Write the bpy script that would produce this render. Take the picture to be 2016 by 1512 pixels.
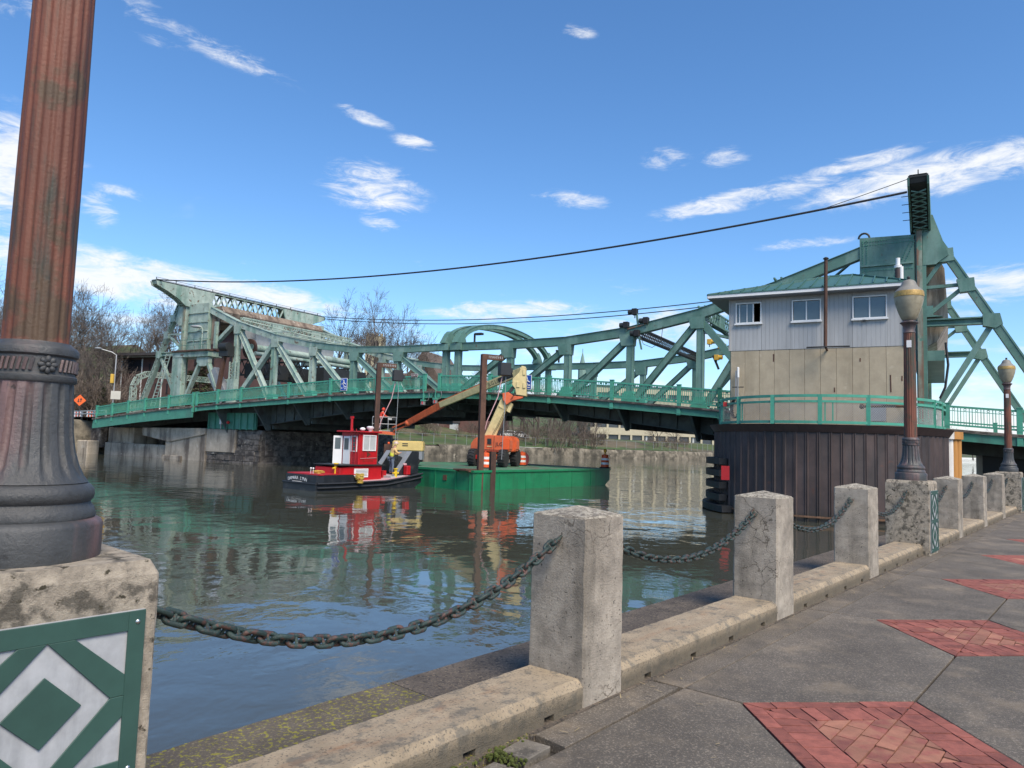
import bpy, bmesh, math, random
from mathutils import Vector, Matrix
for o in list(bpy.data.objects): bpy.data.objects.remove(o)
random.seed(7)
S = bpy.context.scene
C = S.collection
V = Vector
R = math.radians

# ------------------------------------------------------------------ camera
EYE = V((0, 0, 1.6)); FPX = 1417.0; PITCH = R(4.55); ROLL = R(1.85)
FW = V((0, math.cos(PITCH), math.sin(PITCH))); _r = V((1, 0, 0)); _u = _r.cross(FW)
RT = _r*math.cos(ROLL) + _u*math.sin(ROLL); UP = -_r*math.sin(ROLL) + _u*math.cos(ROLL)
cd = bpy.data.cameras.new('camera'); cam = bpy.data.objects.new('camera', cd); C.objects.link(cam)
m = Matrix((RT, UP, -FW)).transposed().to_4x4(); m.translation = EYE
cam.matrix_world = m
cd.sensor_width = 36; cd.lens = FPX/2016*36; cd.clip_end = 6000; cd.clip_start = .05
S.camera = cam
S.render.resolution_x = 1024; S.render.resolution_y = 768

def ray(u, v):
    d = FW + RT*((u-1008)/FPX) - UP*((v-756)/FPX)
    return d/d.y
def onz(u, v, z):
    d = ray(u, v); return EYE + d*((z-EYE.z)/d.z)
def ond(u, v, y): return EYE + ray(u, v)*y

# ------------------------------------------------------------------ light
SUN = V((.34, -.66, .88)).normalized()
S.view_settings.view_transform = 'Standard'; S.view_settings.look = 'None'
S.view_settings.exposure = 1.8; S.view_settings.gamma = 1
sl = bpy.data.lights.new('sun', 'SUN'); sl.energy = 1.5; sl.angle = R(32); sl.color = (1, .885, .735)
so = bpy.data.objects.new('sun', sl); C.objects.link(so)
so.rotation_euler = SUN.to_track_quat('Z', 'Y').to_euler(); so.location = (0, 0, 60)

W = bpy.data.worlds.new('World'); S.world = W; W.use_nodes = True
W.cycles.sampling_method = 'MANUAL'; W.cycles.sample_map_resolution = 256
nt = W.node_tree; nt.nodes.clear(); L = nt.links.new
def N(t, **k):
    n = nt.nodes.new(t)
    for a, b in k.items(): setattr(n, a, b)
    return n
def MATH(op, a, b=None, clamp=False):
    n = N('ShaderNodeMath', operation=op, use_clamp=clamp)
    for i, x in enumerate((a, b)):
        if x is None: continue
        if isinstance(x, (int, float)): n.inputs[i].default_value = x
        else: L(x, n.inputs[i])
    return n.outputs[0]
def DOT(a, vec):
    n = N('ShaderNodeVectorMath', operation='DOT_PRODUCT'); L(a, n.inputs[0]); n.inputs[1].default_value = vec
    return n.outputs['Value']
out = N('ShaderNodeOutputWorld')
sky = N('ShaderNodeTexSky', sky_type='NISHITA', sun_disc=False)
sky.sun_elevation = math.asin(SUN.z); sky.sun_rotation = math.atan2(SUN.x, SUN.y)
sky.altitude = 200; sky.air_density = 1.0; sky.dust_density = .35; sky.ozone_density = 5.0
bg = N('ShaderNodeBackground'); bg.inputs[1].default_value = .054; hs = N('ShaderNodeHueSaturation'); hs.inputs['Saturation'].default_value = 1.14; hs.inputs['Value'].default_value = 1.08; L(sky.outputs[0], hs.inputs['Color']); L(hs.outputs[0], bg.inputs[0])
bc = N('ShaderNodeBackground'); bc.inputs[0].default_value = (.95, .97, 1, 1); bc.inputs[1].default_value = .30
mx = N('ShaderNodeMixShader'); L(bg.outputs[0], mx.inputs[1]); L(bc.outputs[0], mx.inputs[2]); L(mx.outputs[0], out.inputs[0])
tc = N('ShaderNodeTexCoord'); D = tc.outputs['Generated']
sep = N('ShaderNodeSeparateXYZ'); L(D, sep.inputs[0])
zc = MATH('MAXIMUM', MATH('ADD', sep.outputs[2], .10), .03)
cmb = N('ShaderNodeCombineXYZ'); L(MATH('DIVIDE', sep.outputs[0], zc), cmb.inputs[0]); L(MATH('DIVIDE', sep.outputs[1], zc), cmb.inputs[1])
def NOISE(vec, sc, det, ro, dist=0):
    n = N('ShaderNodeTexNoise'); n.inputs['Scale'].default_value = sc; n.inputs['Detail'].default_value = det
    n.inputs['Roughness'].default_value = ro; n.inputs['Distortion'].default_value = dist; L(vec, n.inputs['Vector'])
    return n.outputs['Fac']
def RANGE(x, a, b, c=0, d=1, smooth=True):
    n = N('ShaderNodeMapRange'); n.interpolation_type = 'SMOOTHSTEP' if smooth else 'LINEAR'
    for i, q in zip((1, 2, 3, 4), (a, b, c, d)): n.inputs[i].default_value = q
    L(x, n.inputs[0]); return n.outputs[0]
mp = N('ShaderNodeMapping'); mp.inputs['Scale'].default_value = (9, 9, 34); L(D, mp.inputs[0])
puff = NOISE(mp.outputs[0], 1.0, 5, .6)
mp2 = N('ShaderNodeMapping'); mp2.inputs['Scale'].default_value = (17, 17, 62); mp2.inputs['Rotation'].default_value = (0, .1, .3); L(D, mp2.inputs[0])
fray = NOISE(mp2.outputs[0], 1.0, 7, .70, .5)
# banks of cloud low over the horizon, all the way round
low = MATH('SUBTRACT', .150, MATH('MAXIMUM', sep.outputs[2], .03))
bank = RANGE(MATH('ADD', puff, MATH('MULTIPLY', low, 1.75)), .54, .84)
# thin wisps overhead
wisp = MATH('MULTIPLY', RANGE(NOISE(cmb.outputs[0], 1.1, 4, .66, .3), .62, .82), .45)
# single clouds: centre (as sighted), half sizes, tilt
BL = [(295, 45, 75, 34, 30, .5), (430, 98, 170, 22, 12, .6), (20, 340, 120, 120, 0, .95), (195, 410, 40, 36, 30, .8), (225, 375, 60, 18, 5, .5),
      (45, 20, 60, 26, 0, .5), (712, 228, 70, 16, 14, .7), (820, 284, 60, 18, 8, .75), (735, 372, 125, 58, 8, .85), (745, 436, 55, 22, 15, .7), (1138, 62, 40, 15, 8, .7),
      (1130, 394, 90, 22, 8, .65), (1310, 312, 60, 26, 5, .6), (1425, 310, 55, 24, 0, .65), (1470, 388, 230, 26, -8, .8), (1840, 345, 250, 44, -5, .95), (1700, 318, 130, 20, -8, .7),
      (1590, 479, 100, 14, -2, .6), (1965, 560, 130, 40, -3, .8), (240, 545, 330, 52, 4, 1), (480, 575, 260, 34, 6, .95), (1010, 612, 240, 26, -2, .8), (1300, 640, 220, 40, -6, .8)]
acc = MATH('MAXIMUM', bank, wisp); gs = []
for (u, v, su, sv, tl, am) in BL:
    c = ray(u, v).normalized(); ax = V((c.y, -c.x, 0)).normalized(); ay = c.cross(ax)*-1
    if ay.z < 0: ay = -ay
    a = R(-tl); ex = ax*math.cos(a) + ay*math.sin(a); ey = -ax*math.sin(a) + ay*math.cos(a)
    p = MATH('MULTIPLY', DOT(D, ex), FPX/su); q = MATH('MULTIPLY', DOT(D, ey), FPX/sv)
    # offset: centre direction gives 0 for both
    g = MATH('SUBTRACT', 1.0, MATH('ADD', MATH('MULTIPLY', p, p), MATH('MULTIPLY', q, q)))
    gs.append((MATH('MULTIPLY', MATH('MAXIMUM', g, 0), am), c))
tot = None
for gg, c in gs: tot = gg if tot is None else MATH('MAXIMUM', tot, gg)
tot = MATH('MULTIPLY', tot, MATH('GREATER_THAN', sep.outputs[1], 0))
cl = MATH('MULTIPLY', RANGE(MATH('ADD', tot, MATH('MULTIPLY', MATH('SUBTRACT', fray, .5), 2.7)), .16, 1.25), MATH('MINIMUM', MATH('MULTIPLY', tot, 2.0), 1))
acc = MATH('MAXIMUM', acc, cl)
L(MATH('MINIMUM', acc, .96), mx.inputs[0])

# ------------------------------------------------------------------ helpers
ORG = {}
Z = V((0, 0, 1))
class MB:
    def __init__(s): s.v = []; s.f = []
    def add(s, vs, fs):
        n = len(s.v); s.v += [V(x) for x in vs]; s.f += [tuple(i+n for i in f) for f in fs]; return s
    def hexa(s, q):       # 8 corners: bottom 4, top 4
        return s.add(q, [(3, 2, 1, 0), (4, 5, 6, 7), (0, 1, 5, 4), (1, 2, 6, 5), (2, 3, 7, 6), (3, 0, 4, 7)])
    def box(s, c, x, y, z, ax=None):
        c = V(c); ex, ey, ez = ax or (V((1, 0, 0)), V((0, 1, 0)), Z)
        ex = ex*(x/2); ey = ey*(y/2); ez = ez*(z/2)
        return s.hexa([c-ex-ey-ez, c+ex-ey-ez, c+ex+ey-ez, c-ex+ey-ez, c-ex-ey+ez, c+ex-ey+ez, c+ex+ey+ez, c-ex+ey+ez])
    def beam(s, p0, p1, a, b, ref=Z, a1=None, b1=None):   # a: size along ref, b: size across
        p0 = V(p0); p1 = V(p1); d = (p1-p0).normalized(); r = ref - d*ref.dot(d)
        if r.length < 1e-4: r = V((1, 0, 0)) - d*d.x
        r.normalize(); w = d.cross(r)
        a1 = a if a1 is None else a1; b1 = b if b1 is None else b1
        q = []
        for p, aa, bb in ((p0, a, b), (p1, a1, b1)):
            for x, y in ((-1, -1), (1, -1), (1, 1), (-1, 1)): q.append(p + r*(x*aa/2) + w*(y*bb/2))
        return s.hexa(q)
    def tube(s, pts, r, n=6, cap=True):
        pts = [V(p) for p in pts]; k = len(pts); rs = r if isinstance(r, (list, tuple)) else [r]*k
        base = len(s.v); prev = None
        for i, p in enumerate(pts):
            d = (pts[min(i+1, k-1)] - pts[max(i-1, 0)]).normalized()
            if prev is None:
                a = d.cross(Z);
                if a.length < 1e-3: a = d.cross(V((1, 0, 0)))
            else: a = prev - d*prev.dot(d)
            a.normalize(); prev = a; b = d.cross(a)
            for j in range(n):
                t = 2*math.pi*j/n; s.v.append(p + (a*math.cos(t) + b*math.sin(t))*rs[i])
        for i in range(k-1):
            for j in range(n):
                A = base+i*n+j; B = base+i*n+(j+1) % n; s.f.append((A, B, B+n, A+n))
        if cap:
            s.f.append(tuple(base+j for j in reversed(range(n)))); s.f.append(tuple(base+(k-1)*n+j for j in range(n)))
        return s
    def prism(s, poly, vec):
        n = len(poly); vec = V(vec); poly = [V(p) for p in poly]
        nr = V((0, 0, 0))
        for i in range(n): nr += poly[i].cross(poly[(i+1) % n])
        if nr.dot(vec) < 0: poly = poly[::-1]
        b = len(s.v); s.v += poly + [p+vec for p in poly]
        s.f.append(tuple(b+i for i in reversed(range(n)))); s.f.append(tuple(b+n+i for i in range(n)))
        for i in range(n): j = (i+1) % n; s.f.append((b+i, b+j, b+n+j, b+n+i))
        return s
    def lathe(s, prof, n=32, c=(0, 0, 0), fn=None, cap=True):
        b = len(s.v); c = V(c)
        for (r, z) in prof:
            for j in range(n):
                t = 2*math.pi*j/n; rr = r*(fn(t, z) if fn else 1); s.v.append(c + V((rr*math.cos(t), rr*math.sin(t), z)))
        for i in range(len(prof)-1):
            for j in range(n):
                A = b+i*n+j; B = b+i*n+(j+1) % n; s.f.append((A, B, B+n, A+n))
        if cap:
            s.f.append(tuple(b+j for j in reversed(range(n)))); k = b+(len(prof)-1)*n; s.f.append(tuple(k+j for j in range(n)))
        return s
    def ball(s, c, r, n=10, m=6, sc=(1, 1, 1)):
        pr = [(max(r*math.sin(math.pi*i/m), r*.02), -r*math.cos(math.pi*i/m)) for i in range(m+1)]
        b = len(s.v); s.lathe(pr, n)
        for i in range(b, len(s.v)): q = s.v[i]; s.v[i] = V((q.x*sc[0], q.y*sc[1], q.z*sc[2])) + V(c)
        return s
    def xf(s, M):
        s.v = [M @ p for p in s.v]; return s
    def mesh(s, name, org=V((0, 0, 0)), smooth=False, bevel=0, seg=1):
        me = bpy.data.meshes.new(name); me.from_pydata([tuple(p-org) for p in s.v], [], s.f); me.update()
        if bevel:
            bm = bmesh.new(); bm.from_mesh(me)
            es = [e for e in bm.edges if len(e.link_faces) == 2 and e.calc_face_angle(0) > .5]
            bmesh.ops.bevel(bm, geom=es, offset=bevel, segments=seg, affect='EDGES', clamp_overlap=True); bm.to_mesh(me); bm.free()
        if smooth:
            for p in me.polygons: p.use_smooth = True
            me.update()
            try: me.set_sharp_from_angle(angle=R(smooth if smooth > 1 else 40))
            except Exception: pass
        return me
    def build(s, name, mt, parent=None, smooth=False, bevel=0, local=False, seg=1, kind=None):
        org = V((0, 0, 0)) if (local or parent is None) else ORG.get(root(parent).name, V((0, 0, 0)))
        if parent is None and not local and s.v:
            lo = V((min(p.x for p in s.v), min(p.y for p in s.v), min(p.z for p in s.v))); hi = V((max(p.x for p in s.v), max(p.y for p in s.v), max(p.z for p in s.v)))
            org = V(((lo.x+hi.x)/2, (lo.y+hi.y)/2, lo.z))
        me = s.mesh(name, org, smooth, bevel, seg); o = bpy.data.objects.new(name, me); C.objects.link(o)
        me.materials.append(mt)
        if parent is not None: o.parent = parent
        elif not local: o.location = org; ORG[o.name] = org
        if kind: o['kind'] = kind
        return o
def root(o):
    while o.parent is not None: o = o.parent
    return o
def tag(o, label, cat, group=None):
    o['label'] = label; o['category'] = cat
    if group: o['group'] = group
    return o
def thing(name, label, cat, loc=(0, 0, 0), rotz=0, group=None):
    o = bpy.data.objects.new(name, None); C.objects.link(o); o.location = loc; o.rotation_euler = (0, 0, rotz); o.empty_display_size = .2
    ORG[o.name] = V(loc); return tag(o, label, cat, group)
def struct(o): o['kind'] = 'structure'; return o
def dup(o, loc=None, rotz=None, label=None, parent=None, scale=None):
    c = o.copy(); C.objects.link(c); c.parent = parent
    if loc is not None: c.location = loc; ORG[c.name] = V(loc)
    if rotz is not None: c.rotation_euler = (0, 0, rotz)
    if label: c['label'] = label
    if scale: c.scale = scale
    for ch in list(o.children): dup(ch, parent=c)
    return c
def inst(name, me, parent, M, mt=None):
    o = bpy.data.objects.new(name, me); C.objects.link(o); o.parent = parent; o.matrix_basis = M
    return o
def frame(p, x, y, z):
    M = Matrix((x, y, z)).transposed().to_4x4(); M.translation = p; return M

# ------------------------------------------------------------------ materials
def mat(name, col, rough=.6, metal=0, var=.18, vs=2.0, c2=None, s2=1.5, t2=.58, w2=.08, streak=False, c3=None, s3=9, t3=.62, w3=.05,
        bump=0, bs=30, rnd=0, spec=.5, bdet=6, vz=1.0, crack=None):
    m = bpy.data.materials.new(name); m.use_nodes = True; t = m.node_tree; nd = t.nodes; lk = t.links.new
    b = nd['Principled BSDF']; b.inputs['Roughness'].default_value = rough; b.inputs['Metallic'].default_value = metal
    b.inputs['Specular IOR Level'].default_value = spec
    tc = nd.new('ShaderNodeTexCoord'); co = tc.outputs['Object']
    if rnd or True:
        oi = nd.new('ShaderNodeObjectInfo'); ad = nd.new('ShaderNodeVectorMath'); ad.operation = 'MULTIPLY_ADD'
        lk(oi.outputs['Random'], ad.inputs[0]); ad.inputs[1].default_value = (17, 23, 31); lk(co, ad.inputs[2]); co2 = ad.outputs[0]
    def noise(sc, det=6, ro=.62, sz=(1, 1, 1)):
        mp = nd.new('ShaderNodeMapping'); mp.inputs['Scale'].default_value = sz; lk(co2, mp.inputs[0])
        n = nd.new('ShaderNodeTexNoise'); n.inputs['Scale'].default_value = sc; n.inputs['Detail'].default_value = det; n.inputs['Roughness'].default_value = ro
        lk(mp.outputs[0], n.inputs['Vector']); return n.outputs['Fac']
    def rng(x, a, bb, c, d):
        n = nd.new('ShaderNodeMapRange'); n.interpolation_type = 'SMOOTHSTEP'
        for i, q in zip((1, 2, 3, 4), (a, bb, c, d)): n.inputs[i].default_value = q
        lk(x, n.inputs[0]); return n.outputs[0]
    def mix(f, a, c):
        n = nd.new('ShaderNodeMix'); n.data_type = 'RGBA'; lk(f, n.inputs[0])
        for i, q in ((6, a), (7, c)):
            if isinstance(q, tuple): n.inputs[i].default_value = q if len(q) == 4 else q + (1,)
            else: lk(q, n.inputs[i])
        return n.outputs[2]
    cur = tuple(col)
    if c2: cur = mix(rng(noise(s2, 7, .65, (1, 1, .14) if streak else (1, 1, 1)), t2-w2, t2+w2, 0, 1), cur, tuple(c2))
    if c3: cur = mix(rng(noise(s3, 5, .6), t3-w3, t3+w3, 0, 1), cur, tuple(c3))
    if crack:
        vo = nd.new('ShaderNodeTexVoronoi'); vo.feature = 'DISTANCE_TO_EDGE'; vo.inputs['Scale'].default_value = crack
        wob = nd.new('ShaderNodeTexNoise'); wob.inputs['Scale'].default_value = 9; wob.inputs['Detail'].default_value = 5; lk(co2, wob.inputs['Vector'])
        wm = nd.new('ShaderNodeVectorMath'); wm.operation = 'MULTIPLY_ADD'; lk(wob.outputs['Color'], wm.inputs[0]); wm.inputs[1].default_value = (.16, .16, .16); lk(co2, wm.inputs[2]); lk(wm.outputs[0], vo.inputs['Vector'])
        cm = nd.new('ShaderNodeMath'); cm.operation = 'MULTIPLY'; lk(rng(vo.outputs['Distance'], .004, .016, .8, 0), cm.inputs[0]); lk(rng(noise(1.7, 3), .50, .62, 0, 1), cm.inputs[1])
        cur = mix(cm.outputs[0], cur, (col[0]*.28, col[1]*.26, col[2]*.24))
    f = rng(noise(vs, 8, .68, (1, 1, vz)), .25, .75, 1-var, 1+var)
    if rnd:
        mm = nd.new('ShaderNodeMath'); mm.operation = 'MULTIPLY'; lk(f, mm.inputs[0]); lk(rng(oi.outputs['Random'], 0, 1, 1-rnd, 1+rnd), mm.inputs[1]); f = mm.outputs[0]
    sc = nd.new('ShaderNodeVectorMath'); sc.operation = 'SCALE'; lk(f, sc.inputs['Scale'])
    if isinstance(cur, tuple): sc.inputs[0].default_value = cur[:3]
    else: lk(cur, sc.inputs[0])
    lk(sc.outputs[0], b.inputs['Base Color'])
    if bump:
        bn_ = nd.new('ShaderNodeBump'); bn_.inputs['Strength'].default_value = bump; bn_.inputs['Distance'].default_value = .02
        lk(noise(bs, bdet, .7), bn_.inputs['Height']); lk(bn_.outputs[0], b.inputs['Normal'])
    return m
RUST = (.16, .065, .03)
M = {}
M['rail'] = mat('rail_green', (.065, .30, .205), .45, var=.14, c2=(.07, .22, .155), s2=2.2, t2=.62)
M['girder'] = mat('girder_green', (.06, .235, .165), .5, var=.15, c2=(.06, .16, .12), s2=.9, t2=.6, streak=True, c3=RUST, s3=3.5, t3=.72)
M['truss'] = mat('truss_green', (.088, .185, .148), .5, var=.2, vs=1.2, c2=(.14, .24, .20), s2=.8, t2=.55, streak=True, c3=(.10, .075, .05), s3=3, t3=.69)
M['faded'] = mat('faded_green', (.33, .405, .345), .65, var=.25, vs=1.4, c2=(.15, .25, .20), s2=.9, t2=.55, w2=.12, streak=True, c3=(.13, .085, .055), s3=2.4, t3=.64, w3=.04)
M['faded2'] = mat('faded_green_rusty', (.23, .27, .21), .65, var=.22, vs=1.4, c2=(.17, .095, .06), s2=1.3, t2=.5, w2=.08, streak=True, c3=(.09, .2, .15), s3=1.6, t3=.6)
M['under'] = mat('underside_steel', (.075, .095, .092), .7, var=.3, vs=1.5, c2=(.05, .05, .048), s2=1)
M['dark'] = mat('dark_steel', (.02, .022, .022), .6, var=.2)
M['black'] = mat('black_rubber', (.012, .012, .013), .7, var=.2)
M['rust'] = mat('rusted_steel', (.10, .048, .03), .8, var=.3, vs=2, c2=(.055, .028, .02), s2=1.2, t2=.52, streak=True, bump=.3, bs=25)
M['conc'] = mat('concrete', (.345, .30, .24), .92, var=.32, vs=6, c2=(.185, .16, .125), s2=2.6, t2=.55, w2=.14, streak=True, c3=(.065, .055, .043), s3=46, t3=.65, w3=.04, bump=.55, bs=75, crack=3.2)
M['conct'] = mat('post_top_aggregate_lit', (.43, .385, .30), .92, var=.3, vs=14, c2=(.20, .17, .13), s2=26, t2=.53, w2=.08, c3=(.09, .075, .055), s3=60, t3=.6, w3=.04, bump=.9, bs=90)  # post tops: exposed aggregate, made paler with light from above in the colour
M['concp'] = mat('concrete_weathered', (.345, .295, .225), .92, var=.34, vs=22, c2=(.12, .105, .08), s2=10, t2=.55, w2=.06, c3=(.05, .042, .024), s3=19, t3=.63, w3=.03, bump=.6, bs=190, crack=2.2)
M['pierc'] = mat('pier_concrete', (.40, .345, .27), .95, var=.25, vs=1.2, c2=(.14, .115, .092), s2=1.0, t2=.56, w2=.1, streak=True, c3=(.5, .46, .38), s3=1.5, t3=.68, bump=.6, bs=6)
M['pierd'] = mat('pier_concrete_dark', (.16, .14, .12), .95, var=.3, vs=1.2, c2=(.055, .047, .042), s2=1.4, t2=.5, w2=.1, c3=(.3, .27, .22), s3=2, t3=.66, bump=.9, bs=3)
M['agg'] = mat('dark_aggregate', (.105, .090, .071), .85, var=.32, vs=1.4, c2=(.215, .172, .12), s2=2.2, t2=.61, w2=.13, c3=(.25, .21, .16), s3=85, t3=.585, w3=.08, bump=.55, bs=140)
M['cope'] = mat('coping_aggregate', (.105, .084, .064), .9, var=.35, vs=4, c2=(.23, .185, .125), s2=55, t2=.60, w2=.07, c3=(.04, .034, .028), s3=40, t3=.58, bump=.6, bs=90)
M['copel'] = mat('coping_lichen', (.105, .085, .062), .9, var=.3, vs=4, c2=(.24, .2, .12), s2=60, t2=.60, w2=.06, c3=(.25, .225, .03), s3=34, t3=.575, w3=.035, bump=.6, bs=90)
M['brick'] = mat('red_brick', (.265, .084, .060), .88, var=.24, vs=11, c2=(.20, .062, .046), s2=7, t2=.55, c3=(.10, .05, .04), s3=60, t3=.68, rnd=.18, bump=.4, bs=110)
M['brick2'] = mat('tan_brick', (.295, .128, .08), .85, var=.22, vs=8, c2=(.25, .08, .06), s2=5, t2=.55, rnd=.2, bump=.35, bs=90)
M['joint'] = mat('joint_dirt', (.03, .027, .023), .95, var=.4, vs=20)
M['moss'] = mat('moss', (.06, .075, .012), .95, var=.5, vs=30)
M['chain'] = mat('chain_paint', (.022, .042, .037), .5, var=.35, vs=20, c2=(.085, .042, .032), s2=30, t2=.55, w2=.04, bump=.4, bs=120)
M['plateg'] = mat('panel_green', (.027, .072, .056), .55, var=.15, vs=6)
M['plates'] = mat('panel_silver', (.37, .38, .385), .5, var=.12, vs=14, c2=(.29, .30, .305), s2=6, t2=.58, streak=True)
M['screw'] = mat('screw_steel', (.6, .6, .58), .35, metal=1, var=.05)
M['post1'] = mat('lamp_shaft_rust', (.155, .052, .028), .6, var=.28, vs=4, vz=.3, c2=(.047, .046, .032), s2=6.0, t2=.555, w2=.06, streak=True, c3=(.085, .05, .026), s3=5, t3=.6, bump=.25, bs=80)
M['post2'] = mat('lamp_base_slate', (.052, .054, .054), .5, var=.3, vs=5, c2=(.155, .092, .085), s2=2.6, t2=.575, w2=.09, streak=True, c3=(.028, .028, .028), s3=16, t3=.66, bump=.3, bs=70)
M['globe'] = mat('lamp_globe', (.33, .29, .20), .5, var=.18, vs=6, c2=(.22, .19, .12), s2=4)
M['cap'] = mat('lamp_cap', (.20, .19, .165), .6, var=.15)
M['gold'] = mat('gold_band', (.40, .26, .08), .5, metal=.25, var=.35, vs=40)
M['white'] = mat('white_paint', (.72, .72, .70), .5, var=.06)
M['sticker'] = mat('sticker', (.7, .68, .66), .5, var=.05)
M['pile'] = mat('sheet_pile', (.062, .043, .039), .65, var=.3, vs=1.2, c2=(.044, .035, .034), s2=1.6, t2=.5, streak=True, c3=(.095, .042, .028), s3=1.1, t3=.68, rnd=.15, bump=.25, bs=20)
M['pilecap'] = mat('pile_cap', (.058, .036, .032), .6, var=.25)
M['fender'] = mat('fender_rubber', (.018, .02, .023), .55, var=.25)
M['redsign'] = mat('red_sign', (.42, .012, .015), .5, var=.06)
M['whitecol'] = mat('white_column', (.62, .60, .56), .7, var=.15, vs=2, vz=.2, c2=(.30, .27, .23), s2=1.2, t2=.62, streak=True)
M['ochre'] = mat('ochre_column', (.40, .19, .05), .8, var=.25, vs=2, vz=.2, c2=(.26, .11, .03), s2=1.5, t2=.6, streak=True)
M['panelc'] = mat('house_concrete', (.40, .335, .235), .9, var=.12, vs=1.8, c2=(.33, .275, .19), s2=1.1, t2=.6, w2=.15, streak=True, c3=(.44, .375, .27), s3=3, t3=.66, bump=.5, bs=28)
M['siding'] = mat('grey_siding', (.385, .388, .38), .6, var=.1, vs=1.4, vz=.2, c2=(.31, .315, .31), s2=1.1, t2=.58, w2=.12, streak=True)
M['roof'] = mat('roof_green', (.05, .125, .105), .45, var=.12)
M['glass'] = mat('window_glass', (.10, .13, .14), .06, var=.1, spec=.8)
M['inside'] = mat('dark_interior', (.012, .012, .016), .9, var=.1)
M['cw'] = mat('counterweight_concrete', (.225, .175, .13), .95, var=.3, vs=1.5, c2=(.11, .08, .06), s2=1.2, t2=.53, w2=.1, streak=True, c3=(.34, .3, .25), s3=2.4, t3=.62, bump=.5, bs=5)
M['cwr'] = mat('counterweight_boards', (.42, .36, .29), .95, var=.3, vs=2.4, vz=.15, c2=(.19, .155, .125), s2=2.2, t2=.54, w2=.1, streak=True, bump=.5, bs=6)
M['cable'] = mat('cable', (.018, .018, .02), .6, var=.1)
M['orange'] = mat('lift_orange', (.60, .12, .04), .5, var=.16, vs=3, c2=(.42, .09, .035), s2=2.5, t2=.6, streak=True)
M['cream'] = mat('lift_cream', (.60, .49, .24), .55, var=.16, vs=3, c2=(.42, .35, .18), s2=2.5, t2=.6, streak=True)
M['drum'] = mat('drum_orange', (.72, .10, .02), .5, var=.08)
M['bargeg'] = mat('barge_green', (.013, .195, .085), .45, var=.22, vs=.9, c2=(.02, .12, .06), s2=1.1, t2=.57, streak=True, c3=(.09, .075, .05), s3=3.2, t3=.69)
M['barged'] = mat('barge_deck', (.06, .19, .11), .7, var=.25, vs=1.2, c2=(.11, .10, .075), s2=.8, t2=.55)
M['hull'] = mat('hull_black', (.016, .019, .024), .4, var=.3, vs=2, c2=(.05, .05, .052), s2=1.6, t2=.6, streak=False)
M['hullred'] = mat('cabin_red', (.43, .010, .015), .42, var=.16, vs=1.4, c2=(.30, .012, .014), s2=1.6, t2=.6, streak=True)
M['yellow'] = mat('yellow_paint', (.72, .49, .02), .45, var=.1)
M['rope'] = mat('yellow_rope', (.48, .33, .06), .8, var=.35, vs=25)
M['grey'] = mat('grey_paint', (.22, .235, .25), .5, var=.12)
M['pink'] = mat('pink_trim', (.55, .33, .34), .5, var=.1)
M['cream2'] = mat('compressor_yellow', (.62, .47, .17), .5, var=.1)
M['tyre'] = mat('tyre', (.02, .02, .021), .85, var=.3, vs=6)
M['rim'] = mat('rim', (.45, .44, .42), .5, var=.1)
M['blue'] = mat('sign_blue', (.01, .07, .36), .45, var=.04)
M['brown'] = mat('sign_brown', (.10, .032, .02), .5, var=.04)
M['signor'] = mat('sign_orange', (.80, .13, .02), .5, var=.04)
M['signbk'] = mat('sign_back', (.5, .49, .42), .5, var=.06)
M['sigyel'] = mat('signal_yellow', (.62, .38, .05), .5, var=.08)
M['red'] = mat('signal_red', (.5, .02, .015), .4, var=.05)
M['galv'] = mat('galvanised', (.33, .34, .34), .45, metal=.3, var=.12)
M['bark'] = mat('bare_branches', (.095, .078, .065), .95, var=.25, vs=.5, rnd=.25)
M['brush'] = mat('brush_twigs', (.135, .105, .08), .95, var=.3, vs=.5, rnd=.25)
M['needle'] = mat('evergreen', (.04, .058, .02), .9, var=.4, vs=3, c2=(.10, .095, .03), s2=2, t2=.55)
M['grass'] = mat('grass', (.052, .088, .02), .95, var=.35, vs=.25, c2=(.12, .095, .055), s2=.08, t2=.52, w2=.07, c3=(.075, .065, .04), s3=.4, t3=.6)
M['dirt'] = mat('bank_earth', (.13, .105, .08), .95, var=.3, vs=.3, c2=(.065, .085, .025), s2=.15, t2=.55)
M['rubble'] = mat('river_wall_stone', (.185, .16, .118), .95, var=.45, vs=.9, c2=(.07, .062, .045), s2=.5, t2=.51, w2=.09, c3=(.30, .265, .20), s3=.7, t3=.65, bump=1, bs=2.5)
M['brickb'] = mat('building_brick', (.115, .056, .045), .9, var=.15, vs=1)
M['brickd'] = mat('brown_brick', (.085, .046, .040), .9, var=.2, vs=1)
M['roofd'] = mat('dark_roof', (.05, .045, .045), .8, var=.15)
M['roofb'] = mat('brown_roof', (.125, .095, .075), .9, var=.3, vs=1.5)
M['office'] = mat('cream_office', (.46, .41, .29), .85, var=.08)
M['stonet'] = mat('tower_stone', (.40, .35, .23), .9, var=.12)
M['pane'] = mat('far_window', (.05, .06, .07), .15, var=.1)
M['panew'] = mat('far_window_blind', (.42, .43, .42), .5, var=.1)
M['asph'] = mat('asphalt', (.055, .055, .055), .9, var=.15)
M['copper'] = mat('spire_copper', (.17, .27, .23), .7, var=.1)
M['skin'] = mat('skin', (.42, .22, .15), .6, var=.05)
M['orjack'] = mat('orange_jacket', (.70, .06, .03), .7, var=.15, vs=8)
M['vest'] = mat('hi_vis', (.60, .64, .06), .7, var=.1, vs=8)
M['vestor'] = mat('shirt_tan', (.60, .40, .17), .8, var=.1, vs=8)
M['jeans'] = mat('jeans', (.10, .13, .18), .85, var=.2, vs=10)
M['darkc'] = mat('dark_trousers', (.02, .022, .03), .85, var=.2, vs=10)
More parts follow.
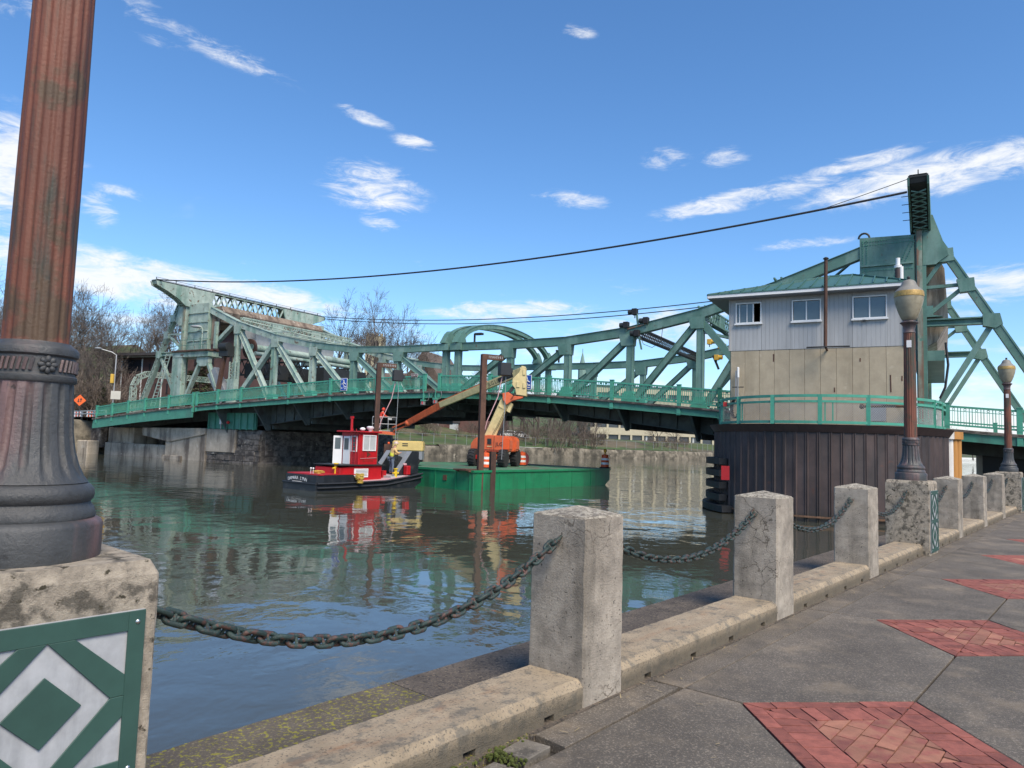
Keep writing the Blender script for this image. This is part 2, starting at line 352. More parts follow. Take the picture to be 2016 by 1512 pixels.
M['helmet'] = mat('hard_hat', (.55, .42, .36), .4, var=.05)
M['gutter'] = mat('gutter_concrete', (.17, .15, .12), .9, var=.3, vs=8, c2=(.09, .08, .065), s2=9, t2=.55, c3=(.25, .22, .17), s3=60, t3=.62, bump=.5, bs=120)
M['truss2'] = mat('truss_green_pale', (.14, .245, .20), .55, var=.2, vs=1.2, c2=(.22, .31, .26), s2=.8, t2=.56, streak=True, c3=(.11, .08, .05), s3=2.6, t3=.66)
M['tide'] = mat('tide_stain', (.15, .085, .05), .9, var=.4, vs=3)
M['straw'] = mat('straw_litter', (.30, .235, .13), .9, var=.3, vs=30)
M['amber'] = mat('amber_lamp', (.75, .36, .03), .3, var=.1)

# ------------------------------------------------------------------ promenade frame (a along the quay, b towards the river)
YW = R(40.69); DR = V((math.sin(YW), math.cos(YW), 0)); PE = V((-DR.y, DR.x, 0)); C1 = V((.491, 4.497, 0))
SP = 3.173; BW = .436; BH = 1.132; PW = .642; WZ = -1.2; QB = 1.17
def wk(a, b, z=0): return C1 + DR*a + PE*b + Z*z
WYAW = math.atan2(DR.y, DR.x)

# river
def water_mat():
    m = bpy.data.materials.new('river_water'); m.use_nodes = True; t = m.node_tree; nd = t.nodes; lk = t.links.new
    b = nd['Principled BSDF']; b.inputs['Base Color'].default_value = (.057, .060, .045, 1); b.inputs['Roughness'].default_value = .035
    b.inputs['IOR'].default_value = 1.5
    tc = nd.new('ShaderNodeTexCoord')
    def noise(sc, det, sz, rot=0, ro=.55, dist=0):
        mp = nd.new('ShaderNodeMapping'); mp.inputs['Scale'].default_value = sz; mp.inputs['Rotation'].default_value = (0, 0, rot); lk(tc.outputs['Object'], mp.inputs[0])
        n = nd.new('ShaderNodeTexNoise'); n.inputs['Scale'].default_value = sc; n.inputs['Detail'].default_value = det; n.inputs['Roughness'].default_value = ro; n.inputs['Distortion'].default_value = dist
        lk(mp.outputs[0], n.inputs['Vector']); return n.outputs['Fac']
    def mt(op, a, c):
        n = nd.new('ShaderNodeMath'); n.operation = op
        for i, x in enumerate((a, c)):
            if isinstance(x, (int, float)): n.inputs[i].default_value = x
            else: lk(x, n.inputs[i])
        return n.outputs[0]
    big = noise(.11, 4, (1, 1, 1), .4, .6, .8)
    rg = nd.new('ShaderNodeMapRange'); rg.interpolation_type = 'SMOOTHSTEP'; lk(big, rg.inputs[0])
    for i, q in zip((1, 2, 3, 4), (.40, .62, .25, 1.0)): rg.inputs[i].default_value = q
    h1 = noise(1.15, 3, (1, .75, 1), .7, .5, .4); h2 = noise(4.5, 3, (1, .8, 1), -.3, .55, .3); h3 = noise(.33, 2, (1, 1, 1), .2)
    h = mt('ADD', mt('MULTIPLY', mt('ADD', mt('MULTIPLY', h1, .085), mt('MULTIPLY', h2, .016)), rg.outputs[0]), mt('MULTIPLY', h3, .10))
    bp = nd.new('ShaderNodeBump'); bp.inputs['Strength'].default_value = .25; bp.inputs['Distance'].default_value = 1.0
    lk(h, bp.inputs['Height']); lk(bp.outputs[0], b.inputs['Normal'])
    return m
M['water'] = water_mat()
mb = MB(); pts = [wk(-400, QB-.1), wk(900, QB-.1), wk(900, 130), wk(-400, 130)]
mb.add([p + Z*WZ for p in pts], [(0, 3, 2, 1)]); mb.f = [tuple(reversed(f)) if False else f for f in mb.f]
wo = struct(mb.build('river', M['water']))
# make sure the surface looks up
if wo.data.polygons[0].normal.z < 0: wo.data.flip_normals()
mb = MB(); mb.add([p + Z*(-4.5) for p in pts], [(0, 1, 2, 3)]); struct(mb.build('river_bed', M['dirt']))

# near-side ground to the horizon and the walkway bed
mb = MB(); mb.add([wk(-1500, -6, -.06), wk(2500, -6, -.06), wk(2500, -2500, -.06), wk(-1500, -2500, -.06)], [(0, 3, 2, 1)])
g = struct(mb.build('plaza_ground', M['asph']))
if g.data.polygons[0].normal.z < 0: g.data.flip_normals()
mb = MB(); mb.box(wk(20, -2.9, -.2), 90, 6.7, .27, (DR, PE, Z))
walk = struct(mb.build('walkway', M['joint']))
WO = ORG[walk.name]
def slab(poly, name='paving_slab', mt='agg', h=.06, top=0, shrink=.008, par=None, bev=.004):
    poly = [p for i, p in enumerate(poly) if math.hypot(p[0]-poly[i-1][0], p[1]-poly[i-1][1]) > .004]
    if len(poly) < 3: return None
    cx = sum(p[0] for p in poly)/len(poly); cy = sum(p[1] for p in poly)/len(poly)
    q = []
    n = len(poly)
    # inset by moving each edge inwards
    def line(i):
        (x0, y0), (x1, y1) = poly[i], poly[(i+1) % n]; dx, dy = x1-x0, y1-y0; l = math.hypot(dx, dy); nx, ny = -dy/l, dx/l
        if (cx-x0)*nx + (cy-y0)*ny < 0: nx, ny = -nx, -ny
        return (x0+nx*shrink, y0+ny*shrink, dx/l, dy/l)
    for i in range(n):
        x0, y0, ax, ay = line(i-1); x1, y1, bx, by = line(i); den = ax*by - ay*bx
        if abs(den) < 1e-6: q.append((x1, y1)); continue
        s_ = ((x1-x0)*by - (y1-y0)*bx)/den; q.append((x0+ax*s_, y0+ay*s_))
    mb = MB(); mb.prism([wk(x, y, top-h) for x, y in q], (0, 0, h))
    return mb.build(name, M[mt], par or walk, bevel=bev)
AC = .82; DA = .87; DB = .80; CB = -1.45; SEAM = -.25
ks = range(-3, 12)
for k in ks:
    a0 = AC + SP*k; a1 = a0 + SP; j = lambda: random.uniform(-.002, .002)
    slab([(a0, SEAM), (a1, SEAM), (a1, CB+DB), (a1-DA, CB), (a0+DA, CB), (a0, CB+DB)], top=j())
    slab([(a0, CB-DB), (a0+DA, CB), (a1-DA, CB), (a1, CB-DB), (a1, CB-2.0), (a0, CB-2.0)], top=j())
    slab([(a0, CB-2.0), (a1, CB-2.0), (a1, -6.2), (a0, -6.2)], top=j())
    if k != -1:
        slab([(a0, SEAM), (a1, SEAM), (a1, -.004), (a0, -.004)], name='gutter_slab', mt='agg', top=-.006+j())
# broken gutter by the first kerb
a = AC - SP
for (x0, x1, y0, y1, dz, tl) in ((a, a+.9, SEAM, -.004, -.008, 0), (a+.92, a+1.2, SEAM+.03, -.03, .004, 0), (a+1.24, a+1.5, SEAM-.0, -.07, -.012, 0), (a+1.55, a+1.8, SEAM+.04, -.01, .0, 0), (a+1.84, a+SP, SEAM, -.004, -.006, 0)):
    slab([(x0, y0), (x1, y0+random.uniform(0, .03)), (x1-.03, y1), (x0+.02, y1-random.uniform(0, .02))], name='gutter_slab', mt='gutter' if x1 < a+2 else 'agg', top=dz)
# brick diamonds
def clip(poly, hp):
    for (px, py, nx, ny) in hp:
        o = []
        for i in range(len(poly)):
            p, q = poly[i], poly[(i+1) % len(poly)]; dp = (p[0]-px)*nx + (p[1]-py)*ny; dq = (q[0]-px)*nx + (q[1]-py)*ny
            if dp >= 0: o.append(p)
            if (dp >= 0) != (dq >= 0): t = dp/(dp-dq); o.append((p[0]+(q[0]-p[0])*t, p[1]+(q[1]-p[1])*t))
        poly = o
        if len(poly) < 3: return []
    return poly
def area(p): return abs(sum(p[i][0]*p[(i+1) % len(p)][1] - p[(i+1) % len(p)][0]*p[i][1] for i in range(len(p))))/2
def diamond(k, single):
    ca = AC + SP*k; cor = [(ca+DA, CB), (ca, CB+DB), (ca-DA, CB), (ca, CB-DB)]
    base = MB(); base.prism([wk(x, y, -.075) for x, y in cor], (0, 0, .06))
    bed = base.build('brick_inset', M['joint'], walk); bed['label'] = 'red brick diamond set in the paving'
    bulk = MB(); bricks = []
    def lay(poly, mt, hp):
        p = clip(poly, hp)
        if len(p) < 3 or area(p) < .0011: return
        if single: slab(p, 'brick', mt, .05, random.uniform(-.005, .002), .0038, bed, 0)
        else: bricks.append((p, mt))
    side = math.hypot(DA, DB); IN = .30
    for i in range(4):
        p, q = cor[i], cor[(i+1) % 4]; ex = ((q[0]-p[0])/side, (q[1]-p[1])/side)
        en = (-ex[1], ex[0])
        if (ca-p[0])*en[0] + (CB-p[1])*en[1] < 0: en = (-en[0], -en[1])
        # mitre planes through the centre
        hp = []
        for c_, o_ in ((p, q), (q, p)):
            dx, dy = ca-c_[0], CB-c_[1]; l = math.hypot(dx, dy); nx, ny = -dy/l, dx/l
            if (o_[0]-c_[0])*nx + (o_[1]-c_[1])*ny < 0: nx, ny = -nx, -ny
            hp.append((c_[0], c_[1], nx, ny))
        for row, (y0, y1, bl) in enumerate(((0, .1, .2), (.1, .3, .1))):
            for c_ in range(-1, 14):
                s0 = c_*bl + (.05 if row else 0)
                poly = [(p[0]+ex[0]*s+en[0]*y, p[1]+ex[1]*s+en[1]*y) for s, y in ((s0, y0), (s0+bl, y0), (s0+bl, y1), (s0, y1))]
                lay(poly, 'brick', hp)
    hp = []
    for i in range(4):
        p, q = cor[i], cor[(i+1) % 4]; ex = ((q[0]-p[0])/side, (q[1]-p[1])/side); en = (-ex[1], ex[0])
        if (ca-p[0])*en[0] + (CB-p[1])*en[1] < 0: en = (-en[0], -en[1])
        hp.append((p[0]+en[0]*IN, p[1]+en[1]*IN, en[0], en[1]))
    for r_ in range(-7, 8):
        for c_ in range(-5, 6):
            x0 = ca + c_*.205 + (r_ % 2)*.1; y0 = CB + r_*.102
            lay([(x0, y0), (x0+.205, y0), (x0+.205, y0+.102), (x0, y0+.102)], 'brick2', hp)
    if not single:
        for mt in ('brick', 'brick2'):
            mb = MB()
            for p, m_ in bricks:
                if m_ != mt: continue
                cx = sum(x for x, y in p)/len(p); cy = sum(y for x, y in p)/len(p)
                mb.prism([wk(cx+(x-cx)*.965, cy+(y-cy)*.965, -.05) for x, y in p], (0, 0, .05+random.uniform(-.002, .002)))
            mb.build('bricks', M[mt], bed, kind='stuff')
for k in range(-1, 10): diamond(k, k in (0, 1))

# moss in the broken gutter
mb = MB()
for i in range(300):
    c_ = random.random()
    a_ = AC-SP+random.choice((random.gauss(1.22, .02), random.gauss(1.525, .03), random.uniform(1.0, 1.8))); b_ = random.choice((random.gauss(-.02, .018), random.uniform(-.22, -.02) if abs(a_-AC+SP-1.52) < .06 else -.012))
    mb.ball(wk(a_, b_, random.uniform(-.02, .004)), random.uniform(.005, .012), 5, 3)
tag(mb.build('moss', M['moss'], kind='stuff'), 'dark green moss growing in the broken gutter joints', 'moss')

# dry straw and leaf litter blown against the kerb
mb = MB(); rl = random.Random(31)
for i in range(380):
    a_ = rl.uniform(-2.5, 22); b_ = -abs(rl.gauss(.05, .09)) if rl.random() < .8 else rl.uniform(-3.2, 0)
    c_ = wk(a_, b_, .004+rl.uniform(0, .006)); d_ = V((rl.uniform(-1, 1), rl.uniform(-1, 1), rl.uniform(-.1, .2))).normalized(); s_ = d_.cross(Z).normalized(); l_ = rl.uniform(.006, .026); w_ = rl.uniform(.001, .004)
    mb.add([c_-d_*l_-s_*w_, c_-d_*l_+s_*w_, c_+d_*l_+s_*w_+Z*.004, c_+d_*l_-s_*w_+Z*.004], [(0, 1, 2, 3)])
tag(mb.build('leaf_litter', M['straw'], kind='stuff'), 'dry straw and leaf litter along the kerb', 'litter')
# quay wall: coping slabs over a face
qw = thing('quay_wall', 'concrete quay wall with dark aggregate coping beside the chain fence', 'wall', wk(0, .8, -4.5))
mb = MB(); mb.box(wk(20, .62, -2.35), 90, 1.04, 4.38, (DR, PE, Z)); mb.build('wall_face', M['pierc'], qw)
cuts = [-9, -6.5, -3.4, -.53] + [-.53+3.3*i for i in range(1, 14)]
for i in range(len(cuts)-1):
    mb = MB(); a0, a1 = cuts[i]+.004, cuts[i+1]-.004
    n = 30; prof = [(-.02, -.16), (-.02, .0), (QB-.012, .0), (QB, -.012), (QB, -.16)]
    rows = []
    for j in range(n+1):
        x = a0+(a1-a0)*j/n; jit = random.uniform(-.004, .004)
        rows.append([wk(x, b+(jit if b > 1 else 0), z + .003) for b, z in prof])
    m_ = len(prof); vs = [p for r_ in rows for p in r_]; fs = []
    for j in range(n):
        for q in range(m_): A = j*m_+q; B = j*m_+(q+1) % m_; fs.append((A, A+m_, B+m_, B))
    fs.append(tuple(range(m_))); fs.append(tuple(n*m_+q for q in reversed(range(m_))))
    mb.add(vs, fs); o = mb.build('coping_slab', M['copel' if i in (1, 2) else 'cope'], qw)
    if i in (1, 2): o['label'] = 'coping slab spotted with yellow lichen'

# kerb beams between the posts
def kerb_mat():
    m = mat('kerb_concrete', (.36, .285, .19), .92, var=.22, vs=4, c2=(.19, .165, .125), s2=9, t2=.57, w2=.07, c3=(.14, .12, .09), s3=75, t3=.60, w3=.06, bump=.7, bs=110)
    t = m.node_tree; nd = t.nodes; lk = t.links.new; b = nd['Principled BSDF']; src = b.inputs['Base Color'].links[0].from_socket
    tc = nd.new('ShaderNodeTexCoord'); sp = nd.new('ShaderNodeSeparateXYZ'); lk(tc.outputs['Object'], sp.inputs[0])
    def mt(op, a, c=None):
        n = nd.new('ShaderNodeMath'); n.operation = op
        for i, x in enumerate((a, c)):
            if x is None: continue
            if isinstance(x, (int, float)): n.inputs[i].default_value = x
            else: lk(x, n.inputs[i])
        return n.outputs[0]
    ns = nd.new('ShaderNodeTexNoise'); ns.inputs['Scale'].default_value = 5; ns.inputs['Detail'].default_value = 7; ns.inputs['Roughness'].default_value = .7
    mp = nd.new('ShaderNodeMapping'); mp.inputs['Scale'].default_value = (.6, 2.2, 1); lk(tc.outputs['Object'], mp.inputs[0]); lk(mp.outputs[0], ns.inputs['Vector'])
    # rust washed down along the chain line, middle of the bench
    d = mt('DIVIDE', mt('SUBTRACT', sp.outputs[1], .24), .085); g = mt('POWER', 2.718, mt('MULTIPLY', mt('MULTIPLY', d, d), -1))
    e = mt('DIVIDE', sp.outputs[0], 1.15); g2 = mt('MAXIMUM', mt('SUBTRACT', 1, mt('MULTIPLY', e, e)), 0)
    r_ = nd.new('ShaderNodeMapRange'); r_.interpolation_type = 'SMOOTHSTEP'; lk(ns.outputs['Fac'], r_.inputs[0])
    for i, q in zip((1, 2, 3, 4), (.45, .72, 0, .7)): r_.inputs[i].default_value = q
    f = mt('MULTIPLY', mt('MULTIPLY', g, g2), r_.outputs[0])
    mx = nd.new('ShaderNodeMix'); mx.data_type = 'RGBA'; lk(f, mx.inputs[0]); lk(src, mx.inputs[6]); mx.inputs[7].default_value = (.30, .145, .065, 1); lk(mx.outputs[2], b.inputs['Base Color'])
    # damp grime low on the walkway face
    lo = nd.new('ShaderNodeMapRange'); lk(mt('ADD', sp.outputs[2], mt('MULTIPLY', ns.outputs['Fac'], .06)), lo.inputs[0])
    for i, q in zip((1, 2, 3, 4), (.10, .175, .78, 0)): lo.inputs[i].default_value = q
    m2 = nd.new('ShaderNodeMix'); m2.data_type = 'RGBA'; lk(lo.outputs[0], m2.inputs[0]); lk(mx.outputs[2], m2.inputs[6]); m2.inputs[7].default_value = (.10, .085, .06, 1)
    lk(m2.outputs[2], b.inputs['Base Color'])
    return m
M['kerb'] = kerb_mat()
def kerb_mesh(L_, seed):
    rnd = random.Random(seed); mb = MB(); n = int(L_/.05); prof = [(.0, .042), (.0, .128), (.042, .168), (.415, .165), (.432, .148), (.432, .042)]
    vs = []; m_ = len(prof)
    for j in range(n+1):
        x = -L_/2 + L_*j/n
        for q, (b, z) in enumerate(prof):
            w = .0018 if 0 < q < 4 else .001
            vs.append((x, b + rnd.uniform(-w, w), z + (rnd.uniform(-w, w) if 0 < q < 5 else 0)))
    fs = []
    for j in range(n):
        for q in range(m_): A = j*m_+q; B = j*m_+(q+1) % m_; fs.append((A, B, B+m_, A+m_))
    fs.append(tuple(reversed(range(m_)))); fs.append(tuple(n*m_+q for q in range(m_)))
    mb.add(vs, fs)
    e = [-L_/2] ; c_ = [-L_/2 + L_*(i+.5)/4 for i in range(4)]
    x = -L_/2
    for q in c_ + [L_/2+.045]:
        x1 = q-.045; mb.box(((x+x1)/2, .217, .0215), x1-x, .43, .043); x = q+.045
    mb.box((0, .25, .02), L_-.02, .36, .039)
    me = mb.mesh('kerb_beam')
    bm = bmesh.new(); bm.from_mesh(me); bmesh.ops.recalc_face_normals(bm, faces=bm.faces); bm.to_mesh(me); bm.free()
    me.materials.append(M['kerb']); return me
BN = ['the lantern pier with the big diamond panel and the post nearest it', 'the first and second plain posts', 'the second and third plain posts', 'the third plain post and the lantern pier in front of the sheet piling',
      'the lantern pier in front of the sheet piling and the next post', 'two small far posts', 'the last two posts', 'the last post and the farthest lantern pier', 'the farthest lantern pier and the bridge']
for i in range(9):
    w0 = PW if i % 4 == 0 else BW; w1 = PW if (i+1) % 4 == 0 else BW
    x0 = BW/2 + SP*(i-1) + w0/2; x1 = BW/2 + SP*i - w1/2; me = kerb_mesh(x1-x0-.006, i)
    o = bpy.data.objects.new('kerb_beam', me); C.objects.link(o); o.location = wk((x0+x1)/2, 0, .003); o.rotation_euler = (0, 0, WYAW)
    tag(o, 'low chamfered concrete kerb beam between ' + BN[i], 'kerb', 'kerb beams under the chains')
# end beam behind the first pier (towards us)
# plain posts
def bollard_mesh(seed):
    rnd = random.Random(seed); mb = MB(); h = BW/2; ch = .014; n = 14
    ring = [(-h+ch, -h), (h-ch, -h), (h, -h+ch), (h, h-ch), (h-ch, h), (-h+ch, h), (-h, h-ch), (-h, -h+ch)]
    vs = []
    for j in range(n+1):
        z = BH*j/n; k = 1.012 - .018*j/n
        for (x, y) in ring: vs.append((x*k + rnd.uniform(-.0025, .0025), y*k + rnd.uniform(-.0025, .0025), z + (rnd.uniform(-.004, .004) if j == n else 0)))
    fs = []
    for j in range(n):
        for q in range(8): A = j*8+q; B = j*8+(q+1) % 8; fs.append((A, B, B+8, A+8))
    b = len(vs); r2 = [(x*.93, y*.93, BH+.012) for x, y in ring]; vs += r2
    for q in range(8): A = n*8+q; B = n*8+(q+1) % 8; fs.append((A, B, b+(q+1) % 8, b+q))
    vs.append((0, 0, BH+.062)); t = len(vs)-1
    for q in range(8): fs.append((b+q, b+(q+1) % 8, t))
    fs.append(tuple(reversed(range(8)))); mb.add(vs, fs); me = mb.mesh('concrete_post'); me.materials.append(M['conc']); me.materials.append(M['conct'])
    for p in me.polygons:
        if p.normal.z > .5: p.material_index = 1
    return me
BL_ = {1: 'largest concrete post with pyramid top and hairline cracks, next to the panelled pier', 2: 'square concrete post with pyramid top, second after the panelled pier',
       3: 'square concrete post with pyramid top, right before the lantern pier by the sheet piling', 5: 'small far concrete post just past the lantern pier by the sheet piling', 6: 'small far concrete post, second past the lantern pier by the sheet piling', 7: 'small far concrete post next to the farthest lantern pier'}
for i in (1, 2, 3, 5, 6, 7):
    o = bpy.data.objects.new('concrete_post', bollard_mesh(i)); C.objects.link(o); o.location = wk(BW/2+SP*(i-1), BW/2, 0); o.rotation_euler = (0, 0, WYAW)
    tag(o, BL_[i], 'post', 'concrete posts of the chain fence')

# lantern piers with panels
def pier(i, label):
    t = thing('lantern_pier', label, 'pier', wk(BW/2+SP*(i-1), BW/2, 0), WYAW, 'lantern piers of the chain fence')
    rnd = random.Random(40+i); h = PW/2; mb = MB(); n = 16; ch = .006
    ring = [(-h+ch, -h), (h-ch, -h), (h, -h+ch), (h, h-ch), (h-ch, h), (-h+ch, h), (-h, h-ch), (-h, -h+ch)]
    vs = []
    lev = [(j/n*1.128, 1.0) for j in range(n+1)] + [(1.172, .935)]
    for z, k in lev:
        for (x, y) in ring: vs.append((x*k + rnd.uniform(-.003, .003), y*k + rnd.uniform(-.003, .003), z + rnd.uniform(-.003, .003)*(z > 1)))
    fs = []
    for j in range(len(lev)-1):
        for q in range(8): A = j*8+q; B = j*8+(q+1) % 8; fs.append((A, B, B+8, A+8))
    fs.append(tuple(reversed(range(8)))); fs.append(tuple((len(lev)-1)*8+q for q in range(8))); mb.add(vs, fs)
    mb.build('pier_block', M['concp'], t, local=True)
    # panel on the walkway face (local -y)
    y = -h; pz0, pz1, pw = .045, 1.02, .555
    pl = MB(); pl.box((0, y-.008, (pz0+pz1)/2), pw, .012, pz1-pz0); panel = pl.build('panel', M['plates'], t, local=True)
    x0, x1 = -pw/2, pw/2; zm = (pz0+pz1)/2; yf = y-.016
    def bar(poly): return MB().prism([(x, yf, z) for x, z in poly], (0, -.006, 0)).build('panel_bar', M['plateg'], panel, local=True, bevel=.0015)
    fwid = .052
    bar([(x0, pz0), (x0+fwid, pz0), (x0+fwid, pz1), (x0, pz1)]); bar([(x1-fwid, pz0), (x1, pz0), (x1, pz1), (x1-fwid, pz1)])
    for z0, z1 in ((pz0, pz0+.06), (pz1-.06, pz1), (zm-.03, zm+.03)): bar([(x0+fwid, z0), (x1-fwid, z0), (x1-fwid, z1), (x0+fwid, z1)])
    for zb, zt in ((pz0+.06, zm-.03), (zm+.03, pz1-.06)):
        zc = (zb+zt)/2; xi = x1-fwid; w = .075
        for sx in (-1, 1):
            for sz in (-1, 1):
                ze = zt if sz > 0 else zb
                bar([(0+sx*.0004, ze), (sx*w, ze), (sx*xi, zc+sz*w*.85), (sx*xi, zc+sz*.0004), (sx*(xi-.04), zc+sz*.0004)])
        d = .105; bar([(d, zc), (0, zc+d*.98), (-d, zc), (0, zc-d*.98)])
    sc = MB()
    for sx in (-1, 1):
        for z in (pz0+.03, zm, pz1-.035): sc.ball((sx*(x1-.024), yf-.006, z), .008, 8, 5, (1, .6, 1))
    sc.build('screws', M['screw'], panel, smooth=True, local=True, kind='stuff')
    return t
pier(0, 'broad lichen-spotted concrete pier with a large green and silver diamond panel')
pier(4, 'broad stained concrete pier carrying a lantern post in front of the brown sheet piling')
pier(8, 'small far concrete pier carrying the lantern post beside the stone abutment')

# lantern posts
def lamp():
    t = thing('lantern_post', 'x', 'street lamp', (0, 0, 0), 0, 'lantern posts along the quay')
    z0 = 0.0   # local zero at pier top
    MB().lathe([(.236, 0), (.238, .012), (.238, .105), (.232, .118), (.215, .128)], 48).build('base_drum', M['post2'], t, smooth=35, local=True)
    MB().lathe([(.213, .128), (.215, .135), (.208, .16), (.198, .172), (.196, .18), (.204, .19), (.207, .205), (.204, .222), (.193, .236), (.180, .244)], 48).build('base_moulding', M['post2'], t, smooth=35, local=True)
    nf = 16
    def fl(tt, z): return 1 - .085*max(0, math.cos(tt*nf))**.6
    prof = [(.185, .244), (.172, .262), (.155, .30), (.140, .35), (.131, .41), (.126, .48), (.122, .55), (.120, .572)]
    MB().lathe(prof, 192, fn=lambda tt, z: fl(tt, z) if .262 < z < .56 else 1).build('fluted_base', M['post2'], t, smooth=60, local=True)
    MB().lathe([(.124, .572), (.128, .578), (.128, .592), (.121, .598), (.120, .655), (.128, .662), (.129, .680), (.123, .69), (.108, .698), (.104, .705)], 64).build('collar', M['post2'], t, smooth=35, local=True)
    for k in range(4):
        a = k*math.pi/2 + .35; ex = V((-math.sin(a), math.cos(a), 0)); ey = V((math.cos(a), math.sin(a), 0)); c = ey*.121 + Z*.627
        mb = MB()
        for p in range(8):
            b = p*math.pi/4; q = MB().ball((0, 0, 0), 1, 8, 5, (.013, .007, .009)); ur = ex*math.cos(b) + Z*math.sin(b); ut = -ex*math.sin(b) + Z*math.cos(b)
            q.xf(frame(c + ur*.018 + ey*.004, ur, ey, ut)); mb.add(q.v, q.f)
        q = MB().ball((0, 0, 0), .009, 8, 5); q.xf(Matrix.Translation(c + ey*.006)); mb.add(q.v, q.f)
        mb.build('rosette', M['post2'], t, smooth=60, local=True)
        mb = MB()
        for p in range(7):
            b = a + .36 + p*(math.pi/2 - .72)/6
            for s_ in (-1, 1):
                q0 = V((math.cos(b-.03*s_)*.1225, math.sin(b-.03*s_)*.1225, .607)); q1 = V((math.cos(b+.03*s_)*.1225, math.sin(b+.03*s_)*.1225, .647))
                if s_ > 0: mb.tube([q0, (q0+q1)/2*1.004, q1], .0055, 5)
        mb.build('braid_relief', M['post2'], t, smooth=60, local=True)
    def fs(tt, z): return 1 - .055*max(0, math.cos(tt*nf))**.7
    MB().lathe([(.099, .70), (.0975, .72), (.0955, 1.4), (.091, 2.0), (.0875, 2.46)], 160, fn=lambda tt, z: fs(tt, z)).build('shaft', M['post1'], t, smooth=60, local=True)
    MB().lathe([(.088, 2.46), (.094, 2.465), (.094, 2.475), (.086, 2.49), (.087, 2.53), (.095, 2.575), (.115, 2.61), (.139, 2.628), (.141, 2.64), (.122, 2.652), (.095, 2.66), (.092, 2.675)], 48).build('capital', M['post2'], t, smooth=35, local=True)
    MB().lathe([(.085, 2.672), (.105, 2.685), (.135, 2.74), (.170, 2.83), (.200, 2.93), (.218, 3.01), (.225, 3.07)], 40).build('globe', M['globe'], t, smooth=60, local=True)
    MB().lathe([(.226, 3.07), (.231, 3.075), (.231, 3.10), (.226, 3.15), (.222, 3.165)], 40).build('gold_band', M['gold'], t, smooth=35, local=True)
    MB().lathe([(.220, 3.165), (.205, 3.19), (.165, 3.225), (.140, 3.25), (.122, 3.285), (.105, 3.33), (.08, 3.36), (.045, 3.372)], 40).build('top_cap', M['cap'], t, smooth=60, local=True)
    MB().lathe([(.03, 3.37), (.028, 3.385), (.018, 3.39), (.03, 3.41), (.024, 3.43), (.008, 3.437)], 16).build('finial', M['dark'], t, smooth=60, local=True)
    d = V((-.55, -.835, 0)); sx = V((d.y, -d.x, 0))*-1
    MB().box(d*.0915 + Z*2.27, .072, .006, .12, (sx, d, Z)).build('sticker', M['sticker'], t, local=True)
    return t
LL = ['lantern post with rusty fluted shaft and rosette collar on the panelled pier', 'rusty lantern post with beige globe and gold band in front of the control house', 'small far lantern post with beige globe beside the stone abutment']
lp = lamp()
for k, i in enumerate((0, 4, 8)):
    p = wk(BW/2+SP*(i-1), BW/2, 1.172)
    if k == 0: lp.location = p; lp['label'] = LL[0]; lp.rotation_euler = (0, 0, .55)
    else: dup(lp, p, 0, LL[k])

# chains
def link_mesh():
    mb = MB(); n = 20; L_ = .0225; r = .0245; w = .0118; pts = []
    for j in range(n):
        t = 2*math.pi*j/n; pts.append(V((math.cos(t)*r + (L_ if math.cos(t) > 0 else -L_), math.sin(t)*r, 0)))
    k = 8; b = 0
    for j in range(n):
        d = (pts[(j+1) % n]-pts[j-1]).normalized(); a = d.cross(Z)
        for q in range(k): t = 2*math.pi*q/k; mb.v.append(pts[j] + (a*math.cos(t) + Z*math.sin(t))*w)
    for j in range(n):
        for q in range(k): A = j*k+q; B = j*k+(q+1) % k; A2 = ((j+1) % n)*k+q; B2 = ((j+1) % n)*k+(q+1) % k; mb.f.append((A, A2, B2, B))
    mb.tube([(0, -r, 0), (0, r, 0)], .008, 6, False)
    me = mb.mesh('chain_link', smooth=60); me.materials.append(M['chain']); return me
LINK = link_mesh(); RINGM = MB(); RINGM.tube([V((0, .03*math.cos(t), .03*math.sin(t))) for t in [2*math.pi*j/14 for j in range(15)]], .008, 6); RING = RINGM.mesh('eye', smooth=60); RING.materials.append(M['chain'])
SAG = [.36, .31, .30, .30, .30, .30, .30, .30]
CN = ['heavy rusty dark green chain hanging from the panelled pier to the first post', 'heavy rusty chain between the first and second plain posts', 'dark green chain between the second and third plain posts', 'chain between the third plain post and the lantern pier by the sheet piling',
      'chain from the lantern pier by the sheet piling to the next post', 'chain between two small far posts, nearer the lantern pier by the sheet piling', 'chain between two small far posts, nearer the farthest lantern pier', 'chain ending at the farthest lantern pier']
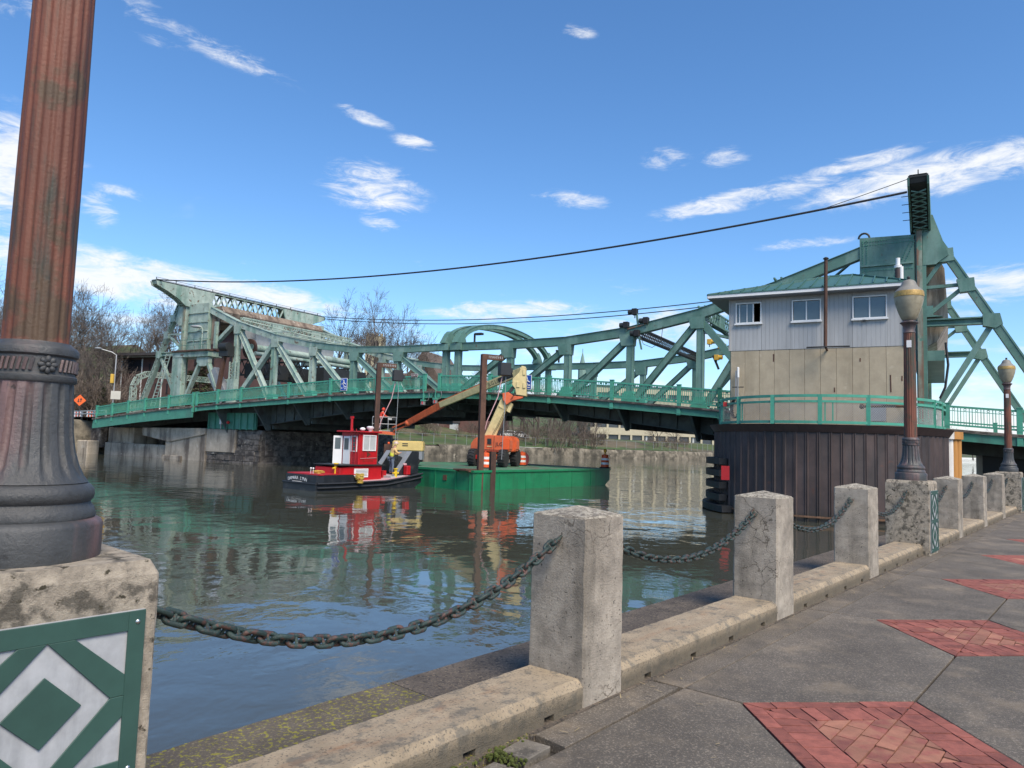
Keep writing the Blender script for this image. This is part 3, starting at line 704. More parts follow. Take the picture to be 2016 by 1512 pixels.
for i in range(8):
    w0 = PW if i % 4 == 0 else BW; w1 = PW if (i+1) % 4 == 0 else BW
    x0 = BW/2 + SP*(i-1) + w0/2 - .01; x1 = BW/2 + SP*i - w1/2 + .01; za = 1.0; span = x1-x0; sag = SAG[i]
    ch = thing('chain', CN[i], 'chain', wk((x0+x1)/2, BW/2, za-sag), 0, 'chains hung between the posts')
    f = lambda s: V((x0+span*s, 0, za - sag*4*s*(1-s)))
    # arc length table
    T = [f(j/400) for j in range(401)]; A = [0]
    for j in range(400): A.append(A[-1] + (T[j+1]-T[j]).length)
    pit = .0700; n = int(A[-1]/pit); pit = A[-1]/n; j = 0
    for q in range(n):
        s = (q+.5)*pit
        while A[j+1] < s: j += 1
        u = (s-A[j])/(A[j+1]-A[j]); p = T[j].lerp(T[j+1], u); d = (T[j+1]-T[j]).normalized(); wp = wk(p.x, BW/2, p.z); dw = DR*d.x + Z*d.z
        roll = (math.pi/4 if q % 2 else -math.pi/4) + .25*math.sin(q*.7+i) + random.uniform(-.12, .12); s1 = PE*1.0; s2 = dw.cross(s1).normalized(); s1 = s2.cross(dw)
        y = s1*math.cos(roll) + s2*math.sin(roll); inst('chain_link', LINK, ch, frame(wp-ORG[ch.name], dw, y, dw.cross(y)))
    for x, sg in ((x0, 1), (x1, -1)):
        inst('eye_bolt', RING, ch, frame(wk(x, BW/2, za)-ORG[ch.name], DR, PE, Z))

# ------------------------------------------------------------------ bridge frame: t along the deck, n across (away from us)
BE = R(31); BD = V((math.cos(BE), -math.sin(BE), 0)); BNV = V((math.sin(BE), math.cos(BE), 0)); B00 = V((-4.49, 52.2, 0))
def bp(t, n, z): return B00 + BD*t + BNV*n + Z*z
def tz(u, v, n):
    d = ray(u, v); P0 = B00 + BNV*n; k = ((P0-EYE).dot(BNV))/d.dot(BNV); P = EYE + d*k - B00; return (P.dot(BD), P.z)
NT, FT = 2.2, 16.8         # truss planes
RAILTOP = [(-45.4, 3.82), (-36.8, 4.6), (-29.3, 5.10), (-26, 5.32), (-16.8, 5.82), (-12, 6.06), (-7.5, 6.18), (-1.5, 6.27), (2.2, 6.2), (8.2, 5.92), (12.7, 5.57), (17, 5.22), (19.45, 5.0), (31, 4.1), (36, 3.7), (60, 2.9)]
def rz(t):
    q = RAILTOP
    if t <= q[0][0]: return q[0][1] + (t-q[0][0])*.09
    for (a, b), (c, d) in zip(q, q[1:]):
        if t <= c: return b + (d-b)*(t-a)/(c-a)
    return q[-1][1]
def dz(t): return rz(t) - 1.07
AXB = (BD, BNV, Z)
def tzprism(poly, n0, n1): return MB().prism([bp(t, n0, z) for t, z in poly], BNV*(n1-n0))
def tzbeam(a, b, n, w, d): return MB().beam(bp(a[0], n, a[1]), bp(b[0], n, b[1]), d, w, BNV)
LEFT = thing('bascule_leaf', 'weathered pale green bascule leaf with counterweight and tower beside the brown brick building', 'bridge', bp(-26, 9, dz(-26)), 0, 'leaves of the bascule bridge')
RIGHT = thing('bascule_leaf', 'darker green bascule leaf rising behind the grey control house', 'bridge', bp(24, 9, dz(24)), 0, 'leaves of the bascule bridge')
APL = thing('approach_span', 'short approach span with green railing at the brick building end of the bridge', 'bridge', bp(-37, 9, dz(-37)))
APR = thing('approach_span', 'approach span with ringed green railing between control house and stone abutment', 'bridge', bp(34, 9, dz(34)))
JT = -1.5                   # centre joint
def strip(par, t0, t1, n0, n1, zo0, zo1, name, mt, step=2.0):
    n = max(1, int(abs(t1-t0)/step)); mb = MB()
    for i in range(n+1):
        t = t0+(t1-t0)*i/n; z = dz(t); mb.v += [bp(t, n0, z+zo0), bp(t, n1, z+zo0), bp(t, n1, z+zo1), bp(t, n0, z+zo1)]
        if i:
            b = (i-1)*4
            for q in range(4): mb.f.append((b+q, b+4+q, b+4+(q+1) % 4, b+(q+1) % 4))
    mb.f.append((0, 1, 2, 3)); e = n*4; mb.f.append((e+3, e+2, e+1, e))
    bm = mb.build(name, mt, par)
    return bm
def railing(par, t0, t1, posts, n=0, rail='rail', rings=False, near=True, fine=True):
    m_ = M[rail]
    for i in range(len(posts)-1):
        a, b = posts[i]+.1, posts[i+1]-.1
        if b-a < .4: continue
        mb = MB(); za, zb = rz(a), rz(b)
        mb.beam(bp(a, n, za-.035), bp(b, n, zb-.035), .10, .10); mb.beam(bp(a, n, za-.95), bp(b, n, zb-.95), .09, .08); mb.beam(bp(a, n, za-.24), bp(b, n, zb-.24), .03, .035); mb.beam(bp(a, n, za-.80), bp(b, n, zb-.80), .03, .035)
        top = mb.build('railing_panel', m_, par)
        if not fine: continue
        mb = MB(); k = max(2, int((b-a)/.12))
        for j in range(1, k):
            t = a+(b-a)*j/k; z = rz(t)
            if rings:
                if j % 4 in (1, 2): continue
            mb.box(bp(t, n, z-.52), .036, .03, .86, AXB)
        if rings:
            for j in range(0, k, 4):
                t = a+(b-a)*(j+1.5)/k
                if t > b-.1: break
                z = rz(t)
                for zo in (-.15, -.88):
                    mb.tube([bp(t+.055*math.cos(q), n, z+zo+.055*math.sin(q)) for q in [2*math.pi*x/8 for x in range(9)]], .014, 4, False)
                for dx in (-.05, .05): mb.box(bp(t+dx, n, z-.52), .02, .03, .62, AXB)
        else:
            for j in range(2, k, 3):
                t = a+(b-a)*(j+.5)/k; z = rz(t)
                for zo in (-.14, -.87): mb.box(bp(t, n, z+zo), .09, .02, .09, AXB)
        mb.build('balusters', m_, top, kind='stuff')
    for t in posts:
        z = rz(t); mb = MB(); mb.box(bp(t, n, z-.46), .24, .2, 1.14, AXB); mb.box(bp(t, n, z+.125), .28, .26, .04, AXB)
        if near: mb.box(bp(t, n-.02, z-1.36), .24, .14, .72, AXB)
        mb.build('railing_post', m_, par)
PL = [-45.39, -42.59, -39.85, -37.0, -33.19, -29.5]; PLL = [-28.95, -26.0, -22.8, -16.75, -11.91, -7.0, -2.33]; PRR = [-.95, 3.46, 8.17, 12.67, 17.04, 19.5, 23.5, 27.5, 30.6]; PAR = [30.9, 33.9, 36.9, 39.9]
railing(APL, 0, 0, PL); railing(LEFT, 0, 0, PLL); railing(RIGHT, 0, 0, PRR[:6]); railing(RIGHT, 0, 0, PRR[5:]); railing(APR, 0, 0, PAR, rings=True)
railing(APL, 0, 0, PL[::2]+[-29.5], n=19, near=False, fine=False); railing(LEFT, 0, 0, PLL, n=19, near=False); railing(RIGHT, 0, 0, PRR, n=19, near=False); railing(APR, 0, 0, PAR, n=19, near=False, fine=False)
for par, t0, t1 in ((APL, -46, -29.4), (LEFT, -29.0, -1.56), (RIGHT, -1.44, 30.7), (APR, 30.8, 60)):
    strip(par, t0, t1, -.12, 19.1, -.09, -.24, 'deck', M['pierc'] if par in (APL, APR) else M['under'])
    strip(par, t0, t1, -.14, .02, -.10, -.20, 'deck_edge', M['pierd'])
    strip(par, t0, t1, -.02, .10, -.21, -.60 if par in (LEFT, RIGHT) else -.66, 'fascia_girder', M['girder'])
    if par in (LEFT, RIGHT):
        strip(par, t0, t1, -.10, -.02, -.55, -.60, 'fascia_flange', M['girder'])
        for n in (4.6, 7, 9.5, 12, 14.4): strip(par, t0, t1, n, n+.16, -.25, -.85, 'stringer', M['under'])
    else:
        for n in (3, 7, 11, 15): strip(par, t0, t1, n, n+.3, -.25, -1.25, 'girder', M['under'])
strip(APL, -46, -29.4, -.06, .0, -.66, -1.15, 'fascia_apron', M['girder'])
# cantilever brackets and cross floor beams at the panel points
def brackets(par, ts, ext):
    for t in ts:
        z = dz(t); e = ext(t)
        MB().prism([bp(t-.05, .12, z-.45), bp(t-.05, NT, z-.45), bp(t-.05, NT, z-e), bp(t-.05, NT-.5, z-e)], BD*.1).build('bracket', M['under'], par)
        MB().beam(bp(t, .2, z-.60), bp(t, NT-.4, z-e-.02), .04, .16, Z).build('bracket_flange', M['under'], par)
        MB().prism([bp(t-.07, NT+.2, z-.3), bp(t-.07, FT-.2, z-.3), bp(t-.07, FT-.2, z-e*.95), bp(t-.07, NT+.2, z-e*.95)], BD*.14).build('floor_beam', M['under'], par)
gd = lambda t: (.80 + .040*abs(t-JT)) if t > JT else (.85 + .062*abs(t-JT))
brackets(LEFT, [-26.4, -21.3, -16.4, -11.6, -6.9, -2.1], lambda t: gd(t)+.55)
brackets(RIGHT, [-.92, 3.74, 8.41, 13.0, 17.7, 22.4], lambda t: gd(t)+.55)
# main girders under the trusses
for par, t0, t1 in ((LEFT, -29, -1.6), (RIGHT, -1.4, 26)):
    for n in (NT, FT):
        k = 14; mb = MB()
        for i in range(k+1):
            t = t0+(t1-t0)*i/k; z = dz(t); g_ = gd(t)
            mb.v += [bp(t, n-.06, z-.2), bp(t, n+.06, z-.2), bp(t, n+.06, z-g_), bp(t, n-.06, z-g_)]
            if i:
                b = (i-1)*4
                for q in range(4): mb.f.append((b+q, b+4+q, b+4+(q+1) % 4, b+(q+1) % 4))
        mb.f += [(0, 1, 2, 3), (k*4+3, k*4+2, k*4+1, k*4)]; gm = mb.build('main_girder', M['under'], par)
        mb = MB()
        for i in range(k):
            ta = t0+(t1-t0)*i/k; tb_ = t0+(t1-t0)*(i+1)/k; mb.beam(bp(ta, n, dz(ta)-gd(ta)), bp(tb_, n, dz(tb_)-gd(tb_)), .05, .5, Z)
        for i in range(int((t1-t0)/1.15)):
            t = t0+1.15*i+.4; z = dz(t); mb.box(bp(t, n-.12, z-.2-(gd(t)-.2)/2), .05, .14, gd(t)-.25, AXB)
        mb.build('stiffeners', M['under'], gm, kind='stuff')
        # lower stiffening girder deck (the black band with openings)
    for n in (5.8, 10.7, 13.2):
        strip(par, t0+1, t1-1, n, n+.12, -.9, -1.75 if par is LEFT else -1.35, 'floor_stringer', M['under'])
# rolling segments / deep pit girders
for par, tc, sg in ((LEFT, -26.4, -1), (RIGHT, 24.0, 1)):
    for n in (NT, FT):
        ar = [bp(tc + sg*(5.0*math.sin(a)) - sg*1.0, n-.35, 7.6-5.0*math.cos(a)) for a in [R(x) for x in range(-42, 66, 9)]]
        MB().prism(ar, BNV*.7).build('rolling_segment', M['under'] if par is LEFT else M['truss'], par)
# deep green skirt between segment and pier, left
MB().prism([bp(-29.2, 1.5, 1.9), bp(-22.5, 1.5, 1.9), bp(-22.5, 1.5, 3.4), bp(-29.2, 1.5, 3.4)], BNV*.2).build('skirt_plate', M['girder'], LEFT)
mb = MB()
for i in range(8): mb.box(bp(-29+i*.9, 1.43, 2.6), .09, .12, 1.5, AXB)
mb.build('skirt_ribs', M['girder'], LEFT, kind='stuff')

# trusses
def truss(par, nodes, sg, mt0, plates, wch=.5):
    """nodes: (t, z of chord centre) from the joint outward"""
    for n, side in ((NT, 0), (FT, 1)):
        for i in range(len(nodes)-1):
            mt = M['truss2'] if par is LEFT and i < 3 else mt0; (t0, z0), (t1, z1) = nodes[i], nodes[i+1]; w = wch*(1+.03*i)
            p0, p1 = bp(t0, n, z0), bp(t1, n, z1); MB().beam(p0, p1, .52, w, BNV).build('top_chord', mt, par)
            up = (p1-p0).normalized().cross(BNV).normalized(); up = up if up.z > 0 else -up
            MB().beam(p0+up*(w/2+.012), p1+up*(w/2+.012), .66, .03, BNV).build('chord_cover_plate', mt, par)
        for i, (t, z) in enumerate(nodes[:-1]):
            zb = dz(t)-.2
            if i > plates: break
            mt = M['truss2'] if par is LEFT and i < 3 else mt0
            mb = MB(); mb.beam(bp(t, n, z-.3), bp(t, n, zb), .42, .36, BNV); mb.beam(bp(t-.19, n, z-.3), bp(t-.19, n, zb), .5, .025, BNV); mb.beam(bp(t+.19, n, z-.3), bp(t+.19, n, zb), .5, .025, BNV)
            mb.build('post', mt, par)
            if i >= 1:
                w = .62; lean = -sg
                tzprism([(t-.75 if lean < 0 else t-.32, z-.2), (t+.75 if lean > 0 else t+.32, z-.2), (t+.55 if lean > 0 else t+.26, z-.95), (t-.55 if lean < 0 else t-.26, z-.95)], n-.29, n+.29).build('gusset_plate', mt, par)
            tzprism([(t-.55, zb+.1), (t+.55, zb+.1), (t+.3, zb+.85), (t-.3, zb+.85)], n-.30, n+.30).build('foot_gusset', M['rail'], par)
            if i >= 1:
                t2 = nodes[i-1][0]; a = (t-sg*.25, z-.55); b = (t2+sg*.35, dz(t2)+.1)
                mb = MB(); p, q = bp(a[0], n, a[1]), bp(b[0], n, b[1]); mb.beam(p, q, .34, .36, BNV); u = (q-p).normalized().cross(BNV).normalized()
                for s_ in (-1, 1): mb.beam(p+u*(.18*s_), q+u*(.18*s_), .46, .025, BNV)
                mb.build('diagonal', mt, par)
LN = [(-2.07, 8.66), (-6.87, 8.64), (-11.61, 8.82), (-16.41, 9.40), (-21.32, 10.35), (-26.56, 11.85), (-30.6, 13.45)]
RN = [(-.93, 8.64), (3.73, 8.6), (8.4, 8.66), (13.0, 9.10), (17.68, 10.0), (22.3, 11.33), (27.2, 13.0)]
truss(LEFT, LN, -1, M['faded'], 5); truss(RIGHT, RN, 1, M['truss'], 5, .54)
# the reversed diagonals next to the towers
for par, ns, mt in ((LEFT, LN, M['faded']), (RIGHT, RN, M['truss'])):
    for n in (NT, FT):
        (t1, z1), (t2, z2) = ns[4], ns[5]
        tzbeam((t1, z1-.4), (t2, dz(t2)+.1), n, .42, .4).build('diagonal', mt, par)
# portal arches over the joint
for par, t, mt in ((LEFT, -2.07, M['truss']), (RIGHT, -.93, M['truss'])):
    for k, (o1, o2) in enumerate(((0, .34),)):
        pts = []
        for i in range(25):
            a = math.pi*i/24; c, s = math.cos(a), math.sin(a); pts.append((9.5-7.3*c, 8.85+2.35*s**.9))
        mb = MB()
        for i in range(24):
            (n0, z0), (n1, z1) = pts[i], pts[i+1]; mb.beam(bp(t, n0, z0), bp(t, n1, z1), .44, .06, BD); d = V((0, n1-n0, z1-z0)).normalized()
            mb.beam(bp(t, n0+d.z*.30, z0-d.y*.30), bp(t, n1+d.z*.30, z1-d.y*.30), .44, .06, BD)
            mb.beam(bp(t, n0+d.z*.15, z0-d.y*.15), bp(t, n1+d.z*.15, z1-d.y*.15), .36, .30, BD)
        mb.build('portal_arch', mt, par)
        for n, q in ((NT, 1), (FT, -1)):
            MB().prism([bp(t-.24, n-.62*q, 8.93), bp(t-.24, n+.75*q, 8.93), bp(t-.24, n+.45*q, 9.5), bp(t-.24, n+.30*q, 9.95), bp(t-.24, n-.05*q, 9.7)], BD*.48).build('arch_foot', mt, par)
            MB().box(bp(t, n+.05, 8.62), 1.0, 1.1, .5, AXB).build('arch_seat', mt, par)
# lattice helper along n
def lattice(p0, p1, h, w, up=Z, k=10, bar=.06, fl=.09, x=True):
    mb = MB(); d = p1-p0; dn = d.normalized(); u = (up-dn*up.dot(dn)).normalized(); s = dn.cross(u)
    for a in (-1, 1):
        for b in ((-1, 1) if w > 0 else (0,)): mb.beam(p0+u*(a*h/2)+s*(b*w/2), p1+u*(a*h/2)+s*(b*w/2), fl, fl, u)
    for i in range(k):
        q0 = p0+d*(i/k); q1 = p0+d*((i+1)/k)
        for b in ((-1, 1) if w > 0 else (0,)):
            o = s*(b*w/2)
            if x or i % 2 == 0: mb.beam(q0+u*(h/2)+o, q1-u*(h/2)+o, bar*.4, bar, s)
            if x or i % 2: mb.beam(q0-u*(h/2)+o, q1+u*(h/2)+o, bar*.4, bar, s)
    return mb
# lateral struts between the trusses
for par, t, z, mt in ((LEFT, -26.2, 12.05, M['faded']), (RIGHT, 22.3, 11.5, M['truss']), (RIGHT, 17.7, 10.1, M['truss'])):
    lattice(bp(t, NT, z), bp(t, FT, z), .8, .4, Z, 26, .07, .1).build('lateral_strut', mt, par)
    for n in (NT+4.2, NT+9.3): MB().box(bp(t, n, z), .46, 1.3, .84, AXB).build('strut_plate', mt, par)
for par, a, b, mt in ((LEFT, (-26.2, 12.3), (-21.3, 10.8), M['faded']), (LEFT, (-21.3, 10.7), (-16.4, 9.8), M['faded']), (RIGHT, (17.7, 10.1), (22.3, 11.4), M['truss']), (RIGHT, (22.3, 11.4), (27, 13), M['truss'])):
    for n0, n1 in ((NT, 9.5), (FT, 9.5)):
        MB().beam(bp(a[0], n0, a[1]), bp(b[0], n1, b[1]), .08, .16, Z).build('lateral_bar', mt, par); MB().beam(bp(b[0], n0, b[1]), bp(a[0], n1, a[1]), .08, .16, Z).build('lateral_bar', mt, par)
MB().beam(bp(17.7, NT, 10.05), bp(17.7, FT, 8.9), .16, .2, Z).build('sway_bar', M['truss'], RIGHT)
MB().beam(bp(17.7, NT, 8.9), bp(17.7, FT, 10.05), .16, .2, Z).build('sway_bar', M['truss'], RIGHT)

# towers (columns, back legs, counterweights) -- one at each end
def tower(par, T, sg, mt, cw, zt, legtop, legbot, strut, cwpoly, plate, label):
    tw = thing('bridge_tower', label, 'tower', bp(T, 9, dz(T)), 0, 'towers of the bascule bridge')
    q = lambda t: T + sg*t
    for n in (NT, FT):
        MB().beam(bp(T, n, dz(T)-.2), bp(T, n, zt), .62, .5, BNV).build('column', mt, tw)
        MB().box(bp(T-sg*.06, n-.36, (dz(T)+zt)/2+.2), .26, .10, zt-dz(T), AXB).build('column_plate', M['faded2'], tw)
        # back leg with lacing
        a, b = legtop, legbot; pa, pb = bp(a[0], n, a[1]), bp(b[0], n, b[1]); d = (pb-pa).normalized(); s = d.cross(BNV).normalized()
        mb = MB()
        for o in (-1, 1): mb.beam(pa+s*(.17*o), pb+s*(.17*o), .46, .08, BNV)
        mb.beam(pa, pb, .04 if par is LEFT else .40, .34, BNV)
        lg = mb.build('back_leg', mt, tw)
        L_ = (pb-pa).length; mb = MB(); k = int(L_/.3) if par is LEFT else 0
        for i in range(k):
            for nn in (-.25, .25): mb.beam(pa+d*(i*.3)+s*.18*(1 if i % 2 else -1)+BNV*nn, pa+d*((i+1)*.3)-s*.18*(1 if i % 2 else -1)+BNV*nn, .02, .07, BNV)
        if k: mb.build('lacing', mt, lg, kind='stuff')
        # head plate
        tzprism([(q(.1), zt-.95), (q(.2), zt+.4), (q(.58), zt+.4), (q(1.3), zt-1.9), (q(1.0), zt-2.1), (q(.7), zt-2.35), (q(.1), zt-2.35)], n-.33, n+.33).build('head_plate', mt, tw)
        # strut, braces
        zs = strut; f = (zs-legbot[1])/(legtop[1]-legbot[1]); tl = legbot[0]+(legtop[0]-legbot[0])*f
        mb = MB(); mb.beam(bp(T, n, zs+.16), bp(tl, n, zs+.16), .46, .07, BNV); mb.beam(bp(T, n, zs-.16), bp(tl, n, zs-.16), .46, .07, BNV); mb.beam(bp(T, n, zs), bp(tl, n, zs), .05, .3, BNV); mb.build('strut', mt, tw)
        MB().prism([bp(tl-.45, n-.28, zs+.32), bp(tl+.3, n-.28, zs+.32), bp(tl+.42, n-.28, zs-.25), bp(tl+.1, n-.28, zs-.45), bp(tl-.45, n-.28, zs-.3)], BNV*.56).build('joint_plate', mt, tw)
        tzbeam((tl-sg*.1, zs-.3), (q(.35), dz(T)+.4), n, .28, .28).build('brace', mt, tw)
        def onleg(z): g = (z-legbot[1])/(legtop[1]-legbot[1]); return legbot[0]+(legtop[0]-legbot[0])*g
        for z0, z1 in ((zs+.35, zs+2.0), (zs+2.2, zs+3.7)):
            tzbeam((q(.2), z0), (onleg(z1), z1), n, .2, .22).build('brace', mt, tw); tzbeam((q(.2), z1-.05), (onleg(z1), z1), n, .17, .22).build('brace', mt, tw)
            tzprism([(onleg(z1)-.5, z1+.25), (onleg(z1)+.3, z1+.3), (onleg(z1)+.35, z1-.4), (onleg(z1)-.35, z1-.45)], n-.27, n+.27).build('joint_plate', mt, tw)
        tzprism([(T, zs+.9), (q(.55), zs+.9), (q(.55), zs+.4), (q(1.0), zs+.3), (T, zs+.3)], n-.3, n+.3).build('joint_plate', mt, tw)
    # cross beam with cantilevered arms
    zb = zt+1.1; n0, n1 = NT-3.8, FT+3.8
    arm = [(n0, zb+.35), (n0+.15, zb-.05), (n0+1.3, zb-.45), (n0+2.5, zb-1.0), (n0+3.3, zb-1.55), (NT+2.0, zb-1.6), (NT+2.6, zb-.4), (NT+2.8, zb+.35)]
    for flip in (0, 1):
        f = (lambda n: n) if not flip else (lambda n: NT+FT-n)
        for o in (-.44, .44): MB().prism([bp(T+o-.05, f(n), z) for n, z in arm], BD*.10).build('arm_plate', mt, tw)
        mb = MB()
        for (na, za), (nb, zb_) in zip(arm[:5], arm[1:6]): mb.beam(bp(T, f(na+.1), za+.16), bp(T, f(nb+.1), zb_+.16), .80, .05, BD)
        mb.build('arm_soffit', M['dark'] if par is RIGHT else mt, tw)
        mb = MB()
        for i in range(9):
            n = n0+.5+i*.36; g = min(1, max(0, (n-n0)/3.3)); z = zb-.05-1.45*g**1.4
            mb.beam(bp(T-.33, f(n), z-.06), bp(T+.33, f(n+.36), z-.16), .03, .06, BD.cross(Z)); mb.beam(bp(T+.33, f(n), z-.06), bp(T-.33, f(n+.36), z-.16), .03, .07, BD.cross(Z))
        mb.build('arm_lacing', mt, tw, kind='stuff')
        mb = MB()
        for i in range(4): mb.tube([bp(T-.38, f(n0+1+i*.5), zb-.3-i*.28), bp(T-.8, f(n0+1+i*.5), zb-.3-i*.28)], .02, 5)
        mb.build('step_irons', M['dark'], tw, kind='stuff')
    MB().box(bp(T, (NT+FT)/2, zb+.42), .9, FT-NT+7.4, .1, AXB).build('arm_walkway', M['dark'], tw)
    lattice(bp(T, NT+2.6, zb-.35), bp(T, FT-2.6, zb-.35), 1.4, .7, Z, 14, .16, .16, x=False).build('cross_beam', mt, tw)
    mb = MB()
    for i in range(11): n = n0+.3+i*2.1; mb.box(bp(T, n, zb+.62), .05, .05, .35, AXB)
    for zo in (.62, .79): mb.beam(bp(T, n0+.3, zb+zo), bp(T, n1-.3, zb+zo), .03, .03)
    mb.build('walkway_rail', M['dark'], tw, kind='stuff')
    # counterweight on the leaf
    MB().prism([bp(t, NT+.7, z) for t, z in cwpoly], BNV*(FT-NT-1.4)).build('counterweight', cw, par)
    zs_ = [z for t, z in cwpoly]
    for n, o in ((NT-.35, 0), (FT-.1, 0)):
        MB().prism([bp(t, n, z) for t, z in plate], BNV*.45).build('counterweight_plate', mt, par)
    z0, z1 = min(z for t, z in plate), max(z for t, z in plate); t0, t1 = min(t for t, z in plate), max(t for t, z in plate)
    k = 4 if par is LEFT else 1
    for i in range(1, k+1): MB().box(bp((t0+t1)/2, NT-.40, z0+(z1-z0)*i/(k+1)), t1-t0-.1, .1, .1, AXB).build('plate_rib', mt, par)
    return tw
TL = tower(LEFT, -34.6, -1, M['faded'], M['cw'], 14.5, (-35.3, 15.2), (-41.9, 2.9), 9.35, [(-34.0, 13.7), (-30.2, 14.0), (-29.8, 13.4), (-30.2, 12.4), (-33.8, 12.2)],
           [(-33.7, 14.15), (-30.7, 14.15), (-30.6, 9.55), (-33.7, 9.6)], 'pale rusty green bridge tower with lattice back leg beside the brown brick building')
TR = tower(RIGHT, 29.8, 1, M['truss'], M['cwr'], 14.2, (30.35, 13.6), (36.3, 2.7), 8.7, [(26.9, 13.7), (30.1, 13.6), (30.9, 11.8), (31.05, 8.9), (30.5, 7.8), (29.6, 7.3), (27.0, 9.2)],
           [(26.8, 13.7), (29.5, 13.6), (29.5, 10.4), (26.8, 10.6)], 'green bridge tower with A-shaped back leg rising behind the control house')
# left tower extras: platform, A brace, ladder, machinery
MB().box(bp(-32.4, 2.3, 9.42), 5.6, 2.2, .14, AXB).build('platform', M['rust'], TL)
MB().box(bp(-32.4, 2.3, 9.08), 5.4, 1.8, .5, AXB).build('platform_girder', M['faded'], TL)
mb = MB()
for i in range(6): mb.tube([bp(-35+i*1.04, 1.25, 9.45), bp(-35+i*1.04, 1.25, 10.5)], .03, 5)
for z in (9.95, 10.5): mb.tube([bp(-35.1, 1.25, z), bp(-29.7, 1.25, z)], .03, 5)
mb.build('platform_rail', M['truss'], TL)
tzprism([(-31.7, 8.8), (-29.9, 8.8), (-29.9, 8.2), (-30.3, 7.9), (-31.2, 7.9), (-31.7, 8.3)], 1.6, 2.0).build('brace_head', M['faded'], TL)
for a, b in (((-31.4, 8.2), (-33.6, 4.3)), ((-30.1, 8.2), (-28.0, 4.6))): tzbeam(a, b, 1.8, .26, .4).build('brace_leg', M['faded'], TL)
mb = MB()
for o in (-.35, .35): mb.beam(bp(-35.6+o, 1.2, 9.2), bp(-37.7+o, 1.2, 3.9), .06, .1, BNV)
for i in range(16): f = i/15; mb.beam(bp(-35.95-2.1*f, 1.2, 9.1-5.1*f), bp(-35.25-2.1*f, 1.2, 9.1-5.1*f), .06, .04, Z)
mb.build('ladder', M['faded'], TL)
MB().box(bp(-34.55, 1.7, 6.6), 1.5, .5, 5.2, AXB).build('machinery_casing', M['faded'], TL)
MB().beam(bp(-29.6, 2.0, 7.4), bp(-27.4, 2.0, 4.6), .6, 1.2, BNV).build('rack_casing', M['grey'], LEFT)
# gears and shafting on the left leaf
MB().lathe([(.2, -.15), (.85, -.15), (.95, -.1), (.95, .1), (.85, .15), (.2, .15)], 28).xf(frame(bp(-26.0, 3.2, 9.6), BD, Z, -BNV)).build('bull_gear', M['rust'], LEFT, smooth=40)
MB().tube([bp(-25.6, 3.0, 9.7), bp(-25.6, 16.2, 9.7)], .34, 12).build('line_shaft', M['faded'], LEFT, smooth=60)
MB().tube([bp(-25.0, 3.0, 9.1), bp(-25.0, 16.2, 9.1)], .2, 10).build('line_shaft', M['faded'], LEFT, smooth=60)
MB().box(bp(-28.2, 9.8, 11.0), 2.6, 10.5, 2.2, AXB).build('machinery_house', M['panew'], LEFT)
MB().box(bp(-26.3, 9.6, 7.6), 2.2, 11.5, 1.4, AXB).build('machinery_deck', M['dark'], LEFT)
MB().box(bp(-22.5, 11.5, 7.2), 2.0, 6, 2.2, AXB).build('machinery_deck', M['dark'], LEFT)
for n in (4.4, 7.4, 11, 14.3):
    lattice(bp(-29.5, n, 8.0), bp(-23, n, 8.0), 1.5, 0, Z, 7, .12, .16).build('machinery_truss', M['dark'], LEFT)
MB().box(bp(-27.3, 1.7, 9.2), 1.3, .9, 1.0, AXB).build('gear_box', M['dark'], LEFT); MB().tube([bp(-27.8, 1.4, 9.6), bp(-26.7, 1.4, 9.6)], .42, 12).build('motor', M['dark'], LEFT, smooth=60)
MB().beam(bp(-27.4, 1.55, 9.2), bp(-28.3, 1.55, 4.4), .3, .35, BNV).build('rusty_strut', M['rust'], LEFT)
MB().box(bp(-26.55, 1.9, 5.3), .95, .5, 2.6, AXB).build('column_casing', M['faded'], LEFT)
lattice(bp(-26.5, 1.9, 6.6), bp(-26.5, 1.9, 8.2), .8, .3, BD, 3, .07, .1).build('lattice_column', M['faded'], LEFT)
MB().box(bp(-30.2, 2.4, 11.6), .5, .5, 3.0, AXB).build('counterweight_cheek', M['cw'], LEFT)
tzbeam((-29.6, 10.2), (-27.0, 12.0), NT, .34, .4).build('diagonal', M['faded'], LEFT)
tzbeam((-29.4, 9.6), (-29.4, 12.2), 1.9, .28, .28).build('pipe_riser', M['faded'], LEFT)
# right tower: pier machinery glimpsed past the house
MB().box(bp(30.1, 9, 6.9), 1.5, 14, .55, AXB).build('cross_girder', M['truss'], TR)
MB().box(bp(30.75, 2.6, 3.9), .6, .6, .9, AXB).build('cabinet', M['grey'], TR)
MB().tube([bp(30.9, 2.1, 7.6), bp(31.0, 2.1, 6.4), bp(30.85, 2.1, 5.2), bp(30.6, 2.1, 4.6)], .07, 6).build('conduit', M['cable'], TR)
mb = MB(); rv = random.Random(2)
for (a_, b_, c_, d_) in ((26.95, 13.45, 29.4, 13.45), (26.95, 13.25, 29.4, 13.25), (26.95, 12.05, 29.4, 12.0), (26.95, 11.8, 29.4, 11.75), (26.95, 13.5, 26.95, 10.8), (27.15, 13.5, 27.15, 10.8), (29.35, 13.4, 28.3, 10.8), (29.5, 13.2, 28.5, 10.8)):
    k_ = int(math.hypot(c_-a_, d_-b_)/.13)
    for i in range(k_+1): mb.box(bp(a_+(c_-a_)*i/k_, NT-.365, b_+(d_-b_)*i/k_), .05, .05, .05, AXB)
mb.build('rivets', M['girder'], RIGHT, kind='stuff')
MB().tube([bp(27.0+.28*math.cos(a), NT, 13.75+.3*math.sin(a)) for a in [math.pi*i/8 for i in range(9)]], .06, 6).build('lifting_eye', M['dark'], RIGHT)

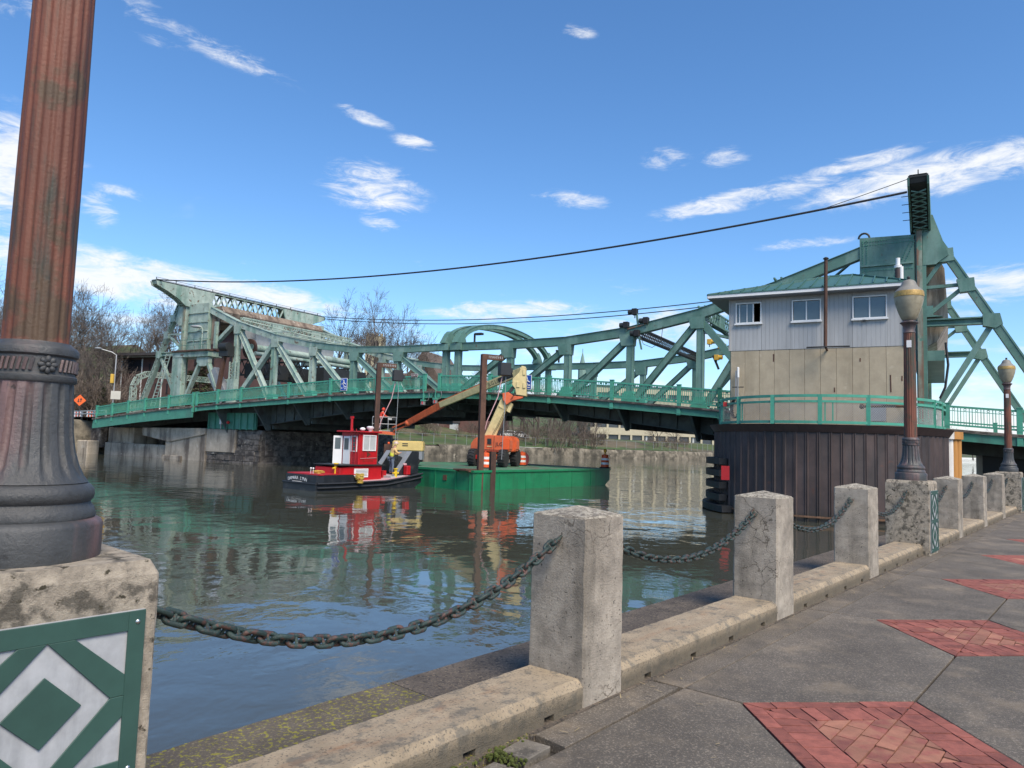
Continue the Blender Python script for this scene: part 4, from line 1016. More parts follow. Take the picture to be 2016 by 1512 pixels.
# ---- overhead cables
def cable(name, label, p0, p1, sag, r, cat='cable', group=None, k=40):
    mb = MB(); mb.tube([p0.lerp(p1, i/k) - Z*(sag*4*(i/k)*(1-i/k)) for i in range(k+1)], r, 6)
    return tag(mb.build(name, M['cable'], smooth=60), label, cat, group)
lt = V(bp(-34.6, NT-3.4, 16.05)); rt_ = V(bp(29.3, NT-3.5, 15.0))
cable('overhead_cable', 'long sagging black cable strung high between the near tower arms', lt + Z*.1, rt_, 1.75, .06)
for k, (dzz, sg_) in enumerate(((.15, 1.75), (-.1, 1.95))):
    cable('overhead_cable', 'thin black cable of the pair strung between the far tower arms', V(bp(-34.6, FT+3.6, 15.95+dzz)), V(bp(29.8, FT+3.6, 15.6+dzz)), sg_, .045, group='paired cables on the far side of the bridge')
fq = .935; cable('messenger_wire', 'thin taut wire above the long cable at the arm over the control house', (lt+Z*.1).lerp(rt_, fq)-Z*(1.75*4*fq*(1-fq)), V(bp(29.5, NT-3.7, 15.65)), .02, .018)

# ---- signal beam on the right leaf with traffic signals
lattice(bp(13.55, NT, 9.0), bp(13.3, FT, 9.0), .55, .3, Z, 42, .05, .1).build('signal_beam', M['dark'], RIGHT)
def signal(px, n, mt, lab, par_lab, hood=True, axis=-1):
    t_, z_ = tz(px[0], px[1], n); p = bp(t_, n, z_)
    t = thing('traffic_signal', lab, 'traffic signal', p)
    d = BD*axis
    MB().box(p, .34, .38, .42, AXB).build('housing', mt, t, bevel=.02)
    MB().lathe([(.15, 0), (.17, .0), (.17, .28), (.155, .28)], 14, cap=False).xf(frame(p + d*.17, BNV, Z, d)).build('visor', M['dark'] if mt is M['black'] else mt, t, smooth=60)
    MB().lathe([(.02, 0), (.14, .0), (.13, .03), (.02, .05)], 14).xf(frame(p + d*.175, BNV, Z, d)).build('lens', M['red'] if mt is M['black'] else M['amber'], t, smooth=60)
    MB().beam(p - Z*.2, p - Z*.42, .06, .06).build('bracket', M['truss'], t)
signal((1233, 640), NT-.3, M['black'], 'single black signal head on the upper chord, lowest of the three on top', 0)
signal((1272, 631), NT-.3, M['black'], 'single black signal head on the upper chord to the house side of the mast', 0)
signal((1250, 614), NT-.3, M['black'], 'black signal head topping the short mast on the upper chord', 0)
signal((1254, 656), NT-.45, M['black'], 'black signal head hung at the end of the lattice beam under the chord', 0)
mp_ = tz(1256, 640, NT-.3); MB().beam(bp(mp_[0], NT-.3, mp_[1]), bp(mp_[0]-.1, NT-.3, mp_[1]+.75), .12, .12).build('signal_mast', M['truss'], RIGHT)
mb = MB(); q0 = tz(1235, 648, NT-.3); q1 = tz(1276, 637, NT-.3); mb.beam(bp(q0[0], NT-.3, q0[1]), bp(q1[0], NT-.3, q1[1]), .08, .1); mb.build('signal_bar', M['faded2'], RIGHT)
q0 = tz(1258, 664, NT-.45); q1 = tz(1263, 688, NT-.45); MB().beam(bp(q0[0], NT-.45, q0[1]), bp(q1[0], NT-.45, q1[1]), .1, .1).build('hanging_arm', M['truss'], RIGHT)
mb = MB(); mb.tube([bp(*_) for _ in [(13.7, NT-.3, 8.9), (14.0, NT-.3, 8.2), (14.6, NT-.3, 7.95), (15.2, NT-.3, 8.3), (15.3, NT-.3, 9.3)]], .02, 5); mb.build('signal_cable', M['cable'], RIGHT)
for px, l_ in (((1397, 673), 'yellow signal head seen past the house on the far lattice, highest of three'), ((1418, 681), 'yellow signal head seen beside the house wall on the far lattice'), ((1411, 704), 'yellow signal head hanging from an arm past the house wall')):
    signal(px, FT-2, M['sigyel'], l_, 0, axis=1)
q0 = tz(1404, 700, FT-2); q1 = tz(1415, 727, FT-2); MB().beam(bp(q0[0], FT-2, q0[1]), bp(q1[0], FT-2, q1[1]), .16, .12).build('hanging_arm', M['dark'], RIGHT)

# ---- deck street lights
def streetlight(px0, px1, n, arm, lab):
    t0, z0 = tz(px0[0], px0[1], n); t1, z1 = tz(px1[0], px1[1], n); p = bp(t0, n, z0); t = thing('street_light', lab, 'street light', p)
    MB().tube([p, bp(t0, n, z1)], .09, 8).build('mast', M['dark'], t, smooth=60); MB().box(bp(t0+arm, n, z1-.05), .75, .4, .18, AXB).build('lamp_head', M['dark'], t, bevel=.02); MB().box(bp(t0+arm*.4, n, z1-.02), abs(arm)*.8, .1, .08, AXB).build('arm', M['dark'], t)
streetlight((934, 678), (934, 657), 9.5, .45, 'square-headed dark street light on the deck under the portal arches')
streetlight((1100, 714), (1100, 690), 18.2, .1, 'dark stub mast standing on the far chord between two posts')
p = tz(396, 690, 1.4); q = tz(396, 644, 1.4); tl_ = thing('street_light', 'cobra-head street light in front of the pale counterweight plates', 'street light', bp(p[0], 1.4, p[1]))
MB().tube([bp(p[0], 1.4, p[1]), bp(p[0], 1.4, q[1]-.3), bp(p[0]-.15, 1.4, q[1]), bp(p[0]-.6, 1.4, q[1]+.08)], .045, 6).build('mast', M['faded'], tl_, smooth=60)
MB().ball(bp(p[0]-1.0, 1.4, q[1]+.1), .5, 10, 6, (1.2, .5, .28)).build('lamp_head', M['galv'], tl_, smooth=60)

# ---- signs on the railing
def text(s, size, mt, parent, Mx, name='lettering', align='CENTER'):
    cu = bpy.data.curves.new('t', 'FONT'); cu.body = s; cu.size = size; cu.extrude = .002; cu.align_x = align; cu.align_y = 'CENTER'
    o = bpy.data.objects.new('t', cu); C.objects.link(o); dg = bpy.context.evaluated_depsgraph_get(); me = bpy.data.meshes.new_from_object(o.evaluated_get(dg)); bpy.data.objects.remove(o)
    me.materials.clear(); me.materials.append(mt); r_ = bpy.data.objects.new(name, me); C.objects.link(r_); r_.parent = parent; r_.matrix_basis = Mx; return r_
def raft_sign(t, z, lab):
    p = bp(t, -.16, z); s = thing('blue_sign', lab, 'sign', p)
    MB().box(p, .70, .03, 1.0, AXB).build('border', M['white'], s); MB().box(p-BNV*.012, .63, .03, .93, AXB).build('face', M['blue'], s)
    f = lambda x, y: p - BNV*.03 + BD*x + Z*y
    mb = MB()
    # person paddling on a curved hull, two paddles
    mb.tube([f(-.2, .0), f(-.12, .07), f(0, .1), f(.12, .07), f(.22, .0)], .035, 5)
    mb.ball(f(.0, .26), .05, 8, 5); mb.beam(f(0, .1), f(0, .24), .02, .07, BNV); mb.beam(f(-.02, .4), f(.04, .2), .02, .035, BNV); mb.beam(f(0, .2), f(.1, .16), .02, .035, BNV)
    mb.beam(f(0, .08), f(-.04, -.06), .02, .05, BNV); mb.beam(f(-.04, -.06), f(.07, -.1), .02, .045, BNV); mb.beam(f(.07, -.1), f(.0, -.28), .02, .04, BNV)
    mb.build('paddler_symbol', M['white'], s)
    mb = MB(); mb.box(f(-.21, .37), .16, .012, .05, AXB); mb.box(f(-.2, -.3), .15, .012, .07, AXB); mb.box(f(.18, -.2), .16, .012, .1, AXB); mb.box(f(.16, -.36), .2, .012, .06, AXB); mb.build('small_print', M['white'], s)
ts, zs = tz(680, 757, 0); raft_sign(ts, zs, 'blue sign with white paddler symbol on the railing of the weathered leaf')
ts, zs = tz(1040, 753, 0); raft_sign(ts, zs, 'blue sign with white paddler symbol partly behind the cream boom bracket')
ts, zs = tz(818, 739.5, 0); p = bp(ts, -.12, zs); s_ = thing('street_sign', 'small brown street name sign clipped to the bridge rail', 'sign', p)
MB().box(p, .64, .02, .26, AXB).build('border', M['white'], s_); MB().box(p-BNV*.008, .60, .02, .22, AXB).build('face', M['brown'], s_); text('CASS ST', .155, M['white'], s_, frame(-BNV*.024 + Z*0, BD, Z, -BNV))
# ---- navigation lights under the joint
for px, l_ in (((833, 792), 'navigation light hanging under the weathered leaf at the centre joint'), ((857, 789), 'navigation light hanging under the darker leaf at the centre joint')):
    t0, z0 = tz(px[0], px[1], -.25); p = bp(t0, -.25, z0); t = thing('navigation_light', l_, 'light', p)
    MB().tube([p+Z*.2, p+Z*.95], .03, 6).build('stem', M['rail'], t); MB().box(p+Z*.14, .3, .3, .12, AXB).build('hood', M['rail'], t); MB().box(p-Z*.06, .24, .24, .26, AXB).build('lens', M['galv'], t); MB().lathe([(.05, -.1), (.09, -.1), (.09, .1), (.05, .1)], 10, p-BNV*.06-Z*.05).build('red_lens', M['red'], t)
    MB().tube([p+Z*.1+BD*.15, p+BD*.45+Z*.15, p+BD*.55+Z*.45, p+BD*.5+Z*.7], .015, 5).build('cord', M['galv'], t)

# ------------------------------------------------------------------ concrete piers and abutments
def block(name, label, poly, n0, n1, mt, cat='pier', group=None):
    mb = tzprism(poly, n0, n1); return tag(mb.build(name, mt, bevel=.06), label, cat, group)
ab = thing('bridge_abutment', 'cracked pale concrete abutment under the end of the bridge by the brick building', 'abutment', bp(-44, 6, -3))
tzprism([(-47.2, 1.75), (-42.5, 1.75), (-42.5, -3), (-47.2, -3)], 2.4, 5.2).build('wing_wall', M['pierc'], ab, bevel=.06)
tzprism([(-47.2, 1.75), (-36.5, 1.75), (-36.5, -3), (-47.2, -3)], 5.2, 24).build('abutment_wall', M['pierd'], ab, bevel=.06)  # dark concrete here paints in the shade beneath the deck
tzprism([(-47.2, .1), (-36.4, .1), (-36.2, -3), (-47.2, -3)], 2.1, 2.6).build('footing', M['pierc'], ab, bevel=.06)
pb = thing('bridge_pier', 'hammerhead concrete pier with tapering cap standing in the river', 'pier', bp(-31.5, 6, -3))
tzprism([(-35.6, 1.35), (-29.4, 1.35), (-29.4, -3), (-35.6, -3)], 1.5, 19).build('pier_shaft', M['pierc'], pb, bevel=.05)
tzprism([(-39.4, 1.8), (-29.4, 1.9), (-29.4, 1.3), (-34.8, .45), (-39.3, 1.0)], 1.35, 3.4).build('pier_cap', M['pierc'], pb, bevel=.05)
tzprism([(-35.8, -.85), (-32.8, -.85), (-32.8, -3), (-35.8, -3)], 1.3, 4).build('footing', M['pierc'], pb, bevel=.04)
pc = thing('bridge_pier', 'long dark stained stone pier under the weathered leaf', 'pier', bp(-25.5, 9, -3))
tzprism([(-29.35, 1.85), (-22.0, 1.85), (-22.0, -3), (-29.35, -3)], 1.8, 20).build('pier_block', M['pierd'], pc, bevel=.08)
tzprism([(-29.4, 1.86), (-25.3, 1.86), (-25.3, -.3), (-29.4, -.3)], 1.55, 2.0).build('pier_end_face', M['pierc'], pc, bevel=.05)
mb = MB(); rnd = random.Random(5)
for r_ in range(6):
    t = -29.3
    while t < -22.2:
        w = rnd.uniform(.7, 1.6); w = min(w, -22-t); z = 1.5-r_*.5
        if r_ >= 3 or t > -25.2: MB().box(bp(t+w/2, 1.75+rnd.uniform(0, .1), z-.25), w-.04, .3, .46, AXB).build('stone', M['pierd'], pc)
        t += w
for r_ in range(6):
    n = 2.3
    while n < 19.5:
        w = rnd.uniform(.9, 2.0); z = 1.5-r_*.5; MB().box(bp(-21.98+rnd.uniform(-.06, .06), n+w/2, z-.25), .16, w-.04, .46, AXB).build('stone', M['pierd'], pc); n += w
# marker light on the pier
p = bp(-26.9, 1.2, 1.9); t = thing('pier_light', 'small white and red marker light on the stone pier', 'light', p)
MB().tube([p, p+Z*.9], .04, 6).build('stem', M['galv'], t); MB().box(p+Z*.7, .2, .2, .55, AXB).build('white_case', M['white'], t)
MB().ball(p+BD*1.0+Z*.6, .16, 8, 6).build('red_globe', M['red'], t, smooth=60); MB().tube([p+BD*1.0, p+BD*1.0+Z*.6], .03, 6).build('red_stem', M['dark'], t)

# ------------------------------------------------------------------ sheet-piled pier with control house
PD = 2.66; EC = (26.0, -6.0); EA, EB = 4.9, 5.75
pier_t = thing('sheet_pile_pier', 'rounded river pier walled with dark brown steel sheet piles', 'pier', bp(26, -6, -1.2))
def ell(a, o=0): return (EC[0] + (EA+o)*math.cos(a), EC[1] - (EB+o)*math.sin(a))
# core deck
pl = [ell(math.pi*i/24, -.3) for i in range(25)] + [(EC[0]-EA+.3, -.6), (EC[0]+EA-.3, -.6)]
MB().prism([bp(t, n, -4) for t, n in pl], (0, 0, 4+PD-.06)).build('pier_core', M['pilecap'], pier_t)
# outline path: left flank, nose, right flank
path = [(EC[0]-EA, -1.0+(-5.0)*i/12) for i in range(12)] + [ell(math.pi - math.pi*i/90) for i in range(91)] + [(EC[0]+EA, -6+5.0*i/12) for i in range(1, 7)]
cum = [0]
for (a, b), (c, d) in zip(path, path[1:]): cum.append(cum[-1] + math.hypot(c-a, d-b))
def along(s):
    s = max(0, min(cum[-1]-1e-6, s)); i = 0
    while cum[i+1] < s: i += 1
    f = (s-cum[i])/(cum[i+1]-cum[i]); (a, b), (c, d) = path[i], path[i+1]; l = math.hypot(c-a, d-b)
    return (a+(c-a)*f, b+(d-b)*f), ((c-a)/l, (d-b)/l)
PWD = .43; mb = MB(); h0, h1 = -4.0, PD-.30
def pile_stain():      # algae and damp at the water line
    t = M['pile'].node_tree; nd = t.nodes; lk = t.links.new; b = nd['Principled BSDF']; src = b.inputs['Base Color'].links[0].from_socket
    tc = nd.new('ShaderNodeTexCoord'); sp = nd.new('ShaderNodeSeparateXYZ'); lk(tc.outputs['Object'], sp.inputs[0]); ns = nd.new('ShaderNodeTexNoise'); ns.inputs['Scale'].default_value = 2.5; ns.inputs['Detail'].default_value = 6; lk(tc.outputs['Object'], ns.inputs['Vector'])
    ad = nd.new('ShaderNodeMath'); ad.operation = 'MULTIPLY_ADD'; lk(ns.outputs['Fac'], ad.inputs[0]); ad.inputs[1].default_value = .7; lk(sp.outputs[2], ad.inputs[2])
    r_ = nd.new('ShaderNodeMapRange'); lk(ad.outputs[0], r_.inputs[0])
    for i, q in zip((1, 2, 3, 4), (-.85, -.35, .85, 0)): r_.inputs[i].default_value = q
    mx = nd.new('ShaderNodeMix'); mx.data_type = 'RGBA'; lk(r_.outputs[0], mx.inputs[0]); lk(src, mx.inputs[6]); mx.inputs[7].default_value = (.032, .030, .021, 1); lk(mx.outputs[2], b.inputs['Base Color'])
pile_stain()
# pile profile: recessed web, proud interlock
prof = [(-.215, 0), (-.19, -.035), (-.165, -.035), (-.13, .015), (.13, .015), (.17, -.02), (.19, -.02), (.215, 0)]
vs = []
for x, y in prof: vs += [(x, y, h0), (x, y, h1)]
fs = [(2*i, 2*i+2, 2*i+3, 2*i+1) for i in range(len(prof)-1)]
mb.add(vs, fs); PILE = mb.mesh('sheet_pile'); PILE.materials.append(M['pile'])
k = int(cum[-1]/PWD); w = cum[-1]/k
for i in range(k):
    (t, n), (dt, dn) = along((i+.5)*w); x = BD*dt + BNV*dn; y = Z.cross(x)
    inst('sheet_pile', PILE, pier_t, frame(bp(t, n, 0)-ORG[pier_t.name], x*(w/PWD), y, Z))
# cap band in lengths
L_ = 2.2; s = 0
while s < cum[-1]-.1:
    s1 = min(s+L_, cum[-1]); mb = MB(); m_ = 8; vs = []
    for j in range(m_+1):
        (t, n), (dt, dn) = along(s+.004+(s1-s-.008)*j/m_); o = (dn, -dt)
        for q, z in ((-.05, PD-.30), (.09, PD-.30), (.09, PD), (-.25, PD)): vs.append(bp(t-o[0]*-q if False else t+o[0]*-q*-1*-1, n+o[1]*-q*-1*-1, z))
    fs = []
    for j in range(m_):
        for q in range(4): A = j*4+q; B = j*4+(q+1) % 4; fs.append((A, A+4, B+4, B))
    fs += [(0, 1, 2, 3), (m_*4+3, m_*4+2, m_*4+1, m_*4)]
    mb.add(vs, fs); o = mb.build('cap_channel', M['pilecap'], pier_t); s = s1
# rust tide mark just above the water
s = 0
while s < cum[-1]-.1:
    s1 = min(s+2.6, cum[-1]); mb = MB(); m_ = 8
    for j in range(m_): 
        (t, n), (dt, dn) = along(s+(s1-s)*j/m_); (t2, n2), _q = along(s+(s1-s)*(j+1)/m_); mb.beam(bp(t+dn*.075, n-dt*.075, WZ+.22), bp(t2+dn*.075, n2-dt*.075, WZ+.22), .07, .02, Z)
    mb.build('tide_strip', M['tide'], pier_t); s = s1
# fender rings on the channel side
for i, zc in enumerate((1.02, .50, -.03, -.56, -1.02)):
    mb = MB(); vs = []; s0, s1 = (2.6, 9.4) if i < 4 else (1.5, 9.9); m_ = 26; dep = .55 if i == 4 else .40
    for j in range(m_+1):
        (t, n), (dt, dn) = along(s0+(s1-s0)*j/m_); ox, oy = dn, -dt    # outward: right-hand side of travel
        q = bp(t, n, 0); r_ = bp(EC[0], EC[1], 0)
        if (bp(t+ox, n+oy, 0)-r_).length < (q-r_).length: ox, oy = -ox, -oy
        for d_, z in ((.03, zc-.14), (dep, zc-.14), (dep, zc+.14), (.03, zc+.14)): vs.append(bp(t+ox*d_, n+oy*d_, z))
    fs = []
    for j in range(m_):
        for q in range(4): A = j*4+q; B = j*4+(q+1) % 4; fs.append((A, A+4, B+4, B))
    fs += [(0, 1, 2, 3), (m_*4+3, m_*4+2, m_*4+1, m_*4)]; mb.add(vs, fs); o = mb.build('fender', M['fender'], pier_t)
    bm = bmesh.new(); bm.from_mesh(o.data); bmesh.ops.recalc_face_normals(bm, faces=bm.faces); bm.to_mesh(o.data); bm.free()
# red notice plate on the fenders
(t, n), (dt, dn) = along(7.1); x = BD*dt + BNV*dn; P = ond(1428, 931, 31.2); x = V((.93, -.37, 0))
rs = thing('notice_plate', 'plain red plate fixed across the black fenders', 'sign', P)
MB().box(P, .34, .04, .60, (x, Z.cross(x), Z)).build('plate', M['redsign'], rs)
# painted end column
tE, nE = 30.75, -4.6
ec = thing('end_column', 'white and ochre streaked column closing the sheet piling beside the approach span', 'column', bp(tE, nE, -2))
for i, (dx, mt) in enumerate(((0, 'whitecol'), (.26, 'whitecol'), (.52, 'whitecol'), (.82, 'ochre'), (1.10, 'ochre'))):
    p = bp(tE-.1+dx*.55, nE-.55+dx*.62, 0); MB().lathe([(.17, -3), (.17, PD-.34)], 12, p).build('column_rib', M[mt], ec, smooth=60)
for i, mt in ((0, 'whitecol'), (1, 'ochre')): MB().box(bp(tE+.0+i*.34, nE-.36+i*.40, PD-.17), .52, .62, .33, (V((BD*.66+BNV*.75)).normalized(), V((BNV*.66-BD*.75)).normalized(), Z)).build('column_head', M[mt], ec)

# railing round the pier: top rails, mesh, posts
pr_ = thing('pier_railing', 'green pipe railing with chain-link mesh curving round the control house', 'railing', bp(26, -11, PD))
ang = [math.pi-.02 - (math.pi-.04)*i/60 for i in range(61)]
ring = lambda a: ell(a, -.22)
for zo, h_ in ((1.16, .11), (.93, .09), (.10, .11)):
    mb = MB(); pts = [bp(*ring(a), PD+zo) for a in ang] + [bp(EC[0]+EA-.1, -5+i, PD+zo) for i in range(0, 5)]
    pts = [bp(EC[0]-EA+.15, -5+.0*i, PD+zo) for i in range(0, 1)] + pts
    for p, q in zip(pts, pts[1:]): mb.beam(p, q, h_, .09, Z)
    mb.build('rail', M['rail'], pr_)
for a in [2.98, 2.62, 2.25, 1.86, 1.46, 1.08, .70, .34, .06]:
    t, n = ring(a); mb = MB(); mb.box(bp(t, n, PD+.6), .15, .14, 1.22, AXB); mb.build('post', M['rail'], pr_)
for a in (2.2, 1.42, 1.36):
    t, n = ring(a); MB().box(bp(t, n, PD+.5), .045, .045, .85, AXB).build('mesh_post', M['rail'], pr_)
# chain-link: crossed wires following the curve
mb = MB(); arc = sum((bp(*ring(a), 0)-bp(*ring(b), 0)).length for a, b in zip(ang, ang[1:])); nw = int(arc/.10)
for i in range(-8, nw):
    for sg in (1, -1):
        pts = []
        for j in range(0, 5):
            f = (i + j*2.0*(1 if sg > 0 else -1) + (0 if sg > 0 else 8))/nw
            if 0 <= f <= 1: a = ang[0]+(ang[-1]-ang[0])*f; pts.append(bp(*ring(a), PD+.14+.78*j/4))
        if len(pts) > 1: mb.tube(pts, .0055, 3, False)
mb.build('chain_link_mesh', M['galv'], pr_, kind='stuff')

# control house
HB = R(29); HD = V((math.cos(HB), -math.sin(HB), 0)); HN = V((math.sin(HB), math.cos(HB), 0)); H0 = V((10.08, 33.05, PD)); HW = 7.0; HL = 5.2
def hp(x, y, z): return H0 + HD*x + HN*y + Z*z
AXH = (HD, HN, Z)
house = thing('control_house', 'small control house of tan concrete below and grey siding above with green hip roof', 'house', hp(HW/2, HL/2, 0))
ZS, ZE = 3.42, 5.80   # siding bottom, wall top
MB().box(hp(HW/2, HL/2, ZS/2), HW-.16, HL-.16, ZS, AXH).build('core_wall', M['joint'], house)
def panels(n, org, ax, nr, ln):
    w = ln/n
    for i in range(n): MB().box(org + ax*(w*(i+.5)) + Z*(ZS/2-.005), w-.010, .09, ZS-.01, (ax, nr, Z)).build('concrete_panel', M['panelc'], house, bevel=.006)
panels(11, hp(0, 0, 0), HD, HN, HW); panels(8, hp(HW, 0.05, 0), HN, HD, HL); panels(8, hp(0, .05, 0), HN, HD, HL); panels(11, hp(0, HL, 0), HD, HN, HW)
def side_mat():
    m = M['siding']; t = m.node_tree; nd = t.nodes; lk = t.links.new
    tc = nd.new('ShaderNodeTexCoord'); dt = nd.new('ShaderNodeVectorMath'); dt.operation = 'DOT_PRODUCT'; lk(tc.outputs['Object'], dt.inputs[0]); dt.inputs[1].default_value = HD+HN
    ml = nd.new('ShaderNodeMath'); ml.operation = 'MULTIPLY'; lk(dt.outputs['Value'], ml.inputs[0]); ml.inputs[1].default_value = 5.6
    fr = nd.new('ShaderNodeMath'); fr.operation = 'FRACT'; lk(ml.outputs[0], fr.inputs[0])
    gt = nd.new('ShaderNodeMath'); gt.operation = 'GREATER_THAN'; lk(fr.outputs[0], gt.inputs[0]); gt.inputs[1].default_value = .10
    b = nd.new('ShaderNodeBump'); b.inputs['Strength'].default_value = 1; b.inputs['Distance'].default_value = .02; lk(gt.outputs[0], b.inputs['Height']); lk(b.outputs[0], nd['Principled BSDF'].inputs['Normal'])
side_mat()
# window openings (x0,x1,z0,z1) on the front, in siding coords
WIN = [(.22, 1.36, 4.66, 5.62), (2.66, 3.86, 4.64, 5.60), (5.10, 6.42, 4.62, 5.60)]
y0 = -.06
def sid(x0, x1, z0, z1): MB().box(hp((x0+x1)/2, y0+.05, (z0+z1)/2), x1-x0-.006, .10, z1-z0, AXH).build('siding_panel', M['siding'], house)
xs = [-.05]
for (a, b, c, d) in WIN:
    sid(xs[-1], a, ZS, ZE); sid(a, b, ZS, c); sid(a, b, d, ZE); xs.append(b)
sid(xs[-1], HW+.05, ZS, ZE)
for x in (HW, 0.0): MB().box(hp(x + (.0), HL/2+.03, (ZS+ZE)/2), .10, HL-.02, ZE-ZS, AXH).build('siding_panel', M['siding'], house)
MB().box(hp(HW/2, HL, (ZS+ZE)/2), HW, .1, ZE-ZS, AXH).build('siding_panel', M['siding'], house)
for x in (-.055, HW+.055): MB().box(hp(x, -.06, (ZS+ZE)/2), .06, .10, ZE-ZS, AXH).build('corner_trim', M['siding'], house)
MB().box(hp(HW/2, HL/2, ZS+.06), HW-.2, HL-.2, .1, AXH).build('floor', M['inside'], house)
MB().box(hp(HW/2, 1.6, (ZS+ZE)/2), HW-.2, .1, ZE-ZS-.2, AXH).build('inner_wall', M['inside'], house)
for i, (a, b, c, d) in enumerate(WIN):
    fr = MB()
    for x0, x1, z0, z1 in ((a, a+.048, c, d), (b-.048, b, c, d), (a+.048, b-.048, c, c+.048), (a+.048, b-.048, d-.048, d)): fr.box(hp((x0+x1)/2, y0, (z0+z1)/2), x1-x0, .14, z1-z0, AXH)
    wf = fr.build('window', M['white'], house)
    MB().box(hp((a+b)/2, y0-.07, c-.03), b-a+.08, .12, .07, AXH).build('sill', M['white'], wf)
    xm = (a+b)/2 if i else a+.68*(b-a)
    MB().box(hp(xm, y0+.0, (c+d)/2), .05, .08, d-c-.12, AXH).build('mullion', M['white'], wf)
    if i: MB().box(hp((a+xm)/2+.02, y0+.02, (c+d)/2), xm-a-.09, .02, d-c-.12, AXH).build('pane', M['glass'], wf); MB().box(hp((b+xm)/2-.02, y0+.02, (c+d)/2), b-xm-.09, .02, d-c-.12, AXH).build('pane', M['glass'], wf)
    else:
        MB().box(hp((a+xm)/2+.02, y0+.02, (c+d)/2), xm-a-.09, .02, d-c-.12, AXH).build('pane', M['glass'], wf); MB().box(hp(a+.17, y0-.0, (c+d)/2), .035, .06, d-c-.12, AXH).build('sash', M['white'], wf); MB().box(hp(a+.5, y0-.0, (c+d)/2), .035, .06, d-c-.12, AXH).build('sash', M['white'], wf)
    if i == 2: MB().box(hp((a+b)/2, y0+.035, d-.33), b-a-.12, .012, .02, AXH).build('glazing_bar', M['white'], wf)
# roof: hip with ridge, fascia, soffit
ox0, ox1, oy0, oy1 = -.95, HW+.40, -.62, HL+.5; ZF = ZE+.02
e = [hp(ox0, oy0, ZF+.17), hp(ox1, oy0, ZF+.17), hp(ox1, oy1, ZF+.17), hp(ox0, oy1, ZF+.17)]; rdg = [hp(3.9, (oy0+oy1)/2+.3, ZF+1.38), hp(5.0, (oy0+oy1)/2+.3, ZF+1.38)]
rf = MB(); rf.add(e + rdg, [(0, 1, 5, 4), (1, 2, 5), (2, 3, 4, 5), (3, 0, 4), (3, 2, 1, 0)]); roof = rf.build('roof', M['roof'], house)
def rib(p, q): return MB().beam(p+Z*.03, q+Z*.03, .10, .05, Z).build('roof_seam', M['roof'], roof)
for a_, b_, c_, d_, n in ((e[0], e[1], rdg[0], rdg[1], 17), (e[1], e[2], rdg[1], rdg[1], 12), (e[3], e[0], rdg[0], rdg[0], 12)):
    for i in range(1, n):
        f = i/n; p = a_.lerp(b_, f)
        # seam runs straight up the slope until it meets the hip or ridge
        ed = (b_-a_).normalized(); top0 = (c_-a_).dot(ed); top1 = (d_-a_).dot(ed); x = (p-a_).dot(ed); ln = (b_-a_).length
        g = 1.0
        if x < top0: g = x/top0
        elif x > top1: g = (ln-x)/(ln-top1)
        base = a_ + ed*x; rise = (c_-a_) - ed*top0; rib(base, base + rise*g)
for p, q in ((e[0], rdg[0]), (e[1], rdg[1]), (e[2], rdg[1]), (e[3], rdg[0]), (rdg[0], rdg[1])): MB().beam(p+Z*.02, q+Z*.02, .07, .14, Z).build('ridge_cap', M['roof'], roof)
for p, q in ((e[0], e[1]), (e[1], e[2]), (e[2], e[3]), (e[3], e[0])): MB().beam(p-Z*.085, q-Z*.085, .15, .05, Z).build('fascia', M['white'], house); MB().beam(p+Z*.0, q+Z*.0, .05, .09, Z).build('drip_edge', M['roof'], house)
MB().box(hp((ox0+ox1)/2, (oy0+oy1)/2, ZF-.01), ox1-ox0-.08, oy1-oy0-.08, .03, AXH).build('soffit', M['grey'], house)
# rusty flue with bracket and white vent
fl = thing('flue_pipe', 'rusty flue pipe rising in front of the grey siding', 'pipe', hp(3.68, -.5, 3.3))
def hx(u, v, off):  # point on a plane parallel to the house front
    d = ray(u, v); P0 = hp(0, off, 0); k_ = ((P0-EYE).dot(HN))/d.dot(HN); return EYE + d*k_
a, b = hx(1625, 683, -.75), hx(1626, 510, -.75)
MB().tube([a, b], .075, 10).build('pipe', M['rust'], fl, smooth=60); MB().lathe([(.12, 0), (.12, .03), (.05, .08)], 10, b).build('rain_cap', M['dark'], fl)
MB().tube([a+HD*-.75, a-HN*.05, a+HD*.95], .035, 6).build('bracket', M['dark'], fl); MB().tube([a, a+HN*.7-Z*.05], .05, 6).build('elbow', M['rust'], fl)
va = hx(1768, 545, 2.2); vt = thing('roof_vent', 'white and brown vent pipe on the green roof', 'vent', va-Z*.6)
MB().tube([va-Z*.6, va+Z*.35], .13, 10).build('lower_pipe', M['pilecap'], vt, smooth=60); MB().tube([va+HD*.12-Z*.6, va+HD*.12+Z*.45], .1, 8).build('white_pipe', M['white'], vt, smooth=60); MB().tube([va+Z*.4, va+Z*.52], .16, 10).build('band', M['white'], vt, smooth=60); MB().tube([va+Z*.52, va+Z*.85], .09, 10).build('top', M['white'], vt, smooth=60)
